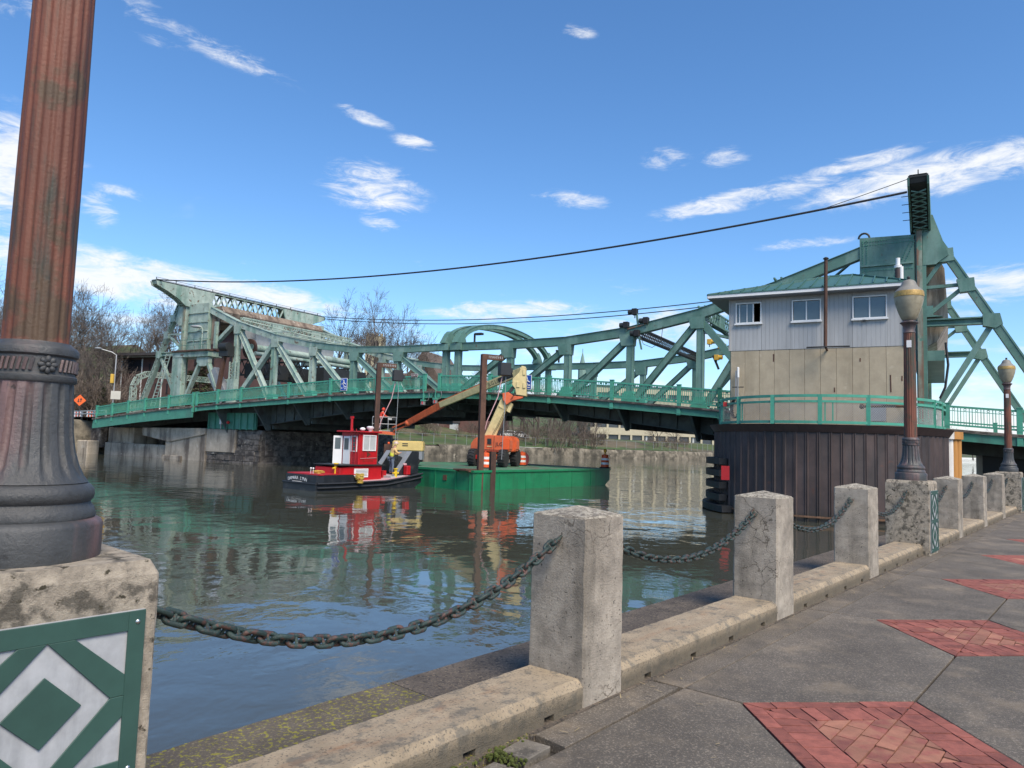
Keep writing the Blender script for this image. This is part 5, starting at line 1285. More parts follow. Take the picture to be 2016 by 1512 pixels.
# wall fittings
pa = hx(1453, 760, -.25); wl = thing('wall_lamp', 'slim white wall lamp and conduit on the tan concrete', 'lamp', pa - Z*.3)
MB().box(pa+Z*.62, .10, .10, .5, AXH).build('lamp_tube', M['white'], wl, bevel=.03); MB().tube([pa-Z*.55, pa+Z*.4], .035, 6).build('conduit', M['galv'], wl); MB().box(pa+HD*-.09+Z*.1, .06, .04, 1.2, AXH).build('back_channel', M['grey'], wl); MB().beam(pa+HD*-.25-Z*.05, pa+HD*.25-Z*.05, .04, .05).build('bracket', M['dark'], wl)
pa = hx(1701, 631, -.16); MB().box(pa, .11, .06, .08, AXH).build('junction_box', M['dark'], house)
pa = hx(1728, 812, -.1); MB().box(pa, .62, .05, .72, AXH).build('floor_hatch', M['grey'], house)
pa = hx(1428, 796, -.6); hb = thing('hose_box', 'small red box with coiled hose behind the mesh railing', 'box', pa-Z*.3)
MB().box(pa, .16, .12, .2, AXH).build('red_box', M['red'], hb); mb = MB()
for k_ in range(5): mb.tube([pa+HD*(.38+.02*k_+.16*math.cos(q))+Z*(-.2+.42*math.sin(q))+HN*(.04*k_) for q in [2*math.pi*x/14 for x in range(15)]], .014, 4)
mb.build('hose_coil', M['dark'], hb)
P0_, P1_ = hx(1697, 800, -1.4), hx(1795, 800, -1.4); bt_ = thing('barrier_arm', 'rusty horizontal pipe barrier behind the mesh railing', 'barrier', P0_-Z*.4)
MB().tube([P0_, P1_], .05, 8).build('pipe', M['rust'], bt_, smooth=60); MB().ball(P0_, .11, 8, 6).build('end_knob', M['rust'], bt_, smooth=60)
mb = MB()
for (u, v, u2, v2) in ((1523, 697, 1523, 712), (1693.5, 705, 1693.5, 712), (1753, 738, 1754, 772), (1643, 763, 1643, 772), (1776, 740, 1776, 750)):
    mb.beam(hx(u, v, -.052), hx(u2, v2, -.052), .006, .05, HN)
mb.build('rust_streaks', M['rust'], house, kind='stuff')

# ------------------------------------------------------------------ stone abutment at the quay end and dark bay under the approach
sa = thing('stone_abutment', 'rubble stone abutment at the end of the promenade', 'abutment', bp(38, 4, -1))
MB().prism([bp(37.2, -.6, -3), bp(60, -.6, -3), bp(60, 20, -3), bp(37.2, 20, -3)], (0, 0, 4.9)).build('core', M['pierd'], sa)
rnd = random.Random(9)
for r_ in range(12):
    t = 36.6; z = -1.4+r_*.29
    while t < 44:
        w = rnd.uniform(.35, .8); MB().box(bp(t+w/2+(.05*r_), -.75+rnd.uniform(-.08, .08), z+.13), w-.05, .5, .25, AXB).build('rubble_stone', M['rubble'], sa, bevel=.03); t += w
tag(MB().box(bp(33.6, 8, -.9), 2.2, 9, 5.2, AXB).build('bay_wall', M['dark']), 'cross wall under the approach span, coloured black for the shade there', 'wall')  # near-black colour stands in for the shade beneath the approach

# ------------------------------------------------------------------ barge, spuds, drums
YB = R(40); E1 = V((math.sin(YB), math.cos(YB), 0)); E2 = V((-E1.y, E1.x, 0)); BC = V((-1.95, 39.95, WZ)); AXG = (E1, E2, Z)
def gp(x, y, z): return BC + E1*x + E2*y + Z*z     # z above water
BLn, BWd, BF = 13.9, 10.6, 1.10
barge = thing('work_barge', 'flat green deck barge moored under the bridge', 'barge', gp(7, 5, -.4))
def hullpoly(y): return [gp(0, y, -.5), gp(BLn-1.2, y, -.5), gp(BLn+.1, y, .35), gp(BLn+.1, y, BF-.02), gp(0, y, BF-.02)]
MB().prism(hullpoly(0), E2*BWd).build('hull', M['bargeg'], barge, bevel=.03)
MB().box(gp(BLn/2+.05, BWd/2, BF+.0), BLn+.1, BWd, .06, AXG).build('deck', M['barged'], barge)
for y in (-.03, BWd+.03): MB().beam(gp(-.05, y, BF-.03), gp(BLn+.1, y, BF-.03), .12, .08, Z).build('rub_rail', M['bargeg'], barge)
MB().beam(gp(-.03, 0, BF-.03), gp(-.03, BWd, BF-.03), .12, .08, Z).build('rub_rail', M['bargeg'], barge)
for y in (.25, 1.35, 3.0, 4.6, 6.2, 8.2): MB().box(gp(-.02, y, .35), .06, .06, 1.4, AXG).build('hull_rib', M['bargeg'], barge)
for x in (2.2, 4.6, 7.0, 9.4, 11.6): MB().box(gp(x, -.01, .4), .04, .03, 1.3, AXG).build('hull_seam', M['bargeg'], barge)
MB().box(gp(-.03, 2.2, .62), .05, .26, .3, AXG).build('stain_plate', M['rust'], barge)
for y in (.2, 1.1): MB().box(gp(-.1, y, BF-.02), .3, .12, .08, AXG).build('spud_guide', M['rust'], barge)
MB().box(gp(.0, .65, BF+.05), .9, 1.0, .08, AXG).build('spud_well_plate', M['rust'], barge)
def marks(name, par, mt, p, ax, ay, az, w, h):   # lettering too worn to read
    mb = MB(); x = -w/2; rn = random.Random(len(name))
    while x < w/2:
        k = rn.uniform(.5, .9)*h*.7
        mb.box(p + ax*(x+k/2), k*.35, h, .012, (ax, ay, az)); mb.box(p + ax*(x+k*.6) + ay*(rn.choice((-.35, 0, .35))*h), k*.6, h*.28, .010, (ax, ay, az)); x += k + h*.28
    return mb.build(name, mt, par)
def spud(P, ztop, arm, lab, w=.30):
    t = thing('spud_pile', lab, 'pile', P - Z*1.5)
    z0 = -3.0; mb = MB()
    c = lambda z: V((P.x, P.y, z))
    h = (z0+ztop)/2; a = V((.93, .37, 0)); b = Z.cross(a)
    mb.box(c(h), w*.12, w*.9, ztop-z0, (a, b, Z)); 
    for s in (-1, 1): mb.box(c(h)+b*(s*w*.5), w, w*.12, ztop-z0, (a, b, Z))
    mb.box(c(h)-a*w*.4, w*.10, w*.92, ztop-z0, (a, b, Z)); mb.build('pile_shaft', M['rust'], t)
    if arm:
        e = c(ztop-.16)+a*1.15; mb = MB(); mb.beam(c(ztop-.14), e, .30, .22, Z); mb.build('yoke_arm', M['rust'], t)
        blk = e + a*.12 - Z*.62; MB().box(blk, .66, .5, .74, (a, b, Z)).build('sheave_block', M['fender'], t, bevel=.03); MB().box(blk+a*.36-Z*.05, .2, .3, .25, (a, b, Z)).build('block_lug', M['fender'], t)
        MB().tube([blk-Z*.3+a*.1, blk-Z*2.5+a*.08, V((blk.x, blk.y, .55))], .02, 5).build('hoist_wire', M['galv'], t)
        MB().tube([blk-Z*.3-a*.1, blk-Z*1.6-a*.35, blk-Z*3.0-a*.95, blk-Z*3.6-a*1.1], .028, 5).build('hose', M['pink'], t)
        marks('worn_lettering', t, M['panew'], c(ztop-.15)+a*.66-b*.125, a, Z, -b, .85, .14)
spud(ond(946, 900, 40.6), ond(946, 697, 40.6).z, True, 'tall rusty steel spud pile with yoke arm at the near barge corner')
spud(ond(738, 900, 47.5), ond(741, 714, 47.5).z, True, 'tall rusty steel spud pile with yoke arm behind the red tug cabin')
spud(ond(970, 900, 41.2), ond(970, 889, 41.2).z, False, 'short cut-off rusty pile beside the tall spud pile', .30)
def drum(P, lab, light=False):
    t = thing('traffic_drum', lab, 'traffic drum', P, 0, 'orange traffic drums on the barge')
    MB().lathe([(.40, 0), (.40, .06), (.31, .075)], 20, P).build('rubber_base', M['black'], t)
    z = [.07, .25, .40, .55, .70, .84]; r_ = [.30, .29, .28, .27, .26, .25]
    for i in range(5): MB().lathe([(r_[i], z[i]), (r_[i]-.012, z[i+1])], 20, P).build('stripe', M['white'] if i % 2 else M['drum'], t, smooth=60)
    MB().lathe([(.25, .84), (.24, .92), (.15, .95)], 20, P).build('top', M['drum'], t, smooth=60); MB().tube([P+Z*.95-E1*.08, P+Z*1.02, P+Z*.95+E1*.08], .02, 5).build('handle', M['drum'], t)
    if light: MB().box(P+Z*1.05, .12, .1, .14, AXG).build('lamp_case', M['amber'], t); MB().ball(P+Z*1.22, .13, 10, 6, (1, .7, 1)).build('lamp', M['amber'], t, smooth=60)
DK = WZ+BF+.03
def ondk(u, v): p = onz(u, v, DK); return p
drum(ond(955, 921, 43.2)*1 if False else V((ond(955, 925, 43.5).x, 43.5, DK)), 'orange and white drum between the tall and short piles')
drum(V((ond(1027, 918, 50.5).x, 50.5, DK)), 'orange and white drum beside the lift wheels')
drum(V((ond(1191, 921, 51.2).x, 51.2, DK)), 'orange and white drum with amber lamp at the far end of the barge', True)
P = V((ond(1033, 910, 51.6).x, 51.6, DK)); o = thing('hose_reel', 'round red reel lying behind the drum by the lift', 'reel', P)
MB().lathe([(.12, -.12), (.42, -.12), (.42, -.07), (.2, -.05), (.2, .05), (.42, .07), (.42, .12), (.12, .12)], 20).xf(frame(P+Z*.43, V((.5, .86, 0)), Z, V((.86, -.5, 0)))).build('drum_body', M['red'], o, smooth=40)

# ------------------------------------------------------------------ boom lift
LB = V((ond(973, 919, 47.5).x, 47.5, DK)); lift = thing('boom_lift', 'orange and cream articulated boom lift standing on the barge', 'boom lift', LB)
X = V((.95, -.31, 0)); Y = Z.cross(X); AXJ = (X, Y, Z)
lp_ = lambda x, y, z: LB + X*x + Y*y + Z*z
def wheel(c, ax, par, r=.55, w=.46):
    ex = V(ax); ez = Z; ey = ez.cross(ex)
    ty = MB().lathe([(r*.5, -w/2), (r*.92, -w/2), (r, -w*.36), (r, w*.36), (r*.92, w/2), (r*.5, w/2)], 26).xf(frame(c, ey, ez, ex)).build('tyre', M['tyre'], par, smooth=40)
    mb = MB()
    for i in range(18):
        a = 2*math.pi*i/18; d = ey*math.cos(a)+ez*math.sin(a)
        for s in (-1, 1): mb.beam(c+d*(r+.015)+ex*(s*.02), c+d*(r+.0)+ex*(s*w*.48)+(-ey*math.sin(a)+ez*math.cos(a))*.08, .05, .07, d)
    mb.build('tread', M['tyre'], ty, kind='stuff'); MB().lathe([(.06, w*.2), (r*.5, w*.2), (r*.52, w*.45), (r*.45, w*.38), (.1, w*.3)], 20).xf(frame(c, ey, ez, ex)).build('rim', M['rim'], par, smooth=40)
    MB().lathe([(.06, -w*.45), (r*.52, -w*.45), (r*.5, -w*.2), (.06, -w*.2)], 20).xf(frame(c, ey, ez, ex)).build('rim', M['rim'], par, smooth=40)
for x, y in ((-1.25, -1.0), (1.3, -1.0), (-1.25, 1.0), (1.3, 1.0)): wheel(lp_(y*1.02, x, .55), X, lift)
MB().box(lp_(0, 0, .62), 1.3, 3.0, .34, AXJ).build('chassis', M['orange'], lift, bevel=.04); MB().box(lp_(0, -1.25, .6), 2.0, .3, .25, AXJ).build('axle', M['red'], lift); MB().box(lp_(0, 1.25, .6), 2.0, .3, .25, AXJ).build('axle', M['red'], lift)
MB().lathe([(.55, .75), (.6, .9), (.6, .98)], 20, LB).build('slew_ring', M['dark'], lift)
# turret hood: rounded side profile extruded across
hd = [(-1.35, 1.0), (-1.3, 1.45), (-1.1, 1.75), (-.7, 1.95), (-.1, 2.03), (.95, 2.0), (1.25, 1.92), (1.35, 1.7), (1.35, 1.1), (1.2, .96), (-1.2, .94)]
hood = MB().prism([lp_(x, -1.05, z) for x, z in hd], Y*.72).build('engine_hood', M['orange'], lift, bevel=.06, seg=2)
MB().prism([lp_(x, .38, z) for x, z in hd], Y*.72).build('engine_hood', M['orange'], lift, bevel=.06, seg=2)
MB().box(lp_(0, 0, 1.3), 2.2, .8, .6, AXJ).build('turntable', M['orange'], lift); MB().box(lp_(1.12, -1.06, 1.5), .42, .04, .72, AXJ).build('side_panel', M['drum'], lift, bevel=.01)
MB().box(lp_(-.02, -1.07, 1.62), .26, .03, .36, AXJ).build('control_opening', M['dark'], lift); MB().box(lp_(.3, -1.062, 1.5), .02, .02, .95, AXJ).build('hood_seam', M['dark'], lift); MB().box(lp_(0, -1.06, 1.08), 2.5, .02, .03, AXJ).build('hood_seam', M['dark'], lift); MB().box(lp_(.0, -1.07, 1.30), .34, .02, .05, AXJ).build('decal', M['cream'], lift)
text('JLG', .34, M['dark'], lift, frame(lp_(.66, -1.075, 1.45)-ORG[lift.name], X, Z, -Y)).data.transform(Matrix.Shear('XZ', 4, (.0, 0)) if False else Matrix.Identity(4))
# booms
j0 = ond(962, 868, 47.4); j1 = ond(995, 790, 47.0); j2 = ond(1018, 777, 46.9); j3 = ond(1022, 735, 46.8); tip = ond(803, 833, 54.3); bk = ond(772, 849, 55.4)
VY = V((.1, 1, 0)).normalized()
MB().beam(j0, j1, .62, .74, VY, .56, .62).build('lower_boom', M['cream'], lift, bevel=.03)
MB().prism([ond(u, v, 46.75) for u, v in ((981, 800), (1003, 813), (1010, 796), (1001, 787), (1003, 781), (989, 781))], VY*.62).build('boom_head', M['cream'], lift, bevel=.02)
MB().beam(ond(985, 868, 47.4), ond(1001, 795, 47.05), .1, .1, VY).build('lift_cylinder', M['dark'], lift); MB().beam(ond(974, 860, 47.2), ond(985, 848, 47.2), .2, .3, VY).build('cylinder_base', M['dark'], lift)
MB().prism([ond(u, v, 46.55) for u, v in ((989, 774), (1001, 772), (1005, 775), (1010, 779), (1031, 781), (1028, 784), (1008, 789), (997, 797), (990, 787))], VY*.62).build('knuckle_link', M['orange'], lift, bevel=.02)
MB().beam(ond(1000, 775, 46.7), ond(1011, 762, 46.7), .18, .2, VY).build('knuckle_cylinder', M['dark'], lift)
MB().prism([ond(u, v, 46.5) for u, v in ((1027, 720), (1035, 722), (1036, 780), (1016, 777), (1014, 765), (1008, 757), (1009, 746), (1016, 739), (1022, 733))], VY*.8).build('upright', M['cream'], lift, bevel=.02)
for u, v, w_, h_ in ((1020, 757, .22, .36), (1032, 733, .17, .36), (1032, 759, .17, .36)): MB().box(ond(u, v, 46.47), w_, .05, h_).build('access_cover', M['cream'], lift, bevel=.01)
up0 = ond(1030, 730, 46.9); md1 = ond(872, 795.5, 52.0)
MB().beam(up0, ond(868, 797, 52.0), .42, .50, VY, .38, .42).build('upper_boom', M['cream'], lift, bevel=.02)
d_ = (ond(868, 797, 52.0)-up0).normalized(); s_ = d_.cross(VY).normalized(); s_ = s_ if s_.z > 0 else -s_
MB().beam(up0+d_*3.3+s_*.27, ond(868, 797, 52.0)+s_*.23, .36, .06, VY).build('boom_cover', M['orange'], lift)
MB().beam(ond(872, 795.5, 51.9), tip, .34, .50, VY, .3, .44).build('fly_boom', M['orange'], lift, bevel=.02)
MB().beam(up0+d_*.9-s_*.0-VY*.24, up0+d_*2.2-VY*.24, .04, .3, VY).build('boom_slot', M['dark'], lift)
t0_ = up0+d_*2.55-VY*.25-s_*.02; text('JLG LIFT', .36, M['dark'], lift, frame(t0_-ORG[lift.name], -d_, s_, -d_.cross(s_)*-1 if False else (-d_).cross(s_)))
for o in (.16, -.16): MB().beam(tip+Z*o, bk+Z*(o+.12), .1, .11, VY).build('jib_arm', M['orange'], lift)
MB().ball(tip, .26, 10, 6).build('jib_pivot', M['orange'], lift, smooth=60); MB().box(bk, .25, .3, .5).build('basket_mount', M['dark'], lift)
mb = MB()
for o_ in (.16, .24): mb.tube([j0+V((o_, -.36, .25)), j0.lerp(j1, .4)+V((o_+.05, -.38, .1)), j1+V((o_+.1, -.36, 0)), ond(1008, 782, 46.3)+V((o_*.5, 0, .1)), ond(1014, 768, 46.3)], .013, 5)
mb.tube([ond(1010, 752, 46.3), ond(1000, 757, 46.4), ond(992, 752, 46.6), ond(985, 748, 47.0)], .016, 5)
mb.build('hydraulic_hoses', M['black'], lift, smooth=60)
# basket
bx = ond(757, 849, 55.6); BX = V((.97, .2, 0)); BY = Z.cross(BX); q = lambda x, y, z: bx + BX*x + BY*y + Z*z
mb = MB()
for z in (0.02, .55, 1.08):
    cs = [q(-.95, -.42, z), q(.85, -.42, z), q(.85, .42, z), q(-.95, .42, z)]
    for a, b in zip(cs, cs[1:]+cs[:1]): mb.tube([a, b], .028, 5)
for x in (-.95, -.35, .25, .85):
    for y in (-.42, .42): mb.tube([q(x, y, 0), q(x, y, 1.08)], .024, 5)
mb.build('basket_cage', M['galv'], lift); MB().box(q(-.05, 0, -.03), 1.85, .86, .06, (BX, BY, Z)).build('basket_floor', M['dark'], lift)
MB().beam(q(-.95, -.44, -.05), q(.85, -.44, -.18), .22, .1, Z).build('basket_beam', M['orange'], lift); MB().box(q(.7, -.3, 1.0), .4, .25, .3, (BX, BY, Z)).build('control_box', M['dark'], lift, bevel=.02); MB().box(q(.35, -.35, .95), .3, .2, .14, (BX, BY, Z)).build('tool_tray', M['panew'], lift)

# ------------------------------------------------------------------ tug boat
TS = V((-9.55, 36.0, WZ)); TL_, TW_ = 7.3, 2.8; YT = R(38.5); T1 = V((math.sin(YT), math.cos(YT), 0)); T2 = V((-T1.y, T1.x, 0)); AXT = (T1, T2, Z)
def tp(x, y, z): return TS + T1*x + T2*y + Z*z
tug = thing('tug_boat', 'small black truckable tug boat with red cabin pushing the barge', 'boat', tp(3.6, 1.4, -.3))
def hull(name, lv, mt, ins=0):
    st = []
    for x, w, z0, z1 in lv:
        st.append([tp(x, -w, z0), tp(x, TW_+w, z0), tp(x, TW_+w, z1), tp(x, -w, z1)])
    mb = MB()
    for s in st: mb.v += s
    for i in range(len(st)-1):
        b = i*4
        for q_ in range(4): mb.f.append((b+q_, b+4+q_, b+4+(q_+1) % 4, b+(q_+1) % 4))
    mb.f += [(0, 1, 2, 3), tuple(len(st)*4-1-i for i in range(4))]
    o = mb.build(name, mt, tug); bm = bmesh.new(); bm.from_mesh(o.data); bmesh.ops.recalc_face_normals(bm, faces=bm.faces); bm.to_mesh(o.data); bm.free(); return o
hull('hull', [(0, -.02, -.5, .36), (1.6, .04, -.5, .34), (4.5, .06, -.45, .42), (6.3, .03, -.2, .62), (TL_, -.06, .28, .80)], M['hull'])
hull('bulwark', [(.08, -.12, .36, .78), (.5, -.05, .36, .80), (2.35, -.05, .35, .80), (2.75, -.06, .36, .42)], M['hull'])
for z, nm in ((.37, 'guard'), (.16, 'guard')): 
    for y in (-.04, TW_+.04): MB().tube([tp(.05, y, z), tp(1.6, y-.04 if y < 0 else y+.04, z), tp(4.5, y-.06 if y < 0 else y+.06, z+.06), tp(6.3, y, z+.26), tp(TL_, y, z+.42)], .055, 6).build('guard_rail', M['fender'], tug, smooth=60)
MB().tube([tp(0, 0, .36), tp(0, TW_, .36)], .06, 6).build('guard_rail', M['fender'], tug, smooth=60)
hull('deck_edge_trim', [(2.8, .0, .42, .46), (4.5, .03, .47, .51), (6.2, .0, .66, .70)], M['pink'])
MB().box(tp(1.35, 1.4, .81), 2.3, 2.7, .05, AXT).build('stern_deck', M['hullred'], tug)
# trunk and cabin
MB().prism([tp(1.7, .35, .4), tp(4.55, .35, .45), tp(4.55, .35, 1.28), tp(2.6, .35, 1.22), tp(1.7, .35, 1.15)], T2*2.1).build('trunk', M['hullred'], tug, bevel=.03)
MB().box(tp(3.2, 1.4, 1.27), 3.1, 2.3, .05, AXT).build('trunk_roof', M['dark'], tug)
cx0, cx1, cy0, cy1, cz0, cz1 = 3.0, 4.3, .5, 1.95, 1.29, 3.02
cab = MB()
MB().box(tp((cx0+cx1)/2, cy0+.03, (cz0+cz1)/2), cx1-cx0, .06, cz1-cz0, AXT).build('cabin_side', M['hullred'], tug, bevel=.015)
MB().box(tp((cx0+cx1)/2, cy1-.03, (cz0+cz1)/2), cx1-cx0, .06, cz1-cz0, AXT).build('cabin_side', M['hullred'], tug); MB().box(tp(cx1-.03, (cy0+cy1)/2, (cz0+cz1)/2), .06, cy1-cy0-.13, cz1-cz0, AXT).build('cabin_front', M['hullred'], tug)
MB().box(tp(cx0+.03, (cy0+cy1)/2, (cz0+cz1)/2), .06, cy1-cy0-.13, cz1-cz0, AXT).build('cabin_back', M['hullred'], tug)
MB().box(tp((cx0+cx1)/2-.05, (cy0+cy1)/2, cz1+.03), cx1-cx0+.45, cy1-cy0+.3, .08, AXT).build('cabin_roof', M['hullred'], tug, bevel=.02)
def win(c, ax, nr, w_, h_, par=tug, mul=True):
    f = MB()
    for dx, dz_, ww, hh in ((-w_/2, 0, .05, h_), (w_/2, 0, .05, h_), (0, -h_/2, w_-.05, .05), (0, h_/2, w_-.05, .05)): f.box(c+ax*dx+Z*dz_, ww, .08, hh+(.05 if ww < .06 else 0), (ax, nr, Z))
    if mul: f.box(c, .04, .07, h_-.05, (ax, nr, Z))
    o = f.build('window', M['white'], par); MB().box(c, w_-.06, .04, h_-.06, (ax, nr, Z)).build('pane', M['panew'] if mul else M['glass'], o); return o
win(tp(3.7, cy0-.01, 2.46), T1, T2, .86, .8)
win(tp(cx0-.01, .88, 2.4), T2, T1, .42, .8, mul=False)
# open white door at the back of the cabin, two leaves
MB().box(tp(cx0-.02, 1.48, 2.05), .05, .56, 1.5, AXT).build('door', M['white'], tug); MB().box(tp(cx0-.05, 1.48, 2.38), .03, .34, .6, AXT).build('door_pane', M['glass'], tug)
dr_ = MB().box(tp(cx0-.24, 1.98, 2.03), .48, .05, 1.55, ((T1*.7+T2*-.7).normalized(), (T1*.7+T2*.7).normalized(), Z)).build('door', M['white'], tug); MB().box(tp(cx0-.24, 1.98, 2.4)-(T1*.7+T2*.7)*.03, .3, .03, .6, ((T1*.7-T2*.7).normalized(), (T1*.7+T2*.7).normalized(), Z)).build('door_pane', M['glass'], dr_)
mb = MB()
for y in (.62, .9): mb.tube([tp(cx0-.12, y, 1.3), tp(cx0-.12, y, 3.2)], .018, 5)
for i in range(9): mb.tube([tp(cx0-.12, .62, 1.45+i*.2), tp(cx0-.12, .9, 1.45+i*.2)], .012, 4)
mb.build('ladder', M['hullred'], tug)
MB().tube([tp(3.1, 1.3, 3.05), tp(3.1, 1.3, 3.8)], .07, 8).build('mast', M['hullred'], tug, smooth=60); MB().box(tp(3.1, 1.3, 3.82), .12, .18, .12, AXT).build('mast_light', M['hullred'], tug)
MB().lathe([(.1, 0), (.1, .1), (.2, .16), (.2, .26), (.1, .3)], 14, tp(4.15, 1.0, 3.08)).build('radar_dome', M['white'], tug, smooth=60); MB().ball(tp(3.45, .8, 3.2), .12, 8, 6, (1.3, 1, .8)).build('search_light', M['white'], tug, smooth=60)
MB().beam(tp(3.1, cy0-.02, 1.62), tp(4.25, cy0-.02, 1.66), .02, .015, Z).build('pin_stripe', M['pink'], tug)
MB().lathe([(.001, 0), (.17, 0), (.17, .012), (.001, .012)], 3).xf(frame(tp(3.65, cy0-.012, 1.85), T1, Z, -T2)).build('emblem', M['brown'], tug); marks('faint_lettering', tug, M['brown'], tp(3.65, cy0-.006, 1.5), T1, Z, -T2, .7, .09)
MB().box(tp(3.1, .34, .86), .95, .03, .46, AXT).build('notice_board', M['white'], tug)
mb = MB()
for i in range(5): mb.box(tp(3.1+random.uniform(-.05, .05), .32, .72+i*.075), .8, .012, .02, AXT)
mb.build('notice_lines', M['grey'], tug, kind='stuff')
# push knees
for y in (.35, 2.1):
    MB().prism([tp(5.6, y, .62), tp(TL_+.05, y, .78), tp(TL_+.05, y, 2.05), tp(6.75, y, 2.05)], T2*.35).build('push_knee', M['hull'], tug, bevel=.02)
    MB().beam(tp(5.62, y+.17, .68), tp(6.72, y+.17, 2.03), .04, .36, Z).build('knee_face', M['grey'], tug)
def bitt(x, y, z):
    mb = MB(); c = tp(x, y, z); mb.tube([c, c+Z*.5], .085, 10); mb.tube([c-T1*.2+Z*.28, c+T1*.2+Z*.28], .05, 8); mb.lathe([(.09, .5), (.14, .5), (.14, .54), (.05, .55)], 10, c); mb.build('mooring_bitt', M['yellow'], tug, smooth=40)
bitt(1.75, .75, .83); bitt(5.35, .1, .55)
mb = MB()
def coil(c, r, k):
    for i in range(k): a0 = random.uniform(0, 6); mb.tube([c + V((math.cos(a)*r*random.uniform(.7, 1.1), math.sin(a)*r*random.uniform(.7, 1.1), .03+i*.03+random.uniform(-.03, .03))) for a in [a0+2*math.pi*j/10 for j in range(11)]], .028, 5)
coil(tp(1.0, 1.2, .83), .28, 4); mb.build('rope_coil', M['rope'], tug, smooth=60)
mb = MB(); coil(tp(2.6, -.15, .55), .22, 9); coil(tp(2.62, -.18, .35), .16, 5); mb.build('rope_coil', M['rope'], tug, smooth=60)
for y in (.9, 1.1): MB().tube([tp(.45, y, .8), tp(.45, y, 1.08)], .015, 5).build('stern_light', M['white'], tug); MB().ball(tp(.45, y, 1.1), .05, 8, 5).build('stern_light_globe', M['white'], tug, smooth=60)
# name on the transom, lettering in a shallow arc
nm = 'DAMARA LYNN'
for i, chh in enumerate(nm):
    a = (i-5)/5; yy = 1.55 - a*.72
    if chh != ' ': text(chh, .24, M['white'], tug, frame(tp(-.0, yy, .60-.075*a*a)-T1*.02-ORG[tug.name]+V((0, 0, .0)), (-T2*math.cos(a*.2)+Z*(-math.sin(a*.2))).normalized(), (Z*math.cos(a*.2)-T2*math.sin(a*.2)).normalized(), -T1), 'name_letter')
marks('small_lettering', tug, M['white'], tp(0, 1.55, .41)-T1*.02, -T2, Z, -T1, .85, .07)
# deck gear by the bow
MB().ball(tp(5.0, 1.5, 1.1), .35, 10, 6, (1, .7, 1)).build('winch_drum', M['black'], tug, smooth=60); MB().box(tp(5.0, .9, .75), .3, .5, .4, AXT).build('winch_base', M['hullred'], tug); MB().box(tp(5.7, .5, .62), 1.5, .9, .12, AXT).build('deck_plate', M['panew'], tug); MB().box(tp(6.25, .15, .98), .3, .3, .5, AXT).build('fuel_can', M['hullred'], tug, bevel=.03); MB().box(tp(6.2, .3, 1.3), .22, .16, .12, AXT).build('rag_bundle', M['pink'], tug, bevel=.03)
# compressor on the barge deck behind the knees
P = V((ond(803, 921, 44.6).x, 44.6, DK)); cp = thing('air_compressor', 'yellow topped air compressor on the barge behind the tug bow', 'compressor', P)
MB().box(P+Z*1.18, 1.85, 1.1, .62).build('canopy', M['cream2'], cp, bevel=.06, seg=2); MB().box(P+Z*.62, 1.8, 1.0, .5).build('body', M['grey'], cp); MB().box(P+Z*.3, 1.7, .8, .14).build('frame', M['dark'], cp)
for sx in (-.5, .5): MB().tube([P+V((sx, -.55, .28)), P+V((sx, -.35, .28))], .28, 14).build('wheel', M['tyre'], cp)
for z in (1.2, 1.32): MB().box(P+V((-.15, -.56, z)), .34, .02, .05).build('vent_slot', M['dark'], cp)
P = V((ond(763, 921, 45.6).x, 45.6, DK)); cr = thing('rusty_winch_post', 'short rusty steel post with orange cap beside the tug bow', 'post', P)
MB().box(P+Z*.62, .5, .4, 1.24).build('post_body', M['rust'], cr); MB().ball(P+Z*1.3, .085, 8, 6).build('orange_cap', M['drum'], cr, smooth=60)

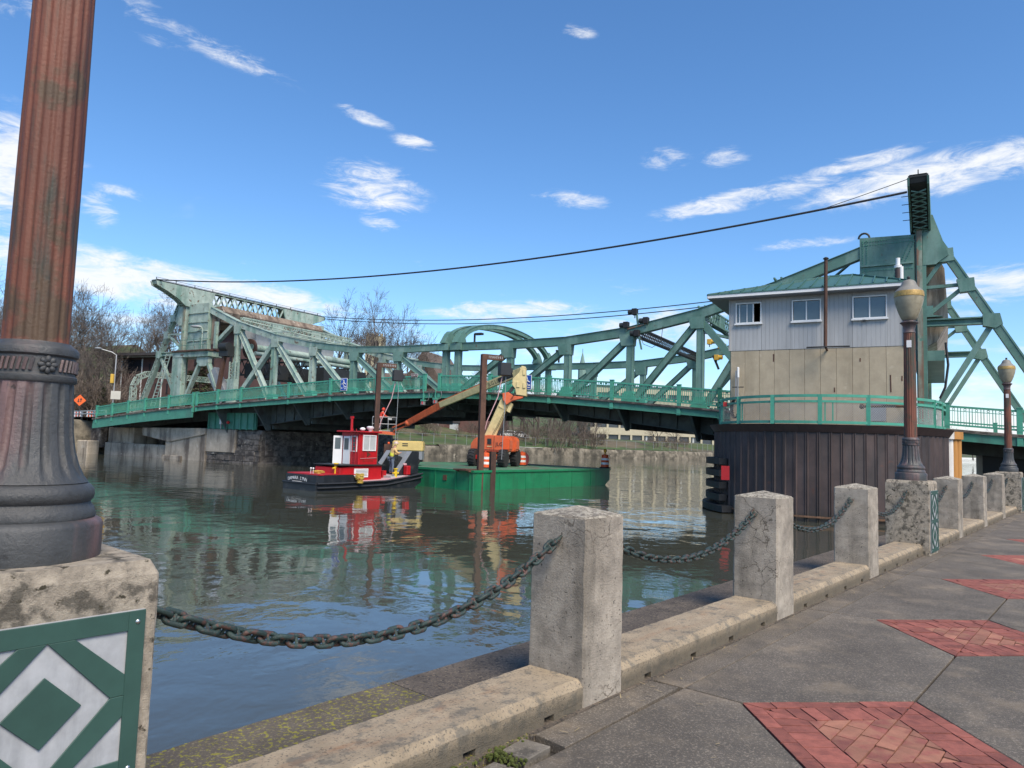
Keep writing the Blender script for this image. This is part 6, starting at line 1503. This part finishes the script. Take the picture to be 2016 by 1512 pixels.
# ------------------------------------------------------------------ people
def skin(name, verts, edges, rad, mt, par, sub=1):
    me = bpy.data.meshes.new(name); me.from_pydata([tuple(v) for v in verts], edges, []); o = bpy.data.objects.new(name, me); C.objects.link(o)
    md = o.modifiers.new('s', 'SKIN'); 
    for i, r_ in enumerate(rad): me.skin_vertices[0].data[i].radius = (r_, r_) if not isinstance(r_, tuple) else r_
    me.skin_vertices[0].data[0].use_root = True
    md2 = o.modifiers.new('b', 'SUBSURF'); md2.levels = sub; md2.render_levels = sub
    dg = bpy.context.evaluated_depsgraph_get(); m2 = bpy.data.meshes.new_from_object(o.evaluated_get(dg)); bpy.data.objects.remove(o)
    m2.materials.clear(); m2.materials.append(mt)
    for p in m2.polygons: p.use_smooth = True
    r = bpy.data.objects.new(name, m2); C.objects.link(r); r.parent = par; return r
def person(lab, P, face, J, top, leg, hat, hood=False, vest=None):
    t = thing('person', lab, 'person', P, face)
    # J: joint dict in local coords (x right, y forward, z up)
    g = lambda k: V(J[k])
    order = ['pelvis', 'waist', 'chest', 'neck', 'head', 'ls', 'le', 'lw', 'lh', 'rs', 're', 'rw', 'rh', 'lk', 'la', 'lt', 'rk', 'ra', 'rt', 'lp', 'rp', 'lf1', 'lf2', 'rf1', 'rf2', 'lth', 'rth']
    J.setdefault('lp', V(J['pelvis'])+V((-.1, 0, -.05))); J.setdefault('rp', V(J['pelvis'])+V((.1, 0, -.05)))
    for s in 'lr':
        d = (V(J[s+'h'])-V(J[s+'w'])).normalized(); e = d.cross(Z).normalized() if d.cross(Z).length > .1 else V((1, 0, 0))
        J[s+'f1'] = V(J[s+'h'])+d*.07+e*.02; J[s+'f2'] = V(J[s+'h'])+d*.07-e*.02; J[s+'th'] = V(J[s+'w'])+d*.04+V((.045 if s == 'l' else -.045, .02, 0))
    ix = {k: i for i, k in enumerate(order)}; vs = [V(J[k]) for k in order]
    ed = [('pelvis', 'waist'), ('waist', 'chest'), ('chest', 'neck'), ('neck', 'head'), ('chest', 'ls'), ('ls', 'le'), ('le', 'lw'), ('lw', 'lh'), ('chest', 'rs'), ('rs', 're'), ('re', 'rw'), ('rw', 'rh'), ('pelvis', 'lp'), ('lp', 'lk'), ('lk', 'la'), ('la', 'lt'), ('pelvis', 'rp'), ('rp', 'rk'), ('rk', 'ra'), ('ra', 'rt'), ('lh', 'lf1'), ('lh', 'lf2'), ('rh', 'rf1'), ('rh', 'rf2'), ('lw', 'lth'), ('rw', 'rth')]
    rd = dict(pelvis=(.15, .12), waist=(.14, .11), chest=(.17, .13), neck=.06, head=(.095, .11), ls=.075, rs=.075, le=.05, re=.05, lw=.035, rw=.035, lh=.04, rh=.04, lk=.065, rk=.065, la=.045, ra=.045, lt=.045, rt=.045, lp=.09, rp=.09, lf1=.012, lf2=.012, rf1=.012, rf2=.012, lth=.012, rth=.012)
    skin('body', vs, [(ix[a], ix[b]) for a, b in ed], [rd[k] for k in order], M['skin'], t)
    def sub(name, keys, eds, grow, mt): q = {k: i for i, k in enumerate(keys)}; skin(name, [V(J[k]) for k in keys], [(q[a], q[b]) for a, b in eds], [tuple(x+grow for x in rd[k]) if isinstance(rd[k], tuple) else rd[k]+grow for k in keys], mt, t)
    sub('jacket', ['chest', 'waist', 'pelvis', 'ls', 'le', 'lw', 'rs', 're', 'rw'], [('chest', 'waist'), ('waist', 'pelvis'), ('chest', 'ls'), ('ls', 'le'), ('le', 'lw'), ('chest', 'rs'), ('rs', 're'), ('re', 'rw')], .022, top)
    sub('trousers', ['pelvis', 'lp', 'lk', 'la', 'rp', 'rk', 'ra'], [('pelvis', 'lp'), ('lp', 'lk'), ('lk', 'la'), ('pelvis', 'rp'), ('rp', 'rk'), ('rk', 'ra')], .018, leg)
    for s in 'lr': MB().ball(V(J[s+'t'])+V((0, -.02, 0)), .1, 8, 5, (.55, 1.3, .5)).build('boot', M['darkc'], t, local=True, smooth=60)
    if vest:
        sub('vest', ['chest', 'waist', 'pelvis'], [('chest', 'waist'), ('waist', 'pelvis')], .034, vest)
    h = V(J['head'])
    MB().ball(h+V((0, .105, -.01)), .018, 6, 4, (1, 1, 1.3)).build('nose', M['skin'], t, local=True)
    for s in (-1, 1): MB().ball(h+V((s*.035, .098, .025)), .011, 6, 4).build('eye', M['dark'], t, local=True)
    if hood: MB().ball(h+V((0, -.03, .02)), .145, 12, 8, (.95, 1, 1.05)).build('hood', top, t, local=True, smooth=60)
    else: MB().lathe([(.15, 0), (.155, .012), (.128, .02), (.125, .06), (.10, .11), (.05, .14), (.01, .145)], 16, h+V((0, .01, .04))).build('hard_hat', hat, t, local=True, smooth=60)
    return t
# worker in the basket: hooded orange jacket, leaning on the rail, turned right
person('worker in orange hooded jacket standing in the lift basket', q(-.35, .0, 0.0), math.atan2(BX.y, BX.x)-math.pi/2+.25,
       dict(pelvis=(0, -.02, .92), waist=(0, .02, 1.08), chest=(0, .10, 1.36), neck=(0, .17, 1.52), head=(0, .24, 1.66), ls=(-.2, .12, 1.42), le=(-.27, .25, 1.17), lw=(-.18, .46, 1.14), lh=(-.15, .53, 1.15), rs=(.2, .12, 1.42), re=(.27, .27, 1.17), rw=(.18, .48, 1.13), rh=(.15, .55, 1.13), lk=(-.11, .05, .5), la=(-.12, 0, .09), lt=(-.12, .13, .04), rk=(.12, .06, .5), ra=(.13, -.03, .09), rt=(.13, .1, .04)), M['orjack'], M['darkc'], None, hood=True)
# worker on the bow deck, back to us, bent forward slightly
person('worker in yellow vest and hard hat standing on the tug bow', tp(6.0, 1.2, .72), -YT-.35,
       dict(pelvis=(0, -.02, .93), waist=(.01, .01, 1.09), chest=(.03, .09, 1.37), neck=(.05, .15, 1.54), head=(.07, .2, 1.68), ls=(-.17, .1, 1.43), le=(-.2, .2, 1.16), lw=(-.1, .38, 1.12), lh=(-.07, .45, 1.13), rs=(.22, .1, 1.43), re=(.33, .18, 1.2), rw=(.26, .38, 1.2), rh=(.22, .45, 1.22), lk=(-.12, .04, .5), la=(-.14, -.02, .09), lt=(-.15, .1, .04), rk=(.13, .05, .5), ra=(.16, .0, .09), rt=(.17, .12, .04)), M['vestor'], M['jeans'], M['helmet'], vest=M['vest'])

# ------------------------------------------------------------------ far bank
def wab(P): q = V((P[0], P[1], 0)) - C1; return q.dot(DR), q.dot(PE)
def sm(x, a, b): t = max(0, min(1, (x-a)/(b-a))); return t*t*(3-2*t)
def bw(a): return 83.5 - 11.5*sm(a, 95, 155)
def hz(a, b):
    d = b - bw(a); z0 = .55 + 1.75*sm(-a, -42, -28)
    z = z0 + .13*min(max(d, 0), 17) + .02*min(max(d-17, 0), 120)
    z += 3.2*sm(d, 12, 70)*sm(-a, -95, -30) + 8.5*sm(d, 34, 120)*sm(a, 40, 75) + 10*sm(d, 12, 55)*sm(a, 50, 66)*(1-sm(a, 92, 116))
    P = wk(a, b); q = P - B00; t, n = q.dot(BD), q.dot(BNV)
    if -140 < t < -40: z = min(z, (2.55+.02*(t+46)) + max(0, abs(n-9.5)-12)*.35)
    return z
mb = MB(); A_ = [-260, -160, -100, -60] + [-40+5*i for i in range(40)] + [180, 220, 280, 360, 480, 700, 1100]; D_ = [0, 1.2, 3, 6, 9, 12, 15, 18, 22, 27, 33, 40, 50, 62, 78, 100, 140, 220, 400, 900, 2200]
rnd = random.Random(3)
for a in A_:
    for d in D_: b = bw(a)+.5+d; mb.v.append(wk(a, b, hz(a, b) + rnd.uniform(-.12, .12)*(d > 1)))
nd_ = len(D_)
for i in range(len(A_)-1):
    for j in range(nd_-1): p = i*nd_+j; mb.f.append((p, p+nd_, p+nd_+1, p+1))
g = struct(mb.build('ground', M['grass'], smooth=True))
if g.data.polygons[40].normal.z < 0: g.data.flip_normals()
# river wall of the far bank: rough stone and concrete lengths
rw = thing('river_wall', 'low weathered stone river wall along the far grassy bank', 'wall', wk(60, 83, -3))
rnd = random.Random(11); a = -120
while a < 420:
    L_ = rnd.uniform(5, 9); top = .6 + rnd.uniform(-.12, .12) + 1.8*sm(-a, -42, -28); mb = MB(); n = 8; vs = []
    for j in range(n+1):
        x = a+L_*j/n; b0 = bw(x)
        for (o, z) in ((0, -3), (-.10+rnd.uniform(-.05, .04), -.9), (.02+rnd.uniform(-.05, .05), -.2+rnd.uniform(-.1, .1)), (.1+rnd.uniform(-.04, .04), top-.2), (.35, top+rnd.uniform(-.06, .06)), (1.2, top)): vs.append(wk(x, b0+o, z))
    fs = []
    for j in range(n):
        for q_ in range(5): A = j*6+q_; fs.append((A, A+6, A+7, A+1))
    mb.add(vs, fs); o = mb.build('wall_length', M['rubble'], rw, smooth=60); a += L_-.02
    if o.data.polygons[0].normal.dot(PE) > 0: o.data.flip_normals()
# upper retaining wall and road by the left abutment
tag(tzprism([(-75, 2.2), (-47.3, 2.2), (-47.3, -.5), (-75, -.3)], 1.6, 2.4).build('retaining_wall', M['pierd'], bevel=.05), 'brown stone retaining wall left of the bridge abutment', 'wall')
tag(tzprism([(-75, .15), (-47.3, .25), (-47.3, -3), (-75, -3)], .3, 1.6).build('footing_ledge', M['pierc'], bevel=.08), 'pale concrete ledge at the foot of the brown retaining wall', 'ledge')
mb = MB(); mb.add([bp(-140, .5, .98), bp(-46, .5, 2.78), bp(-46, 18.5, 2.78), bp(-140, 18.5, .98)], [(0, 1, 2, 3)]); o = struct(mb.build('road', M['asph']))
if o.data.polygons[0].normal.z < 0: o.data.flip_normals()
# guard rail and barricades
gr = thing('guard_rail', 'steel guard rail with posts beside the road at the bridge end', 'guard rail', bp(-50, 1, 2.5))
for z in (.45, .75): MB().beam(bp(-60, 1.3, 2.45+z), bp(-46.2, 1.3, 2.75+z), .12, .05, Z).build('rail', M['galv'], gr)
for i in range(7): MB().box(bp(-60+2.3*i, 1.4, 2.75+.05*i), .14, .14, 1.0, AXB).build('post', M['galv'], gr)
for i in range(3):
    p = bp(-57.5+2.6*i, 3.2, 2.45); t = thing('barricade', 'orange and white striped barricade beyond the guard rail', 'barricade', p, 0, 'striped barricades by the road')
    for z in (.5, .85):
        for k_ in range(6): MB().box(p + BD*(-.75+.3*k_) + Z*z, .28, .05, .22, AXB).build('stripe_board', M['drum'] if k_ % 2 else M['white'], t)
    for s in (-.7, .7): MB().beam(p+BD*s, p+BD*s+Z*1.0, .06, .06).build('leg', M['white'], t)
# signs and signals on the left approach
p = ond(157, 788, 79); s_ = thing('road_sign', 'orange diamond two-way traffic warning sign on a post', 'sign', p-Z*1.6)
FD = V((.95, .3, 0)).normalized(); FN = Z.cross(FD)
MB().prism([p+FD*.62, p+Z*.62, p-FD*.62, p-Z*.62], FN*.03).build('sign_plate', M['signor'], s_); MB().tube([p-Z*1.9+FN*.05, p-Z*.3+FN*.05], .04, 6).build('post', M['dark'], s_)
mb = MB()
for s in (-1, 1):
    c = p + FD*(.12*s) - FN*.02; mb.box(c, .08, .02, .36, (FD, FN, Z)); tip_ = c + Z*(.26*s); mb.prism([tip_, tip_-Z*(.18*s)+FD*.13, tip_-Z*(.18*s)-FD*.13], FN*.02)
mb.build('arrows', M['dark'], s_)
p = ond(222, 795, 82); tp_ = thing('traffic_light_pole', 'pole with yellow traffic signal, cream sign board and lamp arm by the brick building', 'traffic signal', p)
MB().tube([p, p+Z*5.6, p+Z*5.9-FD*.5, p+Z*6.2-FD*1.7], .07, 6).build('pole', M['galv'], tp_, smooth=60); MB().ball(p+Z*6.25-FD*1.9, .3, 8, 5, (1.4, 1, .4)).build('lamp_head', M['galv'], tp_)
MB().box(p+Z*2.85-FD*.2-FN*.2, .34, .34, 1.05).build('signal_housing', M['sigyel'], tp_, bevel=.04)
for i in range(3): MB().lathe([(.12, 0), (.13, .2)], 10, cap=False).xf(frame(p+Z*(2.5+.34*i)-FD*.36-FN*.2, FN, Z, -FD)).build('visor', M['dark'], tp_)
MB().box(p+Z*1.0+FD*.25-FN*.12, 1.0, .04, .95, (FD, FN, Z)).build('sign_board', M['signbk'], tp_)
# portal frame at the road end of the approach
t = thing('road_portal', 'pale green lattice portal frame arching over the road', 'portal', bp(-44.5, 9, 2.8))
pts = [(3.2, 3.0), (3.2, 6.2), (3.6, 7.2), (4.6, 7.7), (15.4, 7.7)]; mb = MB()
for (a, b), (c, d) in zip(pts, pts[1:]):
    q0, q1 = bp(-44.5, a, b), bp(-44.5, c, d); w = lattice(q0, q1, .55, .3, BNV if abs(d-b) > 1.5 else Z, max(2, int((q1-q0).length/.5)), .06, .08); mb.add(w.v, w.f)
mb.build('portal_lattice', M['faded'], t)

# ------------------------------------------------------------------ buildings
def building(name, label, P, ax, w, d, h, mt, cat='building', z0=None):
    ax = V(ax).normalized(); nr = Z.cross(ax); t = thing(name, label, cat, P)
    MB().box(P + nr*(d/2) + Z*(h/2-2), w, d, h+4, (ax, nr, Z)).build('wall', mt, t)
    f = lambda x, z, o=0: P + ax*x + nr*(-o) + Z*z
    return t, f, ax, nr
def bwin(t, f, ax, nr, x, z, w, h, mt='pane', fr='white', sub=True):
    mb = MB(); c = f(x, z, .03)
    o = MB().box(c, w, .1, h, (ax, nr, Z)).build('window', M[fr], t); MB().box(c-nr*.03, w-.14, .1, h-.14, (ax, nr, Z)).build('pane', M[mt], o)
# brown brick apartment block, left
P = ond(285, 790, 116); P.z = 3.2
t, f, ax, nr = building('brick_building', 'long brown brick block with flat dark roof behind the weathered tower', P, (.93, -.36, 0), 15, 14, 10.2, M['brickd'])
MB().box(f(0, 10.4, -6), 16.2, 15.5, .45, (ax, nr, Z)).build('roof', M['roofd'], t)
MB().beam(f(-7.9, 10.1, .8), f(8, 10.1, .8), .25, .12, Z).build('fascia', M['panew'], t)
MB().box(f(-3.2, 8.6, .03), 4.2, .1, 2.2, (ax, nr, Z)).build('dark_bay', M['inside'], t)
for x in (-5.4, -1.0, 3.4): MB().box(f(x, 5.5, .12), .14, .12, 8.6, (ax, nr, Z)).build('downspout', M['white'], t)
for x in (-6.7, -5.9, .6, 2.2, 4.6, 6.2):
    for z in (1.6, 5.0, 8.2): bwin(t, f, ax, nr, x, z, .45, 1.7, 'inside', 'brickd')
t2_, f2, ax2, nr2 = building('brick_building', 'brown brick wing seen through the weathered leaf machinery', ond(415, 790, 112), (.93, -.36, 0), 11, 12, 11, M['brickd'])
MB().box(f2(0, 11.1, -5), 12, 13, .4, (ax2, nr2, Z)).build('roof', M['roofd'], t2_)
for x in (-3.5, 0, 3.5):
    for z in (3, 6.5): bwin(t2_, f2, ax2, nr2, x, z, .6, 1.6, 'inside', 'brickd')
# brick building seen under the span
P = ond(895, 858, 152); t, f, ax, nr = building('brick_building', 'dark red brick building with white windows seen under the span', P, (1, -.05, 0), 21, 12, 9.0, M['brickb'])
for x, z, w_, h_ in ((-7.2, 2.0, .9, 1.4), (-5.4, 2.0, 1.0, 1.6), (-.2, 1.6, 1.8, 1.9), (-.2, 4.4, 1.9, 1.9), (-7.2, 5.0, .9, 1.4), (-5.4, 5.0, .9, 1.4), (5.5, 1.9, 1.2, 1.7), (8.0, 1.9, 1.2, 1.7), (5.5, 5, 1.2, 1.7), (8, 5, 1.2, 1.7)): bwin(t, f, ax, nr, x, z, w_, h_, 'panew' if x < -.1 else 'pane')
MB().box(f(-3.6, 4, .1), .14, .12, 9, (ax, nr, Z)).build('downspout', M['white'], t); MB().box(f(-4, -.1, 1.8), 18, 1.4, .25, (ax, nr, Z)).build('terrace_ledge', M['pierc'], t); MB().box(f(-.2, 2.95, .15), 2.6, .3, .5, (ax, nr, Z)).build('canopy', M['roofd'], t)
MB().box(f(0, 9.1, -5), 22, 13, .4, (ax, nr, Z)).build('roof', M['roofd'], t)
# gabled church hall
P = ond(832, 760, 158); P.z = 4; t = thing('gabled_hall', 'hall with steep brown gable roof behind bare branches', 'building', P)
ax = V((.96, -.28, 0)).normalized(); nr = Z.cross(ax); g_ = lambda x, y, z: P+ax*x+nr*y+Z*z
MB().box(g_(0, 8, 4), 9, 16, 12, (ax, nr, Z)).build('wall', M['roofb'], t); MB().prism([g_(-5.2, -.5, 9.2), g_(5.2, -.5, 9.2), g_(0, -.5, 17.0)], nr*17).build('roof', M['roofb'], t)
P = ond(790, 760, 165); P.z = 4; t = thing('gabled_hall', 'lower brown roofed wing beside the gabled hall', 'building', P); g_ = lambda x, y, z: P+ax*x+nr*y+Z*z
MB().box(g_(0, 6, 3), 16, 10, 10, (ax, nr, Z)).build('wall', M['roofb'], t); MB().prism([g_(-8.5, -.5, 7.8), g_(-8.5, 12, 7.8), g_(-8.5, 6, 13)], ax*17).build('roof', M['roofb'], t)
# stone tower
P = ond(738, 720, 210); P.z = 4; t = thing('stone_tower', 'square cream stone church tower with arched opening behind the bare tree', 'tower', P)
MB().box(P+Z*(ond(738, 664, 210).z-4)/2, 5.0, 5.0, ond(738, 664, 210).z-4).build('shaft', M['stonet'], t)
zt_ = ond(738, 664, 210).z
for x in (-2.0, -.7, .7, 2.0): MB().box(V((P.x+x, P.y-2.3, zt_+.4)), .8, .5, .8).build('merlon', M['stonet'], t)
MB().prism([V((P.x+.6+.7*math.cos(a), P.y-2.56, zt_-2.2+.9*math.sin(a))) for a in [math.pi*i/8 for i in range(9)]] + [V((P.x-.1, P.y-2.56, zt_-4)), V((P.x+1.3, P.y-2.56, zt_-4))], (0, .08, 0)).build('arched_opening', M['inside'], t)
# spire
P = ond(1146, 745, 320); P.z = 5; t = thing('church_spire', 'slim pale green church spire with cross far behind the truss', 'spire', P); zt_ = ond(1146, 694, 320).z; zb_ = ond(1146, 722, 320).z
MB().lathe([(1.9, zb_-12-P.z), (1.9, zb_-P.z-1), (1.5, zb_-P.z), (.15, zt_-P.z)], 8, P).build('spire_cone', M['copper'], t)
q_ = V((P.x, P.y, zt_)); MB().box(q_+Z*.7, .2, .2, 2.0).build('cross', M['dark'], t)
# cream office building
P = ond(1300, 885, 200); zt_ = ond(1300, 766, 200).z; t, f, ax, nr = building('office_building', 'long cream office building with bands of dark windows behind the brush', P, (1, .12, 0), 40, 18, .5, M['office'])
H_ = zt_-P.z; fl_ = H_/4
MB().box(f(0, H_/2, -9.5), 39.5, 17.5, H_-.4, (ax, nr, Z)).build('inner_wall', M['pane'], t)
for k_ in range(5): MB().box(f(0, min(H_-.6, k_*fl_+.45), -9), 40, 18.6, 1.9 if k_ else 1.2, (ax, nr, Z)).build('spandrel', M['office'], t)
for k_ in range(4):
    for i in range(12):
        x = -18.5+3.36*i; MB().box(f(x, k_*fl_+fl_/2+.5, .02), .55, .5, fl_, (ax, nr, Z)).build('pier', M['office'], t)
        if i < 11:
            o = MB().box(f(x+1.68, k_*fl_+fl_/2+.55, -.2), 2.6, .12, fl_-1.7, (ax, nr, Z)).build('window', M['pane'], t)
            if (i*7+k_*3) % 4 == 0: MB().box(f(x+1.1, k_*fl_+fl_/2+.55, -.12), .5, .06, fl_-1.9, (ax, nr, Z)).build('blind', M['panew'], o)
MB().box(f(0, H_+.2, -9), 40.6, 19, .4, (ax, nr, Z)).build('roof', M['roofd'], t)
# white van and cars parked above the grass
for (u, d, l_) in ((1004, 150, 'white parked car half hidden by brush behind the boom lift'), (1022, 151, 'second white parked car behind the boom lift')):
    p = ond(u, 850, d); a_, b_ = wab(p); p.z = hz(a_, b_); t = thing('parked_car', l_, 'car', p)
    MB().prism([p+V((x, 0, z)) for x, z in ((-2.1, .3), (2.1, .3), (2.15, .8), (1.4, .95), (.8, 1.45), (-1.0, 1.5), (-1.7, 1.0), (-2.15, .9))], (0, 1.7, 0)).build('body', M['white'], t, bevel=.06)
    MB().prism([p+V((x, -.02, z)) for x, z in ((1.25, .98), (.75, 1.38), (-.95, 1.42), (-1.5, 1.0))], (0, .04, 0)).build('side_windows', M['pane'], t)
    for x in (-1.3, 1.3): MB().tube([p+V((x, -.03, .33)), p+V((x, .2, .33))], .33, 12).build('wheel', M['tyre'], t)
# bank fence
fe = thing('bank_fence', 'thin chain-link fence along the top of the far river wall', 'fence', wk(90, 85, .6))
mb = MB()
for i in range(44):
    a = 58+i*2.6; b = bw(a)+1.6; z = hz(a, b); MB().tube([wk(a, b, z), wk(a, b, z+1.7)], .035, 5).build('fence_post', M['galv'], fe); a2 = a+2.6; mb.tube([wk(a, b, z+1.65), wk(a2, bw(a2)+1.6, hz(a2, bw(a2)+1.6)+1.65)], .02, 4)
mb.build('top_wire', M['galv'], fe, kind='stuff')

# ------------------------------------------------------------------ trees
def grow(seed, kind):
    rn = random.Random(seed); T_ = MB(); K = MB()
    def br(p, d, ln, r, dep, mx_):
        n = 3 if dep < 2 else 2; pts = [p]; q = d.copy(); rs = [r]
        for i in range(n):
            q = (q + V((rn.uniform(-1, 1), rn.uniform(-1, 1), rn.uniform(-.35, .7)))*(.16 if dep else .06)).normalized(); pts.append(pts[-1] + q*(ln/n)); rs.append(max(r*(1-.42*(i+1)/n), .011))
        (T_ if dep < 3 else K).tube(pts, rs, 6 if dep < 2 else (4 if dep < 3 else 3), False)
        if dep >= mx_: return
        k = rn.choice((3, 4, 4)) if dep < 3 else rn.choice((2, 3, 4))
        for j in range(k):
            f = 1.0 if j == 0 else rn.uniform(.35 if dep else .45, 1.0); x = f*n; i = min(n-1, int(x)); pp = pts[i].lerp(pts[i+1], x-i)
            ang = rn.uniform(.12, .35) if j == 0 else rn.uniform(.45, .95); az = rn.uniform(0, 6.283); s = q.orthogonal().normalized(); s = Matrix.Rotation(az, 3, q) @ s
            nd = (q*math.cos(ang) + s*math.sin(ang)); nd = (nd + Z*(.16 if dep < 4 else .03)).normalized()
            br(pp, nd, ln*rn.uniform(.58, .80)*(1 if j == 0 else .9), max(.013, rs[-1]*rn.uniform(.58, .82)), dep+1, mx_)
    if kind == 'tree': br(V((0, 0, -.5)), V((rn.uniform(-.08, .08), rn.uniform(-.08, .08), 1)).normalized(), 5.8, .34, 0, 6)
    else:
        for i in range(7):
            a = rn.uniform(0, 6.28); br(V((rn.uniform(-.8, .8), rn.uniform(-.8, .8), -.3)), V((math.cos(a)*.55, math.sin(a)*.55, 1)).normalized(), 2.0, .07, 1, 5)
    mt = M['bark'] if kind == 'tree' else M['brush']
    h = max(p.z for p in K.v)
    a = T_.mesh('trunk'); a.materials.append(mt); b = K.mesh('crown'); b.materials.append(mt); return a, b, h
TV = [grow(100+i, 'tree') for i in range(4)]; SV = [grow(200+i, 'shrub') for i in range(3)]
rnd = random.Random(21)
def plant(u, d, h, kind, label, group, name):
    p = ond(u, 850, d); a, b = wab(p); p.z = hz(a, b) if b > bw(a) else .5
    v = rnd.choice(TV if kind == 'tree' else SV); s = h/v[2]*rnd.uniform(.96, 1.04)
    t = thing(name, label, 'tree' if kind == 'tree' else 'shrub', p, rnd.uniform(0, 6.28), group); t.scale = (s*rnd.uniform(.9, 1.1), s*rnd.uniform(.9, 1.1), s)
    for nm, me in (('trunk', v[0]), ('crown', v[1])): o = bpy.data.objects.new(nm, me); C.objects.link(o); o.parent = t
def forest(items, kind, label, group, name):
    for (u, d, h) in items: plant(u, d, h, kind, label, group, name)
forest([(-60, 100, 22), (-15, 112, 25), (30, 104, 22), (75, 118, 25), (120, 108, 23), (165, 120, 24), (205, 112, 20), (238, 126, 22), (262, 140, 19), (95, 135, 26), (10, 130, 27), (150, 100, 15), (190, 98, 12), (-35, 124, 24), (55, 96, 17), (100, 98, 17), (132, 128, 24), (178, 134, 23), (222, 118, 18)], 'tree', 'bare tree of the dense grove beside the brown brick block', 'grove of bare trees by the brick block', 'bare_tree')
forest([(288, 150, 17), (310, 165, 18), (332, 150, 21), (352, 170, 19), (300, 180, 20)], 'tree', 'slender bare tree behind the brown brick block roof', 'bare trees behind the brick roof', 'bare_tree')
forest([(655, 150, 22), (690, 135, 23), (715, 150, 26), (738, 132, 24.5), (768, 140, 24), (800, 145, 23), (835, 160, 20), (860, 185, 17)], 'tree', 'bare tree rising behind the top chord next to the cream stone tower', 'bare trees by the stone tower', 'bare_tree')
forest([(915, 190, 18), (950, 180, 19), (985, 200, 17), (1025, 190, 15), (1058, 185, 20), (1090, 200, 15), (1180, 210, 14), (1205, 215, 14)], 'tree', 'bare tree far behind the middle of the bridge', 'bare trees behind the mid span', 'bare_tree')
forest([(1240, 230, 13), (1330, 240, 18), (1362, 240, 19), (1400, 245, 20), (1422, 235, 19), (1880, 260, 13), (1915, 250, 12), (1990, 255, 11), (1955, 270, 12)], 'tree', 'small far bare tree rising beyond the office building roof line', 'far bare trees beyond the office', 'bare_tree')
forest([(1078, 142, 10), (1120, 146, 11), (1150, 150, 10.5), (1040, 150, 10), (1010, 158, 11), (975, 165, 11), (1060, 165, 12), (1100, 170, 12), (1140, 168, 12), (1172, 160, 10), (1000, 176, 12), (1030, 180, 13), (1052, 178, 12), (1085, 180, 13), (1120, 182, 13), (1150, 178, 12), (1296, 166, 8.5), (1330, 170, 8)], 'tree', 'bushy bare tree on the far bank seen under the span', 'bank trees under the span', 'bare_tree')
forest([(1052, 140, 5.5), (1095, 139, 6), (1135, 144, 5), (1170, 147, 5), (1290, 162, 3.2), (1330, 165, 3.4), (836, 132, 5), (935, 140, 4.5), (985, 146, 5), (1010, 140, 4), (780, 128, 4), (1070, 146, 6), (1110, 150, 6.5), (1155, 152, 6), (1185, 156, 4), (1312, 168, 3.5), (1350, 170, 3), (1030, 146, 5), (860, 136, 4), (905, 138, 3)], 'shrub', 'tangled brown brush on the far bank under the span', 'brush on the far bank', 'bare_shrub')
forest([(150, 88, 7), (170, 92, 8), (188, 90, 7), (205, 95, 8), (140, 95, 9), (215, 104, 7), (245, 104, 6), (120, 98, 8), (160, 99, 9), (180, 100, 8)], 'shrub', 'tangled brown brush on the slope behind the orange diamond sign', 'brush on the slope by the road', 'bare_shrub')
forest([(470, 118, 9), (505, 122, 10), (540, 120, 9), (575, 124, 9), (610, 126, 8), (450, 130, 11), (640, 130, 9), (690, 134, 8), (720, 136, 7), (755, 136, 7), (480, 112, 5), (520, 114, 5), (560, 116, 5), (600, 118, 5), (640, 120, 5), (680, 122, 5), (720, 124, 5), (590, 132, 7), (660, 136, 7)], 'shrub', 'tangled brown brush seen through the truss of the weathered leaf', 'brush behind the truss', 'bare_shrub')
# evergreens
def fir(seed):
    rn = random.Random(seed); K = MB(); T_ = MB(); T_.tube([V((0, 0, -.4)), V((0, 0, 8.5))], [.16, .03], 6)
    for i in range(1500):
        z = rn.uniform(.6, 8.6); R_ = 2.6*(1-z/9)**.8; a = rn.uniform(0, 6.28); r_ = R_*rn.uniform(.25, 1)**.6; c = V((math.cos(a)*r_, math.sin(a)*r_, z - r_*.22)); d = V((math.cos(a), math.sin(a), rn.uniform(-.4, .2))).normalized(); s = d.cross(Z).normalized(); w = rn.uniform(.1, .2); l_ = rn.uniform(.3, .6)
        K.add([c-s*w, c+s*w, c+d*l_ + Z*rn.uniform(-.1, .1)], [(0, 1, 2)])
    a = T_.mesh('trunk'); a.materials.append(M['bark']); b = K.mesh('crown'); b.materials.append(M['needle']); return a, b
FV = [fir(1), fir(2)]
for i, (u, d, h, l_) in enumerate(((385, 100, 9.5, 'yellowish evergreen seen through the A-shaped brace'), (368, 103, 8, 'dark evergreen behind the tower column'), (198, 90, 4.5, 'low green evergreen bush behind the cream sign board'), (400, 108, 9, 'evergreen behind the grey rack casing'))):
    p = ond(u, 850, d); a, b = wab(p); p.z = hz(a, b); t = thing('evergreen_tree', l_, 'tree', p, i); t.scale = (h/8.8,)*3
    for nm, me in zip(('trunk', 'crown'), FV[i % 2]): o = bpy.data.objects.new(nm, me); C.objects.link(o); o.parent = t
